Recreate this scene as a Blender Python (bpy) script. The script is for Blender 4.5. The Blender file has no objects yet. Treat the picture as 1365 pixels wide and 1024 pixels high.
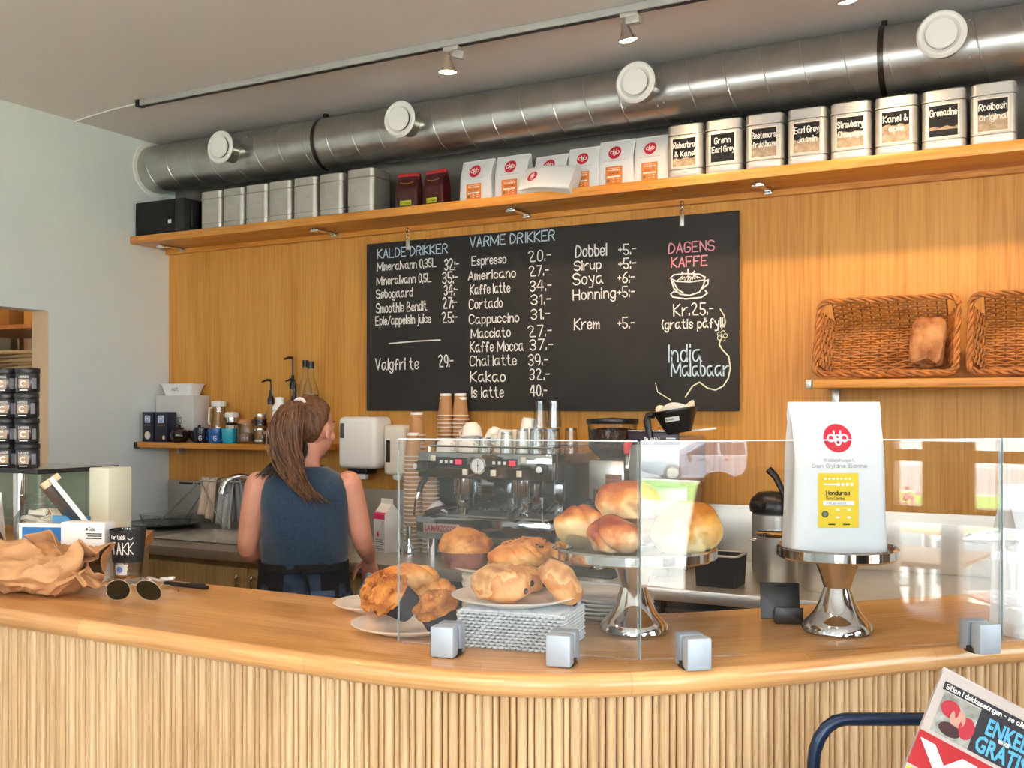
import bpy, bmesh, math, random
from mathutils import Vector, Matrix, noise
random.seed(7)
PI = math.pi
SC = bpy.context.scene
COL = SC.collection

# ---------------------------------------------------------------- camera, light, exposure
EYE = 1.55
cam_d = bpy.data.cameras.new('camera')
cam = bpy.data.objects.new('camera', cam_d); COL.objects.link(cam)
cam.location = (0, 0, EYE); cam.rotation_euler = (PI/2, 0, math.radians(28))
cam_d.sensor_width = 36; cam_d.lens = 36*1390/1365; cam_d.shift_y = 34/1365; cam_d.clip_start = .02
SC.camera = cam
vs = SC.view_settings
vs.view_transform = 'Standard'; vs.look = 'None'; vs.gamma = 1; vs.exposure = 0.17; vs.use_curve_mapping = False
SC.cycles.use_denoising = True
SC.cycles.max_bounces = 12; SC.cycles.diffuse_bounces = 6; SC.cycles.glossy_bounces = 6
SC.cycles.transparent_max_bounces = 40; SC.cycles.sample_clamp_indirect = 8
SC.cycles.caustics_reflective = False; SC.cycles.caustics_refractive = False
W = bpy.data.worlds.new('sky'); SC.world = W; W.use_nodes = True
bg = W.node_tree.nodes['Background']
bg.inputs[0].default_value = (.78, .89, 1, 1); bg.inputs[1].default_value = 10.0

def lamp(name, kind, loc, power, color=(1, 1, 1), aim=None, **kw):
    d = bpy.data.lights.new(name, kind); d.energy = power; d.color = color
    for k, v in kw.items(): setattr(d, k, v)
    o = bpy.data.objects.new(name, d); COL.objects.link(o); o.location = loc
    if aim is not None: o.rotation_euler = (Vector(aim)-Vector(loc)).to_track_quat('-Z', 'Y').to_euler()
    return o
lamp('sun', 'SUN', (-6, 3, 9), 85, (1, .95, .86), aim=(0, .9, 0), angle=.02)
def portal(name, loc, aim, sx, sy):
    o = lamp(name, 'AREA', loc, 1, aim=aim, shape='RECTANGLE', size=sx, size_y=sy)
    o.data.cycles.is_portal = True
portal('window_portal', (2.86, -1.14, 1.55), (0, -1.14, 1.55), 2.9, 2.1)
portal('window_portal', (2.86, 1.62, 1.55), (0, 1.62, 1.55), 1.4, 2.1)
portal('window_portal', (1.05, -3.26, 1.5), (1.05, 0, 1.5), 1.9, 2.1)
portal('window_portal', (-2.05, -3.26, 2.2), (-2.05, 0, 2.2), 3.9, .9)  # portal of the added high window
WARM = (1, .66, .36)
FILL_LAMP = 220  # strength of each added globe fill lamp

# ---------------------------------------------------------------- helpers
class B:
    """collects shapes and links them as one mesh object"""
    def __init__(s): s.v = []; s.f = []; s.m = []; s.flat = set()
    def add(s, vs_, fs, mi=0, M=None):
        o = len(s.v)
        s.v += [tuple(M @ Vector(p)) for p in vs_] if M is not None else [tuple(p) for p in vs_]
        s.f += [tuple(i+o for i in f) for f in fs]; s.m += [mi]*len(fs)
        return s
    def box(s, c, d, bev=0, mi=0, M=None, seg=2):
        x, y, z = d[0]/2, d[1]/2, d[2]/2
        if bev <= 0:
            vv = [(c[0]+i*x, c[1]+j*y, c[2]+k*z) for i in (-1, 1) for j in (-1, 1) for k in (-1, 1)]
            return s.add(vv, [(0,1,3,2),(4,6,7,5),(0,4,5,1),(2,3,7,6),(0,2,6,4),(1,5,7,3)], mi, M)
        bm = bmesh.new(); bmesh.ops.create_cube(bm, size=1)
        for v in bm.verts: v.co = (v.co.x*d[0], v.co.y*d[1], v.co.z*d[2])
        bmesh.ops.bevel(bm, geom=list(bm.edges), offset=bev, segments=seg, affect='EDGES', profile=.5)
        bm.verts.index_update(); bm.normal_update()
        vv = [tuple(v.co+Vector(c)) for v in bm.verts]; ff = [tuple(v.index for v in f.verts) for f in bm.faces]
        k = len(s.f); s.flat |= {k+i for i, f in enumerate(bm.faces) if max(abs(q) for q in f.normal) > .999}
        bm.free()
        return s.add(vv, ff, mi, M)
    def loft(s, rings, mi=0, M=None, cap=True, close=False):
        n = len(rings[0]); vv = [p for r in rings for p in r]; ff = []
        k = len(rings)
        for i in range(k if close else k-1):
            a, b = i*n, ((i+1) % k)*n
            for j in range(n):
                j2 = (j+1) % n
                ff.append((a+j, a+j2, b+j2, b+j))
        if cap and not close:
            ff.append(tuple(range(n-1, -1, -1))); ff.append(tuple((k-1)*n+j for j in range(n)))
        return s.add(vv, ff, mi, M)
    def lathe(s, prof, c=(0,0,0), n=24, mi=0, M=None, cap=True):
        rings = [[(c[0]+max(r, 1e-4)*math.cos(2*PI*j/n), c[1]+max(r, 1e-4)*math.sin(2*PI*j/n), c[2]+z) for j in range(n)] for r, z in prof]
        return s.loft(rings, mi, M, cap)
    def tube(s, pts, r, n=8, mi=0, M=None, closed=False, flat=1.0):
        pts = [Vector(p) for p in pts]; k = len(pts)
        rr = r if isinstance(r, (list, tuple)) else [r]*k
        rings = []; up = None
        for i, p in enumerate(pts):
            a = pts[(i-1) % k] if (closed or i > 0) else p
            b = pts[(i+1) % k] if (closed or i < k-1) else p
            t = (b-a).normalized() if (b-a).length > 1e-9 else Vector((0, 0, 1))
            if up is None:
                up = Vector((0, 0, 1)) if abs(t.z) < .9 else Vector((1, 0, 0))
            x = up.cross(t)
            if x.length < 1e-6: x = Vector((0, 1, 0)).cross(t)
            x.normalize(); y = t.cross(x).normalized(); up = y
            rings.append([tuple(p+rr[i]*(math.cos(2*PI*j/n)*x+flat*math.sin(2*PI*j/n)*y)) for j in range(n)])
        return s.loft(rings, mi, M, True, closed)
    def cyl(s, a, b, r, n=16, mi=0, M=None, r2=None):
        return s.tube([a, b], [r, r if r2 is None else r2], n, mi, M)
    def ball(s, c, r, n=16, amp=0, freq=8, mi=0, M=None, seed=0, flatz=None, fn=None):
        rx, ry, rz = r if isinstance(r, (list, tuple)) else (r, r, r)
        rings = []
        m = max(6, n*2//3)
        for i in range(m+1):
            th = PI*i/m; ring = []
            for j in range(n):
                ph = 2*PI*j/n
                d = Vector((math.sin(th)*math.cos(ph), math.sin(th)*math.sin(ph), -math.cos(th)))
                if i in (0, m): d = Vector((1e-4*math.cos(ph), 1e-4*math.sin(ph), d.z))
                k = 1+amp*noise.noise(d*freq*.25+Vector((seed*3.1, seed*1.7, seed))) if amp else 1
                if fn: k *= fn(d)
                p = Vector((d.x*rx*k, d.y*ry*k, d.z*rz*k))
                if flatz is not None and p.z < flatz: p.z = flatz
                ring.append((c[0]+p.x, c[1]+p.y, c[2]+p.z))
            rings.append(ring)
        return s.loft(rings, mi, M, False)
    def prism(s, poly, z0, z1, mi=0, M=None):
        n = len(poly)
        return s.loft([[(p[0], p[1], z0) for p in poly], [(p[0], p[1], z1) for p in poly]], mi, M)
    def grid(s, nu, nv, fn, mi=0, M=None, closeu=False):
        vv = [tuple(fn(i/nu, j/nv)) for j in range(nv+1) for i in range(nu+1)]
        ff = [(j*(nu+1)+i, j*(nu+1)+i+1, (j+1)*(nu+1)+i+1, (j+1)*(nu+1)+i) for j in range(nv) for i in range(nu)]
        return s.add(vv, ff, mi, M)
    def build(s, name, mats, parent=None, smooth=True, ang=38, label=None):
        me = bpy.data.meshes.new(name); me.from_pydata(s.v, [], s.f); me.update()
        if not isinstance(mats, (list, tuple)): mats = [mats]
        for m in mats: me.materials.append(m)
        me.polygons.foreach_set('material_index', s.m)
        bm = bmesh.new(); bm.from_mesh(me); bmesh.ops.recalc_face_normals(bm, faces=bm.faces); bm.to_mesh(me); bm.free()
        if smooth:
            me.polygons.foreach_set('use_smooth', [i not in s.flat for i in range(len(me.polygons))]); me.set_sharp_from_angle(angle=math.radians(ang))
        o = bpy.data.objects.new(name, me); COL.objects.link(o)
        if parent is not None: o.parent = parent
        if label: o['label'] = label
        return o

def tag(o, label=None, cat=None, group=None, kind=None):
    for k, v in (('label', label), ('category', cat), ('group', group), ('kind', kind)):
        if v: o[k] = v
    return o
def place(o, loc, rz=0, rx=0, ry=0):
    o.location = loc; o.rotation_euler = (rx, ry, rz); return o
def thing(name, label, cat, loc=(0,0,0), rz=0, group=None, rx=0, ry=0):
    o = bpy.data.objects.new(name, None); COL.objects.link(o); o.empty_display_size = .05
    place(o, loc, rz, rx, ry); return tag(o, label, cat, group)
def solo(name, b, mat, label, cat, loc=(0,0,0), rz=0, group=None, rx=0, ry=0, **kw):
    return tag(place(b.build(name, mat, **kw), loc, rz, rx, ry), label, cat, group)
def struct(name, b, mat, **kw):
    return tag(b.build(name, mat, **kw), kind='structure')
def dup(o, loc=None, rot=None, label=None, group=None, scale=None, parent=None):
    c = o.copy(); COL.objects.link(c)
    if parent is not None: c.parent = parent
    if loc is not None: c.location = loc
    if rot is not None: c.rotation_euler = rot if isinstance(rot, (tuple, list)) else (0, 0, rot)
    if scale is not None: c.scale = scale if isinstance(scale, (tuple, list)) else (scale,)*3
    if label: c['label'] = label
    if group: c['group'] = group
    for ch in list(o.children): dup(ch, parent=c)
    return c
def TR(x, y, z, rz=0, rx=0, ry=0):
    return Matrix.Translation((x, y, z)) @ Matrix.Rotation(rz, 4, 'Z') @ Matrix.Rotation(ry, 4, 'Y') @ Matrix.Rotation(rx, 4, 'X')

# ---------------------------------------------------------------- materials
def srgb(h):
    if isinstance(h, str):
        h = h.lstrip('#'); c = [int(h[i:i+2], 16)/255 for i in (0, 2, 4)]
    else: c = [x/255 for x in h]
    return tuple(((x+.055)/1.055)**2.4 if x > .04045 else x/12.92 for x in c)+(1,)
MATS = {}
def mat(name, col, rough=.5, metal=0, var=0, vscale=6, bump=0, bscale=60, stretch=None, spec=.5, emit=0, coat=0, col2=None, sheen=0, detail=4, subs=0):
    """principled surface; optional noise colour variation between col and col2 and a noise bump"""
    if name in MATS: return MATS[name]
    m = bpy.data.materials.new(name); m.use_nodes = True; nt = m.node_tree; N = nt.nodes; L = nt.links
    p = N['Principled BSDF']; c = srgb(col)
    p.inputs['Base Color'].default_value = c; p.inputs['Roughness'].default_value = rough; p.inputs['Metallic'].default_value = metal
    p.inputs['Specular IOR Level'].default_value = spec; p.inputs['Coat Weight'].default_value = coat; p.inputs['Sheen Weight'].default_value = sheen
    if subs: p.inputs['Subsurface Weight'].default_value = subs; p.inputs['Subsurface Radius'].default_value = (.02, .008, .004)
    if emit: p.inputs['Emission Color'].default_value = c; p.inputs['Emission Strength'].default_value = emit
    if var or bump or col2:
        tc = N.new('ShaderNodeTexCoord'); mp = N.new('ShaderNodeMapping'); L.new(tc.outputs['Object'], mp.inputs[0])
        if stretch: mp.inputs['Scale'].default_value = stretch
        if var or col2:
            t = N.new('ShaderNodeTexNoise'); t.inputs['Scale'].default_value = vscale; t.inputs['Detail'].default_value = detail; L.new(mp.outputs[0], t.inputs[0])
            r = N.new('ShaderNodeValToRGB'); L.new(t.outputs[0], r.inputs[0])
            r.color_ramp.elements[0].position = .32; r.color_ramp.elements[1].position = .68
            if col2: a, b_ = c, srgb(col2)
            else: a = tuple(min(1, x*(1-var)) for x in c[:3])+(1,); b_ = tuple(min(1, x*(1+var)) for x in c[:3])+(1,)
            r.color_ramp.elements[0].color = a; r.color_ramp.elements[1].color = b_
            L.new(r.outputs[0], p.inputs['Base Color'])
        if bump:
            t2 = N.new('ShaderNodeTexNoise'); t2.inputs['Scale'].default_value = bscale; t2.inputs['Detail'].default_value = 3; L.new(mp.outputs[0], t2.inputs[0])
            bp = N.new('ShaderNodeBump'); bp.inputs['Strength'].default_value = bump; bp.inputs['Distance'].default_value = .01
            L.new(t2.outputs[0], bp.inputs['Height']); L.new(bp.outputs[0], p.inputs['Normal'])
    MATS[name] = m; return m
def glass_mat(name, tint=(1,1,1), f0=.04, rough=0.0, edge=None):
    """clear thin glass: what lies behind shows through, brightness of the mirror image grows at grazing angles"""
    m = bpy.data.materials.new(name); m.use_nodes = True; nt = m.node_tree; N = nt.nodes; L = nt.links; N.clear()
    o = N.new('ShaderNodeOutputMaterial'); mix = N.new('ShaderNodeMixShader'); t = N.new('ShaderNodeBsdfTransparent'); g = N.new('ShaderNodeBsdfGlossy')
    t.inputs[0].default_value = tint+(1,); g.inputs['Roughness'].default_value = rough
    lw = N.new('ShaderNodeLayerWeight'); lw.inputs[0].default_value = .5
    pw = N.new('ShaderNodeMath'); pw.operation = 'POWER'; pw.inputs[1].default_value = 5; L.new(lw.outputs['Facing'], pw.inputs[0])
    ma = N.new('ShaderNodeMath'); ma.operation = 'MULTIPLY_ADD'; ma.inputs[1].default_value = .8; ma.inputs[2].default_value = f0; L.new(pw.outputs[0], ma.inputs[0])
    if edge:                                                   # a curved wall is thicker, so darker, where it is seen edge on
        p2 = N.new('ShaderNodeMath'); p2.operation = 'POWER'; p2.inputs[1].default_value = 2.2; L.new(lw.outputs['Facing'], p2.inputs[0])
        mc = N.new('ShaderNodeMix'); mc.data_type = 'RGBA'; mc.inputs[6].default_value = tint+(1,); mc.inputs[7].default_value = edge+(1,)
        L.new(p2.outputs[0], mc.inputs[0]); L.new(mc.outputs[2], t.inputs[0])
    L.new(ma.outputs[0], mix.inputs[0]); L.new(t.outputs[0], mix.inputs[1]); L.new(g.outputs[0], mix.inputs[2]); L.new(mix.outputs[0], o.inputs[0])
    MATS[name] = m; return m
def wood_mat(name, c1, c2, c3, axis='Z', scale=1.0, rough=.42, board=None, coat=.15, uv=False):
    """veneer / stave wood: long grain along axis, cathedral figure from distorted bands, optional staves (board = width, length)"""
    m = bpy.data.materials.new(name); m.use_nodes = True; nt = m.node_tree; N = nt.nodes; L = nt.links
    p = N['Principled BSDF']; p.inputs['Roughness'].default_value = rough; p.inputs['Coat Weight'].default_value = coat
    tc = N.new('ShaderNodeTexCoord'); src = tc.outputs['UV' if uv else 'Object']
    def mapping(sc):
        mp = N.new('ShaderNodeMapping'); mp.inputs['Scale'].default_value = sc; L.new(src, mp.inputs[0]); return mp.outputs[0]
    S = {'X': (.12, 1, 1), 'Y': (1, .12, 1), 'Z': (1, 1, .1)}[axis]
    co = mapping(tuple(v*scale for v in S))
    n0 = N.new('ShaderNodeTexNoise'); n0.inputs['Scale'].default_value = 3.2; n0.inputs['Detail'].default_value = 2; n0.inputs['Distortion'].default_value = .4; L.new(co, n0.inputs[0])
    mu = N.new('ShaderNodeMath'); mu.operation = 'MULTIPLY'; mu.inputs[1].default_value = 26; L.new(n0.outputs[0], mu.inputs[0])
    si = N.new('ShaderNodeMath'); si.operation = 'SINE'; L.new(mu.outputs[0], si.inputs[0])
    S2 = {'X': (.03, 1, 1), 'Y': (1, .03, 1), 'Z': (1, 1, .03)}[axis]
    n1 = N.new('ShaderNodeTexNoise'); n1.inputs['Scale'].default_value = 110*scale; n1.inputs['Detail'].default_value = 3; L.new(mapping(S2), n1.inputs[0])
    ad = N.new('ShaderNodeMath'); ad.operation = 'MULTIPLY_ADD'; ad.inputs[1].default_value = .10; ad.inputs[2].default_value = 0.0; L.new(si.outputs[0], ad.inputs[0])
    ad2 = N.new('ShaderNodeMath'); ad2.operation = 'ADD'; L.new(ad.outputs[0], ad2.inputs[0]); L.new(n1.outputs[0], ad2.inputs[1])
    r = N.new('ShaderNodeValToRGB'); e = r.color_ramp.elements; e[0].position = .25; e[1].position = .78
    e[0].color = srgb(c1); e[1].color = srgb(c3); k = e.new(.5); k.color = srgb(c2)
    L.new(ad2.outputs[0], r.inputs[0]); out = r.outputs[0]
    if board:
        br = N.new('ShaderNodeTexBrick'); br.inputs['Scale'].default_value = 1; br.inputs['Brick Width'].default_value = board[1]; br.inputs['Row Height'].default_value = board[0]
        br.inputs['Mortar Size'].default_value = .0004; br.inputs['Color1'].default_value = (.74, .68, .6, 1); br.inputs['Color2'].default_value = (1.0, 1.0, 1.0, 1); br.inputs['Mortar'].default_value = (.5, .42, .35, 1)
        br.inputs['Bias'].default_value = .25; br.offset = .43
        L.new(src, br.inputs[0])
        mx = N.new('ShaderNodeMix'); mx.data_type = 'RGBA'; mx.blend_type = 'MULTIPLY'; mx.inputs[0].default_value = 1
        L.new(out, mx.inputs[6]); L.new(br.outputs[0], mx.inputs[7]); out = mx.outputs[2]
    L.new(out, p.inputs['Base Color']); MATS[name] = m; return m

M_PANEL = wood_mat('oak_veneer', '#b3762c', '#c48a3a', '#cf9748', 'Z', 1.0, .5, coat=.0)
M_SHELF = wood_mat('shelf_oak', '#a9661d', '#c5822f', '#d69a49', 'X', 1.6, .42)
M_TOP = wood_mat('worktop_staves', '#bf8a52', '#d4a066', '#e2b57e', 'X', 1.3, .28, board=(.045, .62), coat=.25, uv=True)
M_SLAT = wood_mat('pale_slats', '#b08d62', '#c6a57a', '#d8bc94', 'Z', 2.5, .55, coat=0)
M_CAB = wood_mat('cabinet_oak', '#8e7446', '#a4885a', '#b3986a', 'Z', 1.4, .5)
M_DARKWOOD = wood_mat('dark_wood', '#4a2412', '#6b3a1d', '#7d4828', 'Z', 1.2, .4)
M_FRAMEWOOD = wood_mat('frame_wood', '#8a5a34', '#a8744a', '#b98559', 'Z', 1.2, .45)
M_WHITEWALL = mat('white_paint', '#e2eaea', .85, var=.02, vscale=3, bump=.05, bscale=180)
M_CREAM = mat('cream_and_lit_jamb', '#e6c9a4', .8)  # cream; on the jamb it also holds the store lamp's warm light
M_CEIL = mat('ceiling_paint', '#ebe6e3', .9, bump=.06, bscale=220)
M_GREYWALL = mat('grey_wall', '#6f6d6a', .9, var=.05)
M_FLOOR = mat('floor_tile', '#a39a8e', .5, var=.08, vscale=4)
M_GALV = mat('galvanized_steel', '#bdbcb8', .3, .92, var=.12, vscale=9, bump=.02, bscale=30)
M_SEAM = mat('duct_seam', '#cfd2d2', .3, 1)
M_STEEL = mat('brushed_steel', '#c4c0b8', .36, .85, var=.05, vscale=30, stretch=(.05, 1, 1))
M_CHROME = mat('chrome', '#d6d6d6', .06, 1)
M_TIN = mat('tin_metal', '#c0bcb6', .4, .75, var=.04, vscale=20)
M_DKSTEEL = mat('dark_steel', '#55524e', .3, 1)
M_WHITE = mat('white_plastic', '#f2f1ee', .35)
M_PORC = mat('porcelain', '#f4f1ec', .15, coat=.4)
M_BLACK = mat('black_plastic', '#141416', .35)
M_MATTBLACK = mat('matt_black', '#1b1a1a', .7)
M_BOARD = mat('blackboard_slate', '#201e1d', .75, var=.18, vscale=4, col2='#2b2826')
M_CHALK = mat('chalk_white', '#e9e6e2', .95)
M_CHALKPINK = mat('chalk_pink', '#dd93a0', .95)
M_CHALKBLUE = mat('chalk_blue', '#bcd3e2', .95)
M_INK = mat('black_ink', '#26262c', .7)
M_INKGREY = mat('grey_ink', '#75757a', .7)
M_PAPER = mat('white_paper', '#eeedea', .75)
M_BAGW = mat('white_bag', '#dcdee0', .5, bump=.25, bscale=22)
M_RED = mat('logo_red', '#b8102c', .5)
M_ORANGE = mat('orange_label', '#d67a33', .6)
M_YELLOW = mat('yellow_label', '#e2c326', .6)
M_GLASS = glass_mat('clear_glass', (.97, .985, .98), .045, edge=(.42, .48, .48))
M_PANE = glass_mat('screen_glass', (.97, .985, .99), .06)
M_WINGLASS = glass_mat('window_glass', (.98, .99, .99), .04)
M_BULB = mat('lamp_bulb', '#ffe9cf', .5, emit=14)
# ---------------------------------------------------------------- handwriting: one-line letters drawn as ribbons
GL = dict(zip("ABCDEFGHIJKLMNOPQRSTUVWXYZ", """02 28 42|14 34;02 08 28 37 36 25 05|25 44 43 32 02;47 38 18 07 03 12 32 43;02 08 28 46 44 22 02;48 08 02 42|05 35;48 08 02|05 35;47 38 18 07 03 12 32 43 45 25;02 08|42 48|05 45;12 18;38 33 22 12 03;02 08|48 05 42;08 02 42;02 08 33 68 62;02 08 42 48;18 07 03 12 32 43 47 38 18;02 08 38 47 46 35 05;18 07 03 12 32 43 47 38 18|24 41;02 08 38 47 46 35 05|25 42;47 38 18 07 06 15 35 44 43 32 12 03;08 48|28 22;08 03 12 32 43 48;08 22 48;08 12 25 32 48;08 42|48 02;08 25 48|25 22;08 48 02 42""".split(';')))
GL.update(zip("abcdefghijklmnopqrstuvwxyz", """36 16 05 03 12 22 34 36 33 42;08 02 22 33 35 26 06;35 26 16 05 03 12 22 33;35 26 16 05 03 12 22 34|38 32;04 34 35 26 16 05 03 12 22 33;37 28 17 12|05 25;35 26 16 05 03 12 22 34|36 31 20 10 01;08 02|04 16 26 35 32;06 02|07 08;16 11 00|17 18;08 02|36 04 32;08 02;06 02|04 15 26 22|24 35 46 42;06 02|04 16 26 35 32;16 05 03 12 22 33 35 26 16;06 00|05 16 26 35 33 22 12 03;35 26 16 05 03 12 22 34|36 30;06 02|04 15 26 36;35 26 16 05 14 24 33 22 12 03;18 13 22 32|06 26;06 03 12 22 34|36 32;06 22 36;06 12 24 32 46;06 32|36 02;06 14 23|36 20 00;06 36 02 32""".split(';')))
GL.update({'0':'18 07 03 12 22 33 37 28 18','1':'07 18 12','2':'07 18 28 37 36 02 42','3':'07 18 28 37 36 25 15|25 34 33 22 12 03','4':'28 04 44|38 32','5':'38 08|08 05|05 15 25 34 33 22 12 03','6':'38 17 04 03 12 22 33 34 25 15 04','7':'08 38 12','8':'15 06 07 18 28 37 36 25 15 04 03 12 22 33 34 25','9':'35 24 14 05 07 18 28 37 33 22',
 '.':'02 03','-':'05 25','+':'05 25|16 14',',':'03 01',':':'02 03|05 06','/':'02 38','(':'18 06 04 12','!':'08 05|03 02',')':'08 16 14 02','&':'42 07 18 27 04 03 12 22 44','å':'36 16 05 03 12 22 34 36 33 42|17 18 28 27 17','ø':'16 05 03 12 22 33 35 26 16|02 36'})
def gw(ch): return 2.6 if ch == ' ' else max(int(t[0]) for t in GL[ch].replace('|', ' ').split())+1.3
def ribbon(b, pts, w, f, mi=0):
    """flat stroke of width w along 2-D points, laid on a surface by f(x, z)"""
    P = [Vector(p) for p in pts]
    if len(P) < 2: return
    for i in range(1, len(P)-1):                                  # sharp turn: start a new stroke so that both arms keep their width
        a, c = P[i]-P[i-1], P[i+1]-P[i]
        if a.length > 1e-9 and c.length > 1e-9 and a.angle(c) > 1.1:
            ribbon(b, pts[:i+1], w, f, mi); ribbon(b, pts[i:], w, f, mi); return
    L_, R_ = [], []
    for i, p in enumerate(P):
        t = (P[min(i+1, len(P)-1)]-P[max(i-1, 0)])
        t = t.normalized() if t.length > 1e-9 else Vector((1, 0))
        n = Vector((-t.y, t.x))*w/2
        e = t*w*.4*(-1 if i == 0 else 1 if i == len(P)-1 else 0)
        L_.append(p+n+e); R_.append(p-n+e)
    vv = [f(*q) for q in L_]+[f(*q) for q in R_]; k = len(P)
    b.add(vv, [(i, i+1, k+i+1, k+i) for i in range(k-1)], mi)
FLAT = lambda x, z: (x, -.0006, z)
def write(b, text, x, z, h, w=None, f=FLAT, lw=None, mi=0, jit=.0, up=True, center=False):
    """handwritten text with its baseline start at (x, z), capital height h, fitted to width w"""
    tot = sum(gw(c) for c in text)-1.3
    sx = (w/tot) if w else h/6*.85
    sz = h/6; lw = lw or h*.085
    if center: x -= tot*sx/2
    cx = 0
    for ch in text:
        if ch != ' ':
            dy = random.uniform(-jit, jit)*h; sl = random.uniform(-.03, .03) if jit else 0
            for st in GL[ch].split('|'):
                pts = []
                for t in st.split():
                    gx, gz = int(t[0]), int(t[1])-2
                    pts.append((x+(cx+gx+sl*gz+random.uniform(-jit, jit)*1.5)*sx, z+dy+(gz+random.uniform(-jit, jit)*1.5)*sz))
                if len(pts) > 3 and ch not in 'KMNVWAE':                                  # round the corners a little
                    q = [pts[0]]
                    for i in range(1, len(pts)-1):
                        a, m, c = pts[i-1], pts[i], pts[i+1]
                        q += [tuple(.3*a[k]+.7*m[k] for k in (0, 1)), tuple(.7*m[k]+.3*c[k] for k in (0, 1))]
                    pts = q+[pts[-1]]
                ribbon(b, pts, lw, f, mi)
        cx += gw(ch)
    return b
def disc(b, cx, cz, rx, rz, f, mi=0, n=20, rings=3, lift=0):
    for k in range(rings):
        for j in range(n):
            a0, a1 = 2*PI*j/n, 2*PI*(j+1)/n; r0, r1 = k/rings, (k+1)/rings
            q = [(cx+rx*r*math.cos(a), cz+rz*r*math.sin(a)) for r, a in ((r0, a0), (r1, a0), (r1, a1), (r0, a1))]
            if k == 0: b.add([f(*p) for p in q[1:]]+[f(cx, cz)], [(0, 1, 2)] if False else [(3, 0, 1)], mi)
            else: b.add([f(*p) for p in q], [(0, 1, 2, 3)], mi)
def patch(b, x0, x1, z0, z1, f, mi=0, nx=4, nz=4):
    b.grid(nx, nz, lambda u, v: f(x0+(x1-x0)*u, z0+(z1-z0)*v), mi)
def circ(cx, cz, r, n=14, a0=0, a1=2*PI): return [(cx+r*math.cos(a0+(a1-a0)*i/n), cz+r*math.sin(a0+(a1-a0)*i/n)) for i in range(n+1)]
def roundel(b, cx, cz, r, f, f2, mi_disc=0, mi_ink=1):
    """round red badge with the three joined letters in white"""
    disc(b, cx, cz, r, r, f, mi_disc)
    s = r*.2; lw = r*.11
    for k, dx in ((0, -2.3), (1, 0), (2, 2.3)):
        x = cx+dx*s
        if k == 1:
            ribbon(b, circ(x, cz+s*.35, s*.75), lw, f2, mi_ink); ribbon(b, circ(x, cz-s*1.5, s*.85), lw, f2, mi_ink)
        else:
            ribbon(b, circ(x, cz, s*1.15), lw, f2, mi_ink)
            sx = x+(s*1.15 if k == 0 else -s*1.15); ribbon(b, [(sx, cz-s*1.1), (sx, cz+s*2.4)], lw, f2, mi_ink)
_fonts = {}
def font_text(b, text, x, z, h, w=None, f=FLAT, mi=0, center=False, bold=0):
    """printed capitals laid on a surface"""
    if text not in _fonts:
        cu = bpy.data.curves.new('t', 'FONT'); cu.body = text; cu.resolution_u = 2; cu.offset = bold
        o = bpy.data.objects.new('t', cu); COL.objects.link(o)
        me = bpy.data.meshes.new_from_object(o.evaluated_get(bpy.context.evaluated_depsgraph_get()))
        _fonts[text] = ([tuple(v.co) for v in me.vertices], [tuple(p.vertices) for p in me.polygons])
        bpy.data.objects.remove(o); bpy.data.curves.remove(cu); bpy.data.meshes.remove(me)
    vv, ff = _fonts[text]
    x0 = min(v[0] for v in vv); x1 = max(v[0] for v in vv); z1 = max(v[1] for v in vv); z0 = 0
    sz = h/(z1-z0); sx = w/(x1-x0) if w else sz
    if center: x -= (x1-x0)*sx/2
    b.add([f(x+(v[0]-x0)*sx, z+v[1]*sz) for v in vv], ff, mi)

# ---------------------------------------------------------------- the room
XL, XR, YB, YF, ZC = -4.55, 2.8, 4.41, -3.2, 3.05
struct('floor', B().box(((XL+XR)/2, .6, -.1), (XR-XL+.4, 8.0, .2)), M_FLOOR)
struct('ceiling', B().box(((XL+XR)/2, .6, ZC+.12), (XR-XL+.4, 8.0, .24)), M_CEIL)
struct('wall_back', B().box(((XL+XR)/2, YB+.1, ZC/2), (XR-XL+.4, .2, ZC)), M_GREYWALL)
struct('wall_panelling', B().box(((XL+XR)/2, 4.385, 1.225), (XR-XL-.002, .05, 2.45)), M_PANEL)
# left wall with the opening to the store room
b = B(); T = .12; xc = XL-T/2
b.box((xc, (3.56+YB)/2+.0, ZC/2), (T, YB-3.56, ZC)); b.box((xc, (YF+2.5)/2, ZC/2), (T, 2.5-YF, ZC)); b.box((xc, 3.03, (2.05+ZC)/2), (T, 1.06, ZC-2.05))
struct('wall_left', b, M_WHITEWALL)
b = B(); b.box((xc, 3.5575, 1.025), (T-.002, .005, 2.05)); struct('trim_lit_jamb', b, M_CREAM)  # jamb face: warm light from the store room is put into its colour
struct('wall_store', B().box((-6.6, 3.0, 1.5), (.1, 4.6, 3.0)).box((-5.64, 5.2, 1.5), (2.0, .1, 3.0)).box((-5.64, 1.2, 1.5), (2.0, .1, 3.0)).box((-5.64, 3.2, 3.0), (2.0, 4.2, .1)).box((-5.64, 3.2, -.05), (2.0, 4.2, .1)), mat('store_wall', '#8a7a62', .9))
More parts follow.
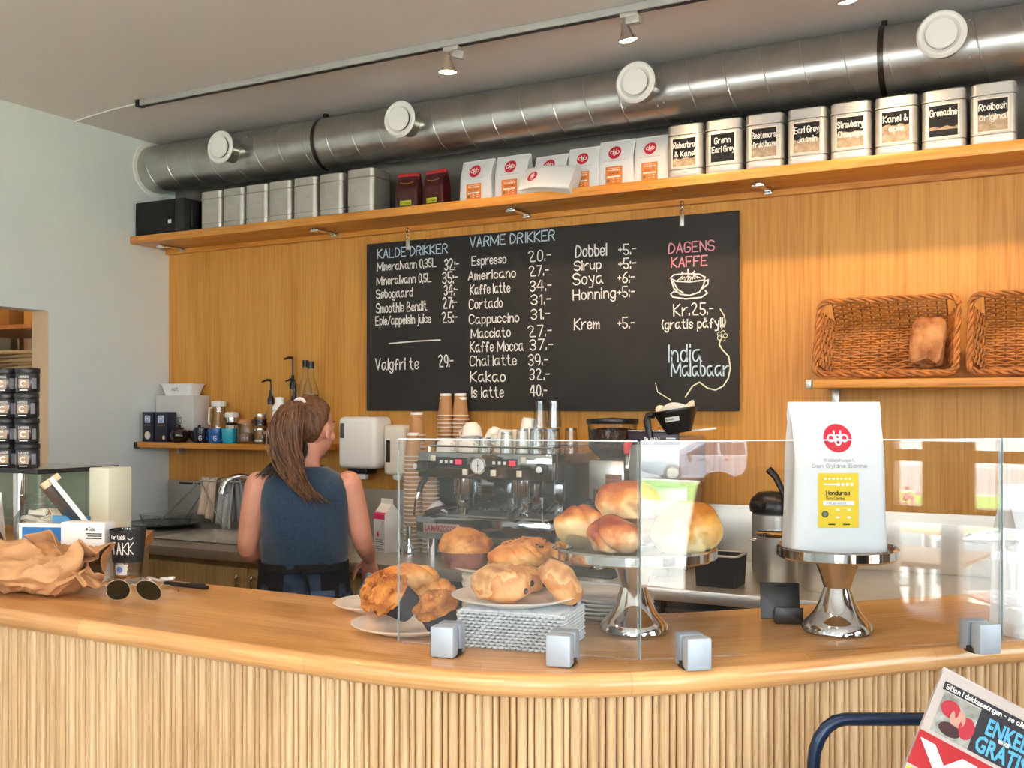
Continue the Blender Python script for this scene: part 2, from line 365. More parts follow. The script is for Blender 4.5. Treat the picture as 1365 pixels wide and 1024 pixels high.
# right wall: shop windows with a pier, wooden transom and mullion
b = B(); T = .16; xc = XR+T/2
b.box((xc, -.3, .25), (T, 8.4, .5)); b.box((xc, -.3, (2.6+ZC)/2), (T, 8.4, ZC-2.6))
for y0, y1 in ((YF-.2, -2.6), (.32, .95), (2.3, YB+.2)): b.box((xc, (y0+y1)/2, 1.55), (T, y1-y0, 2.1))
struct('wall_right', b, mat('brown_wall', '#6b4a35', .7))
def win(name, y0, y1, cuts, transom):
    f = B(); w = .06; x = XR+.05
    f.box((x, (y0+y1)/2, .5+w/2), (.1, y1-y0, w)); f.box((x, (y0+y1)/2, 2.6-w/2), (.1, y1-y0, w))
    for y in [y0+w/2, y1-w/2]: f.box((x, y, 1.55), (.1, w, 2.1-2*w))
    if transom: f.box((x, (y0+y1)/2, 1.06), (.1, y1-y0-2*w, .075))
    for yy, z0, z1 in cuts: f.box((x, yy, (z0+z1)/2), (.1, .075, z1-z0))
    o = struct(name, f, M_FRAMEWOOD)
    B().box((x, (y0+y1)/2, 1.55), (.008, y1-y0-.05, 2.05)).build('glass', M_WINGLASS, o)
win('window_1', -2.6, .32, [(-1.14, .56, 2.54)], False)
win('window_2', .95, 2.3, [(1.26, .56, 1.02)], True)
# front wall behind the viewer
b = B(); T = .16; yc = YF-T/2
b.box(((XL+XR)/2, yc, .225), (XR-XL+.4, T, .45)); b.box(((XL+XR)/2, yc, (2.55+ZC)/2), (XR-XL+.4, T, ZC-2.55))
for x0, x1, z0, z1 in ((XL-.2, -4.0, .45, 2.55), (-4.0, -.1, .45, 1.75), (-.1, .1, .45, 2.55), (2.0, XR+.2, .45, 2.55)): b.box(((x0+x1)/2, yc, (z0+z1)/2), (x1-x0, T, z1-z0))
struct('wall_front', b, M_WHITEWALL)
f = B(); y = YF-.05
for z in (.48, 2.52): f.box((1.05, y, z), (1.9, .1, .06))
for x in (.13, 1.05, 1.97): f.box((x, y, 1.5), (.06, .1, 1.98))
o = struct('window_3', f, M_FRAMEWOOD); B().box((1.05, y, 1.5), (1.85, .008, 2.05)).build('glass', M_WINGLASS, o)

f = B()  # unseen high window, added to bring more daylight onto the left side
for z in (1.78, 2.52): f.box((-2.05, y, z), (3.9, .1, .06))
for x in (-3.97, -2.7, -1.4, -.13): f.box((x, y, 2.15), (.06, .1, .68))
o = struct('window_added_fill', f, M_FRAMEWOOD); B().box((-2.05, y, 2.15), (3.85, .008, .7)).build('glass', M_WINGLASS, o)

# ---------------------------------------------------------------- ceiling: duct, lighting tracks
t = thing('ventilation_duct', 'long round galvanized ventilation duct running under the ceiling above the upper shelf', 'duct', (0, 4.25, 2.9))
R0 = .13; x0, x1 = XL, XR
b = B(); n = 40
b.tube([(x0, 0, 0), (x1, 0, 0)], R0, 40); b.build('pipe', M_GALV, t)
b = B(); turns = int((x1-x0)/.155); pts = []
for i in range(turns*20+1):
    a = 2*PI*i/20; x = x0+.155*i/20
    pts.append((min(x, x1), (R0+.0005)*math.cos(a), (R0+.0005)*math.sin(a)))
b.tube(pts, .003, 6); b.build('spiral_seam', M_SEAM, t)
b = B(); b.lathe([(R0-.005, 0), (R0+.022, 0), (R0+.022, .008), (R0-.005, .01)], n=40, M=TR(x0, 0, 0, 0, 0, PI/2)); b.build('wall_collar', M_WHITE, t)
for vx in (-3.848, -2.738, -1.569, -.396):
    M = TR(vx, 0, 0, 0, PI/2)
    v = B(); v.lathe([(.062, .1), (.062, .21), (.06, .21)], n=28, M=M, cap=False)
    v.grid(8, 8, lambda u, w: (vx+(u-.5)*.19, -math.sqrt(max(0, (R0+.003)**2-((w-.5)*.18)**2)), (w-.5)*.18))
    for sx in (-.085, .085):
        for sz in (-.07, .07): v.ball((vx+sx, -math.sqrt((R0+.004)**2-sz**2), sz), .004, 6)
    vo = v.build('vent_neck', M_GALV, t)
    v = B(); v.lathe([(.05, .205), (.083, .207), (.086, .216), (.078, .224), (.066, .222), (.06, .214), (.05, .206)], n=32, M=M); v.build('vent_ring', M_WHITE, vo)
    v = B(); v.lathe([(.001, .212), (.05, .212), (.055, .22), (.052, .228), (.02, .231), (.001, .231)], n=32, M=M); v.build('vent_disc', M_WHITE, vo)
    v = B(); v.lathe([(.001, .2), (.061, .2), (.061, .208), (.001, .208)], n=24, M=M); v.build('vent_throat', M_MATTBLACK, vo)
for hx in (-3.32, -.62, 1.4):
    v = B(); v.grid(1, 14, lambda u, w: (hx+(u-.5)*.022, (R0+.004)*math.cos(PI*(.5+w*1.0)), (R0+.004)*math.sin(PI*(.5+w*1.0)))); v.box((hx, -.02, .14), (.02, .02, .02)); v.build('hanger_strap', M_DKSTEEL, t)

def track(name, loc, length, label, spots, strap=True):
    t = thing(name, label, 'light track', loc)
    b = B(); b.box((length/2, 0, -.014), (length, .036, .028), .003)
    b.build('rail', mat('track_grey', '#a9a9a6', .45), t)
    b = B(); b.box((length/2, 0, -.029), (length-.05, .02, .003)); b.build('slot', M_BLACK, t)
    for ex in (.012, length-.012): B().box((ex, 0, -.015), (.03, .039, .032), .003).build('end_cap', M_BLACK, t)
    return t
track('lighting_track', (-3.98, 3.62, ZC-.002), 6.4, 'grey ceiling light track running above the duct and shelf', None)
b = B(); b.tube([(XL, 3.715, ZC-.004), (-4.2, 3.65, ZC-.006), (-3.985, 3.62, ZC-.012)], .004, 6)
solo('power_cable', b, M_WHITE, 'thin white cable running from the white wall to the black end of the light track', 'cable')
def make_spot(label, loc, aim, power, group, style):
    """track spotlight: adapter, stem, head, bulb; its lamp sits in the bulb"""
    t = thing('track_spotlight', label, 'spotlight', loc, 0, group)
    b = B(); b.box((0, 0, -.008), (.07, .032, .016), .003); b.box((.015, 0, -.028), (.055, .03, .03), .004, M=TR(.03, 0, -.005, 0, 0, .35) if style == 0 else None); b.build('adapter', mat('spot_grey', '#b5b2ae', .4, .3), t)
    d = (Vector(aim)-Vector(loc)).normalized()
    q = d.to_track_quat('-Z', 'Y').to_matrix().to_4x4(); q.translation = (-.02, 0, -.03)
    b = B(); b.cyl((-.02, 0, -.01), (-.02, 0, -.04), .008, 10); b.build('stem', M_CHROME, t)
    b = B(); b.lathe([(.012, .0), (.016, -.02), (.026, -.045), (.036, -.062), (.037, -.067)], n=20, M=q, cap=False)
    h = b.build('head', M_CHROME if style else mat('lamp_shell', '#c9b9a4', .3, .6), t)
    b = B(); b.lathe([(.001, -.058), (.03, -.058), (.033, -.062), (.033, -.066), (.02, -.071), (.001, -.072)], n=20, M=q); b.build('bulb', M_BULB, h)
    p = Vector(loc)+q.translation+d*.09
    lamp('spot_beam', 'SPOT', p, power, WARM, aim=Vector(aim), spot_size=2.2, spot_blend=1.0, shadow_soft_size=.03)
    return t
G = 'spotlights on the ceiling track'
make_spot('lit spotlight on the ceiling track above the dark red and white bags', (-2.20, 3.62, 3.02), (-2.3, 3.75, 1), 26, G, 0)
make_spot('chrome spotlight hanging from the track in front of the second vent from the right', (-1.43, 3.62, 3.02), (-1.2, 4.0, 1.2), 36, G, 1)
make_spot('spotlight cut off by the top edge of the picture above the tea tins', (-.635, 3.62, 3.02), (-.45, 4.1, 1.2), 38, G, 1)
make_spot('spotlight farthest along the track towards the window wall', (.35, 3.62, 3.02), (.3, 4.1, 1.2), 36, G, 1)
track('lighting_track', (-3.2, 1.0, ZC-.002), 5.2, 'grey ceiling light track out over the customer side of the counter', None)
G = 'spotlights over the serving counter'
for k, (x, lab) in enumerate(((-2.3, 'spotlight over the sunglasses end of the counter'), (-1.0, 'spotlight over the pastry plates on the counter'), (-.2, 'spotlight over the cake stand with the white bag'))):
    make_spot(lab, (x, 1.0, 3.02), (x+.15, 1.95, 1.1), (30, 26, 12)[k], G, 1)
# ---------------------------------------------------------------- wall shelves
t = thing('wall_shelf', 'long oak shelf high on the back wall carrying tins and coffee bags', 'shelf', (0, 4.24, 2.46))
B().box((-1.275, 0, .02), (6.54, .33, .04), .002).build('board', M_SHELF, t)
B().box((-1.275, .105, -.012), (6.54, .03, .024)).build('rail', M_SHELF, t)
for bx in (-4.40, -3.33, -2.215, -1.09, .1):
    b = B(); b.box((bx, .0, -.006), (.028, .2, .008), .002); b.box((bx, -.08, -.011), (.05, .03, .014), .003); b.box((bx, .08, -.012), (.034, .03, .016), .003)
    b.build('bracket', M_CHROME, t)
t = thing('wall_shelf', 'oak shelf at middle height on the back wall holding mugs, jars and syrup bottles', 'shelf', (-3.93, 4.24, 1.342))
B().box((0, 0, .015), (1.2, .28, .03), .002).build('board', M_SHELF, t)
B().box((-.6, -.132, .012), (.03, .02, .036), .003).build('end_clip', M_DKSTEEL, t)
for bx in (-.5, .5): B().box((bx, .1, -.02), (.02, .06, .04), .003).build('bracket', M_STEEL, t)
t = thing('wall_shelf', 'oak shelf on the right of the back wall holding the wicker bread baskets', 'shelf', (.3, 4.2, 1.631))
B().box((0, 0, .016), (2.32, .32, .032), .002).build('board', M_SHELF, t)
B().box((-1.165, -.14, .016), (.03, .04, .036), .003).build('end_clip', M_STEEL, t)
for bx in (-1.12, 0): B().box((bx, .13, -.035), (.03, .03, .07), .003).build('bracket', M_STEEL, t)

# ---------------------------------------------------------------- blackboard menu
t = thing('menu_blackboard', 'large blackboard with the chalk drinks menu hanging under the upper shelf', 'blackboard', (-2.178, 4.335, 1.967))
B().box((0, 0, 0), (1.918, .018, .845), .003).build('board', M_BOARD, t)
MENU = [('KALDE DRiKKER',-.889,.346,.411,.044,2),('Mineralvann 0,35L',-.891,.283,.35,.04,0),('32:-',-.493,.261,.078,.053,0),('Mineralvann 0,5L',-.894,.211,.324,.04,0),('35:-',-.504,.197,.084,.053,0),('Søbogaard',-.897,.144,.218,.042,0),('34:-',-.495,.139,.075,.048,0),('Smoothie Bendit',-.897,.071,.301,.046,0),('27:-',-.502,.076,.076,.051,0),('Eple/appelsin juice',-.901,.01,.328,.042,0),('25:-',-.507,.006,.084,.05,0),('Valgfri te',-.901,-.216,.257,.055,0),('29:-',-.527,-.208,.081,.056,0),('VARME DRIKKER',-.348,.363,.447,.046,2),('Espresso',-.339,.275,.185,.042,0),('20.-',-.034,.272,.113,.048,0),('Americano',-.359,.206,.256,.04,0),('27.-',-.03,.204,.099,.046,0),('Kaffe latte',-.348,.136,.215,.045,0),('34.-',-.026,.133,.108,.048,0),('Cortado',-.354,.067,.181,.044,0),('31.-',-.02,.072,.102,.044,0),('Cappuccino',-.354,-.005,.268,.042,0),('31.-',-.02,.003,.094,.046,0),('Macciato',-.343,-.073,.212,.043,0),('27.-',-.036,-.077,.12,.05,0),('Kaffe Mocca',-.348,-.14,.286,.048,0),('37.-',-.026,-.14,.115,.048,0),('Chai latte',-.35,-.207,.251,.047,0),('39.-',-.034,-.211,.098,.05,0),('Kakao',-.346,-.283,.187,.049,0),('32.-',-.028,-.278,.1,.05,0),('Is latte',-.346,-.358,.179,.049,0),('40.-',-.026,-.353,.085,.049,0),('Dobbel',.207,.276,.151,.052,0),('+5.-',.417,.272,.081,.046,0),('Sirup',.2,.216,.131,.041,0),('+5:-',.417,.208,.081,.046,0),('Soya',.195,.152,.146,.05,0),('+6:-',.413,.147,.078,.046,0),('Honning',.195,.083,.206,.046,0),('+5:-',.413,.083,.078,.046,0),('Krem',.2,-.053,.122,.05,0),('+5.-',.413,-.056,.078,.048,0),('DAGENS',.651,.262,.203,.043,1),('KAFFE',.663,.201,.159,.042,1),('Kr.25.-',.674,-.01,.174,.05,0),('(gratis påfyll)',.621,-.066,.281,.039,0),('India',.642,-.209,.156,.073,2),('Malabaar',.663,-.272,.252,.062,2)]
fb = lambda x, z: (x, -.0102, z)
for s_, x, z, w, h, c in MENU:
    b = B(); write(b, s_, x, z, h, w, fb, lw=.0062 if h > .05 else .0055, jit=.02); b.build('chalk_writing', [M_CHALK, M_CHALKPINK, M_CHALKBLUE][c], t)
b = B(); ribbon(b, [(-.819, -.086), (-.665, -.079), (-.518, -.077)], .006, fb); b.build('chalk_rule', M_CHALK, t)
b = B()
for pts in ([(.658,.154),(.674,.168),(.727,.17),(.789,.164),(.815,.149),(.807,.137),(.745,.133),(.683,.14),(.658,.154)],[(.663,.145),(.674,.11),(.701,.083),(.745,.075),(.789,.087),(.807,.116),(.813,.141)],[(.672,.138),(.69,.105),(.715,.088)],[(.813,.132),(.828,.138),(.826,.119),(.802,.101)],[(.66,.085),(.669,.072),(.727,.061),(.798,.064),(.824,.081),(.815,.092)],[(.66,.085),(.674,.096),(.699,.088)],[(.71,.177),(.718,.168)],[(.738,.188),(.738,.173)],[(.767,.178),(.758,.168)]):
    ribbon(b, pts, .006, fb)
for k in range(9): ribbon(b, [(.69+k*.011, .142+.006*math.sin(k)), (.715+k*.008, .158+.004*math.cos(k*2)), (.705+k*.011, .147)], .004, fb)
b.build('chalk_cup_drawing', M_CHALK, t)
b = B()
ribbon(b, [(.727,-.362),(.758,-.316),(.789,-.299),(.824,-.325),(.859,-.334),(.893,-.317),(.915,-.284),(.924,-.242),(.917,-.192),(.889,-.162),(.876,-.14),(.88,-.124)], .006, fb)
for k in range(5): ribbon(b, circ(.888+.014*math.cos(k*1.257), -.104+.014*math.sin(k*1.257), .009, 9), .0035, fb)
ribbon(b, [(.88, .01), (.898, -.02), (.9, -.05), (.885, -.075)], .005, fb)
ribbon(b, [(.59, -.3), (.6, -.34), (.66, -.375)], .004, fb)
b.build('chalk_flower_line', mat('chalk_cream', '#dcdcc0', .95), t)
for hx in (-.706, .711):
    b = B(); b.box((hx, -.012, .40), (.02, .006, .05), .002); b.build('clip', M_STEEL, t)
    b = B()
    for k in range(3): b.tube([(hx+(.006*math.cos(a) if k % 2 == 0 else 0), -.012+(0 if k % 2 == 0 else .006*math.cos(a)), .437+k*.018+.012*math.sin(a)) for a in [2*PI*i/10 for i in range(10)]], .002, 5, closed=True)
    b.build('chain', M_CHROME, t)

# ---------------------------------------------------------------- back counter
t = thing('back_worktop', 'stainless steel worktop with sink along the back wall', 'worktop', (0, 3.95, .87))
b = B(); XS = (-4.02, -3.36); YS = (-.22, .22)
x0, x1, y0, y1 = -4.54, 2.0, -.4, .4
for a0, a1, c0, c1 in ((x0, XS[0], y0, y1), (XS[1], x1, y0, y1), (XS[0], XS[1], y0, YS[0]), (XS[0], XS[1], YS[1], y1)):
    b.box(((a0+a1)/2, (c0+c1)/2, .02), (a1-a0, c1-c0, .04))
b.build('top', M_STEEL, t)
b = B(); xm = sum(XS)/2; dx = XS[1]-XS[0]; dy = YS[1]-YS[0]
b.loft([[(xm+sx*dx/2*k, sy*dy/2*k, z) for sx, sy in ((-1,-1),(1,-1),(1,1),(-1,1))] for k, z in ((1.0, .041), (1.03, .045), (1.0, .043), (.97, .0), (.95, -.11), (.02, -.115))], cap=False); solo('kitchen_sink', b, M_STEEL, 'steel sink bowl let into the back worktop in front of the swan neck tap', 'sink', (0, 3.95, .87))
b = B(); b.box((-1.27, -.403, .019), (6.54, .008, .044), .002); b.build('front_edge', M_STEEL, t)
t2 = struct('wall_backsplash', B().box((-1.27, 4.352, 1.028), (6.54, .014, .236), .002), M_STEEL)
b = B(); b.box((-4.4, 4.344, 1.132), (.1, .002, .012)); b.box((-4.31, 4.344, 1.132), (.04, .002, .01)); b.build('sticker', [M_BLACK], t2)

def cabinet(x0, x1, label, doors, m=M_CAB, drawer=0):
    t = thing('base_cabinet', label, 'cabinet', ((x0+x1)/2, 3.97, 0), 0, 'base cabinets under the back worktop')
    w = x1-x0
    B().box((0, .0, .40), (w-.004, .74, .6)).box((0, -.355, .785), (w-.004, .03, .17)).build('carcass', m, t)
    B().box((0, .02, .05), (w-.004, .66, .1)).build('plinth', M_BLACK, t)
    for k in range(doors):
        dw = w/doors; cx = -w/2+dw*(k+.5)
        d = B().box((cx, -.379, .47), (dw-.006, .018, .73), .002).build('door', m, t)
        hx = cx+(dw/2-.045)*(1 if k % 2 == 0 else -1)*(1 if doors > 1 else -1)
        b = B(); b.tube([(hx, -.388, .79), (hx-.0, -.415, .8), (hx, -.418, .79), (hx, -.418, .66), (hx, -.415, .65), (hx, -.388, .655)], .006, 8); b.build('handle', M_CHROME, d)
    return t
cabinet(-4.54, -4.0, 'oak base cabinet at the left end of the back worktop beside the white wall', 1)
cabinet(-3.98, -2.52, 'oak base cabinet with two bow handles under the sink', 2)
cabinet(-2.5, -1.3, 'dark base cabinet under the espresso machine', 2, mat('dark_cabinet', '#2c2a28', .4))
cabinet(-1.28, 0.0, 'dark base cabinet under the steel coffee pots', 2, MATS['dark_cabinet'])
cabinet(.02, 2.0, 'dark base cabinet at the window end of the back worktop', 3, MATS['dark_cabinet'])

# ---------------------------------------------------------------- serving counter
OUT = [(-3.1,1.535),(-2.15,1.53),(-1.6,1.52),(-1.3,1.513),(-1.12,1.515),(-.98,1.528),(-.86,1.552),(-.75,1.597),(-.65,1.66),(-.55,1.74),(-.45,1.838),(-.35,1.945),(-.25,2.058),(-.15,2.165),(-.05,2.265),(.1,2.41),(.5,2.8)]
INN = [(-3.1,2.0),(-2.2,2.0),(-1.8,2.0),(-1.6,2.0),(-1.4,2.0),(-1.25,2.008),(-1.1,2.03),(-.97,2.075),(-.85,2.14),(-.75,2.215),(-.66,2.3),(-.57,2.395),(-.48,2.49),(-.39,2.585),(-.3,2.68),(-.15,2.83),(.25,3.23)]
def densify(P, n=8):
    V = [Vector(p) for p in P]; r = []
    for i in range(len(V)-1):
        a, b_, c, d = V[max(i-1, 0)], V[i], V[i+1], V[min(i+2, len(V)-1)]
        for k in range(n):
            u = k/n; r.append(.5*((2*b_)+(c-a)*u+(2*a-5*b_+4*c-d)*u*u+(3*b_-a-3*c+d)*u**3))
    r.append(V[-1]); return r
OD, ID = densify(OUT), densify(INN)
def normals(P): 
    r = []
    for i in range(len(P)):
        t_ = (P[min(i+1, len(P)-1)]-P[max(i-1, 0)]).normalized(); r.append(Vector((t_.y, -t_.x)))
    return r
ON = normals(OD)
t = thing('serving_counter', 'curved oak serving counter with a front of vertical half round slats', 'counter', (0, 0, 0))
# worktop: rounded front edge, staves follow the counter (UV: along, across)
prof = [(0, 1.06), (.006, 1.058), (.014, 1.063), (.019, 1.072), (.02, 1.082), (.017, 1.092), (.01, 1.0985), (0, 1.1)]
rings = []
uvu = 0; us = []
for i in range(len(OD)):
    if i: uvu += (OD[i]-OD[i-1]).length
    us.append(uvu)
    o_, n_ = OD[i]-ON[i]*.02, ON[i]
    r = [(o_.x+n_.x*a, o_.y+n_.y*a, z) for a, z in prof]
    for k in (.25, .5, .75, 1): q = o_.lerp(ID[i], k); r.append((q.x, q.y, 1.1))
    r.append((ID[i].x, ID[i].y, 1.06)); rings.append(r)
b = B(); b.loft(rings)
o = b.build('worktop', M_TOP, t)
me = o.data; uvl = me.uv_layers.new(name='UVMap'); nr = len(rings[0])
across = [-.06, -.055, -.045, -.035, -.025, -.015, -.006, 0, .115, .23, .345, .46, .5]
for lp in me.loops:
    i, j = divmod(lp.vertex_index, nr); uvl.data[lp.index].uv = (us[i], across[j])
# slatted front
L_ = 0; pos = 0; b = B(); acc = [0]
for i in range(1, len(OD)): acc.append(acc[-1]+(OD[i]-OD[i-1]).length)
def at_len(s):
    for i in range(1, len(acc)):
        if acc[i] >= s: 
            u = (s-acc[i-1])/(acc[i]-acc[i-1]); return OD[i-1].lerp(OD[i], u), ON[i-1].lerp(ON[i], u).normalized()
    return OD[-1], ON[-1]
s_ = .02; k = 0
while s_ < acc[-1]-.02:
    r = .0088 if k % 2 == 0 else .0052
    p, n_ = at_len(s_); tt = Vector((-n_.y, n_.x)); c = p-n_*.034
    ring = [(c.x+tt.x*r*math.cos(a)+n_.x*r*1.15*math.sin(a), c.y+tt.y*r*math.cos(a)+n_.y*r*1.15*math.sin(a)) for a in [PI*j/7 for j in range(8)]]
    b.prism(ring, .09, 1.062); s_ += .0088+.0052+.0022; k += 1
b.build('slatted_front', M_SLAT, t)
b = B()
b.loft([[(OD[i].x-ON[i].x*d, OD[i].y-ON[i].y*d, z) for d, z in ((.034, .0), (.034, 1.06), (.06, 1.06), (.06, .0))] for i in range(0, len(OD), 2)]); b.build('back_board', mat('slat_backing', '#5e3a1e', .7), t)
b = B(); b.loft([[(q.x, q.y, z) for q, z in ((ID[i], .0), (ID[i], 1.06), (ID[i].lerp(OD[i], .04), 1.06), (ID[i].lerp(OD[i], .04), .0))] for i in range(0, len(OD), 2)]); b.build('inner_panel', M_CAB, t)
t = thing('side_counter', 'oak side counter running back from the paper bag end towards the store room opening', 'counter', (-3.4, 2.42, 0))
b = B(); P = [(-1.1, -.415), (1.1, -.415), (.85, -.15), (.4, .38), (-1.1, .38)]
b.prism(P, 1.06, 1.1); b.build('worktop', M_SHELF, t)
b = B(); b.prism([(x*.97, y*.97) for x, y in P], 0, 1.06); b.build('cabinet_body', M_CAB, t)

# ---------------------------------------------------------------- outside the windows: paving, lawn, road
struct('terrace_ground', B().box((8.2, -2, -.3), (10.6, 60, .56)), mat('terrace_paving', '#cfc9c0', .9, var=.08, vscale=3))
b = B(); b.add([(13.5, -60, -.02), (13.5, 60, -.02), (29, 60, -.9), (29, -60, -.9), (13.5, -60, -1.6), (13.5, 60, -1.6), (29, 60, -1.6), (29, -60, -1.6)], [(0,1,2,3),(4,7,6,5),(0,3,7,4),(1,5,6,2),(0,4,5,1),(3,2,6,7)])
struct('lawn_ground', b, mat('lawn', '#587a3c', .95, var=.3, vscale=9, col2='#86a55c', bump=.5, bscale=30))
struct('kerb', B().box((29.15, 0, -1.1), (.3, 120, .5)), mat('kerb_stone', '#e8e6e0', .9))
struct('road_ground', B().box((44, 0, -1.3), (30, 120, .6)), mat('asphalt', '#8f8f92', .9, var=.1, vscale=2))
# ---------------------------------------------------------------- upper shelf: speaker, tins, bags
ZS = 2.5005
t = thing('loudspeaker', 'black loudspeaker lying on its side at the left end of the upper shelf', 'loudspeaker', (-4.36, 4.21, ZS))
B().box((.0, .0, .096), (.36, .2, .186), .006).build('cabinet', M_MATTBLACK, t)
B().box((-.03, -.102, .096), (.29, .008, .176), .004).build('grille_cloth', mat('speaker_cloth', '#101010', .95, bump=.4, bscale=300), t)
b = B(); b.box((.085, -.107, .065), (.022, .003, .022)); b.build('badge', M_WHITE, t)
b = B(); b.box((.182, -.03, .1), (.008, .07, .16), .002); b.box((.19, -.03, .1), (.012, .045, .12), .004); b.build('control_panel', M_BLACK, t)

def tin_body(w, h):
    b = B()
    def ring(z, k=0):
        r = .022; hw = w/2-k; pts = []
        for cx, cy, a0 in ((1,1,0),(-1,1,PI/2),(-1,-1,PI),(1,-1,1.5*PI)):
            for i in range(6): a = a0+PI/2*i/5; pts.append((cx*(hw-r)+r*math.cos(a), cy*(hw-r)+r*math.sin(a), z))
        return pts
    b.loft([ring(0, .003), ring(.004), ring(h*.155), ring(h*.16, .004), ring(h*.172, .004), ring(h*.177), ring(h*.79), ring(h*.795, .005), ring(h*.81, .005)], cap=True)
    l = B(); l.loft([ring(h*.805, .001), ring(h*.81, -.0015), ring(h*.835, -.0015), ring(h*.84, .001), ring(h*.985, .0005), ring(h, .004), ring(h, .02)])
    return b, l
M_TINDARK = mat('tin_window', '#1d1c1f', .12, coat=.5)
M_TEA = mat('dry_tea', '#a3907a', .9, var=.35, vscale=60)
M_TINEDGE = mat('tin_window_edge', '#efe3d3', .3, .8)
NAMES = [('Rabarbra', '& Kanel'), ('Grønn', 'Earl Grey'), ('Bestemors', 'frukthave'), ('Earl Grey', 'Jasmin'), ('Strawberry', 'Champagne'), ('Kanel &', 'eple'), ('Grenadine', ''), ('Rooibosh', 'original')]
XR_ = [-1.385, -1.224, -1.059, -.892, -.727, -.563, -.397, -.232]
FILL = [.28, 0, .42, .45, .5, .55, .3, .5]
for i, ((a, c), x) in enumerate(zip(NAMES, XR_)):
    w, h = .152, .222+.003*i/7
    t = thing('tea_tin', f'square metal tea tin whose dark window reads {a} {c}'.strip(), 'tin', (x, 4.19, ZS), random.uniform(-.02, .02), 'tea tins with dark windows on the upper shelf')
    bb, ll = tin_body(w, h); bb.build('tin_body', M_TIN, t); ll.build('lid', M_TIN, t)
    yf = -w/2-.0012; f = lambda x_, z_: (x_, yf, z_)
    p = B(); patch(p, -.054, .054, h*.2, h*.76, f, 2, 1, 1)
    f2 = lambda x_, z_: (x_, yf-.0006, z_)
    patch(p, -.049, .049, h*.225, h*.735, f2, 0, 1, 1)
    if FILL[i]:
        f3 = lambda x_, z_: (x_, yf-.0009, z_); z0 = h*.225; z1 = z0+h*.51*FILL[i]
        if i == 6: z0 = h*.33
        pts = [(-.049, z0)]+[(-.049+.098*k/8, z1+.004*math.sin(k*1.7+i)) for k in range(9)]+[(.049, z0)]
        p.add([f3(*q) for q in pts], [tuple(range(len(pts)))], 1)
    p.build('window', [M_TINDARK, M_TEA, M_TINEDGE], t, smooth=False)
    fw = lambda x_, z_: (x_, yf-.0014, z_); q = B()
    write(q, a, 0, h*.56, .024, min(.092, .011*len(a)+.01), fw, .0034, jit=.03, center=True)
    if c: write(q, c, .003, h*.40, .022, min(.092, .0105*len(c)+.01), fw, .0032, jit=.03, center=True)
    q.build('chalk_name', M_CHALK, t)
XL_ = [-4.001, -3.847, -3.689, -3.534, -3.372, -3.210, -3.026]
LN = [('Vanilje', ''), ('Kiwi', ''), ('English', 'breakfast'), ('Lady', 'Grey'), ('Chai', ''), ('Earl', 'Grey'), ('Ingefær', '')]
for i, (x, (a, c)) in enumerate(zip(XL_, LN)):
    a = a.replace('æ', 'ae'); w, h = (.146 if i < 6 else .16), .205+.002*i
    t = thing('tea_tin', f'plain silver tea tin with {a} {c} chalked faintly on its front'.replace('  ', ' '), 'tin', (x, 4.195, ZS), random.uniform(-.015, .015), 'plain silver tea tins on the upper shelf')
    bb, ll = tin_body(w, h); bb.build('tin_body', M_TIN, t); ll.build('lid', M_TIN, t)
    yf = -w/2-.0012; fw = lambda x_, z_: (x_, yf, z_); q = B()
    write(q, a, 0, h*(.6 if i > 1 else .47), .02, .012*len(a), fw, .002, jit=.04, center=True)
    if c: write(q, c, .0, h*.44, .018, .01*len(c), fw, .002, jit=.04, center=True)
    q.build('chalk_name', mat('chalk_faint', '#cfcdc9', .9), t)
tag(place(B().box((0, 0, .085), (.06, .1, .17), .004).build('tea_tin', mat('dark_tin', '#35302c', .4)), (-.085, 4.2, ZS)), 'narrow dark tin at the picture edge right of the Rooibosh original tin', 'tin')

def bag_geo(w, h, d, top=.12, seed=0, sag=0.0, lean=0.0):
    """gusseted paper bag: square bottom, flat folded top; returns builder and the front surface function"""
    def prof(z):
        u = z/h
        dd = d/2*(1-.06*u) if u < .55 else d/2*(1-.06*u)*(1-((u-.55)/.45)**1.6*.93)
        ww = w/2*(1-.05*math.sin(PI*u)*.6+.03*(u > .9))*(1-.04*u)
        return ww, max(dd, .004)
    n = 40; rings = []; K = 22
    def off(a, u): return 1+.035*noise.noise(Vector((math.cos(a)*2+seed*5, math.sin(a)*2, u*5)))*(0.3+u)
    for k in range(K+1):
        u = k/K; ww, dd = prof(u*h); ring = []
        for j in range(n):
            a = 2*PI*j/n; ca, sa = math.cos(a), math.sin(a)
            e = .32 if u < .75 else .32+.5*(u-.75)
            x = ww*math.copysign(abs(ca)**e, ca); y = dd*math.copysign(abs(sa)**e, sa)
            y *= off(a, u); g = .22*min(1, u*1.6) if abs(ca) > .93 else 0
            x *= (1-g*(1-abs(sa)*2.5)*.45 if g and u > .08 else 1)
            ring.append((x, y+lean*u*u, u*h))
        rings.append(ring)
    b = B(); b.loft(rings)
    def f(x, z, eps=.0012):
        z = min(max(z, 0), h); u = z/h; ww, dd = prof(z); q = min(.98, abs(x)/ww)
        e = .32 if u < .75 else .32+.5*(u-.75)
        ca = q**(1/e); sa = math.sqrt(max(0, 1-ca*ca)); a = math.atan2(-sa, math.copysign(ca, x))
        return (x, -dd*sa**e*off(a, u)+lean*u*u-eps, z)
    return b, f
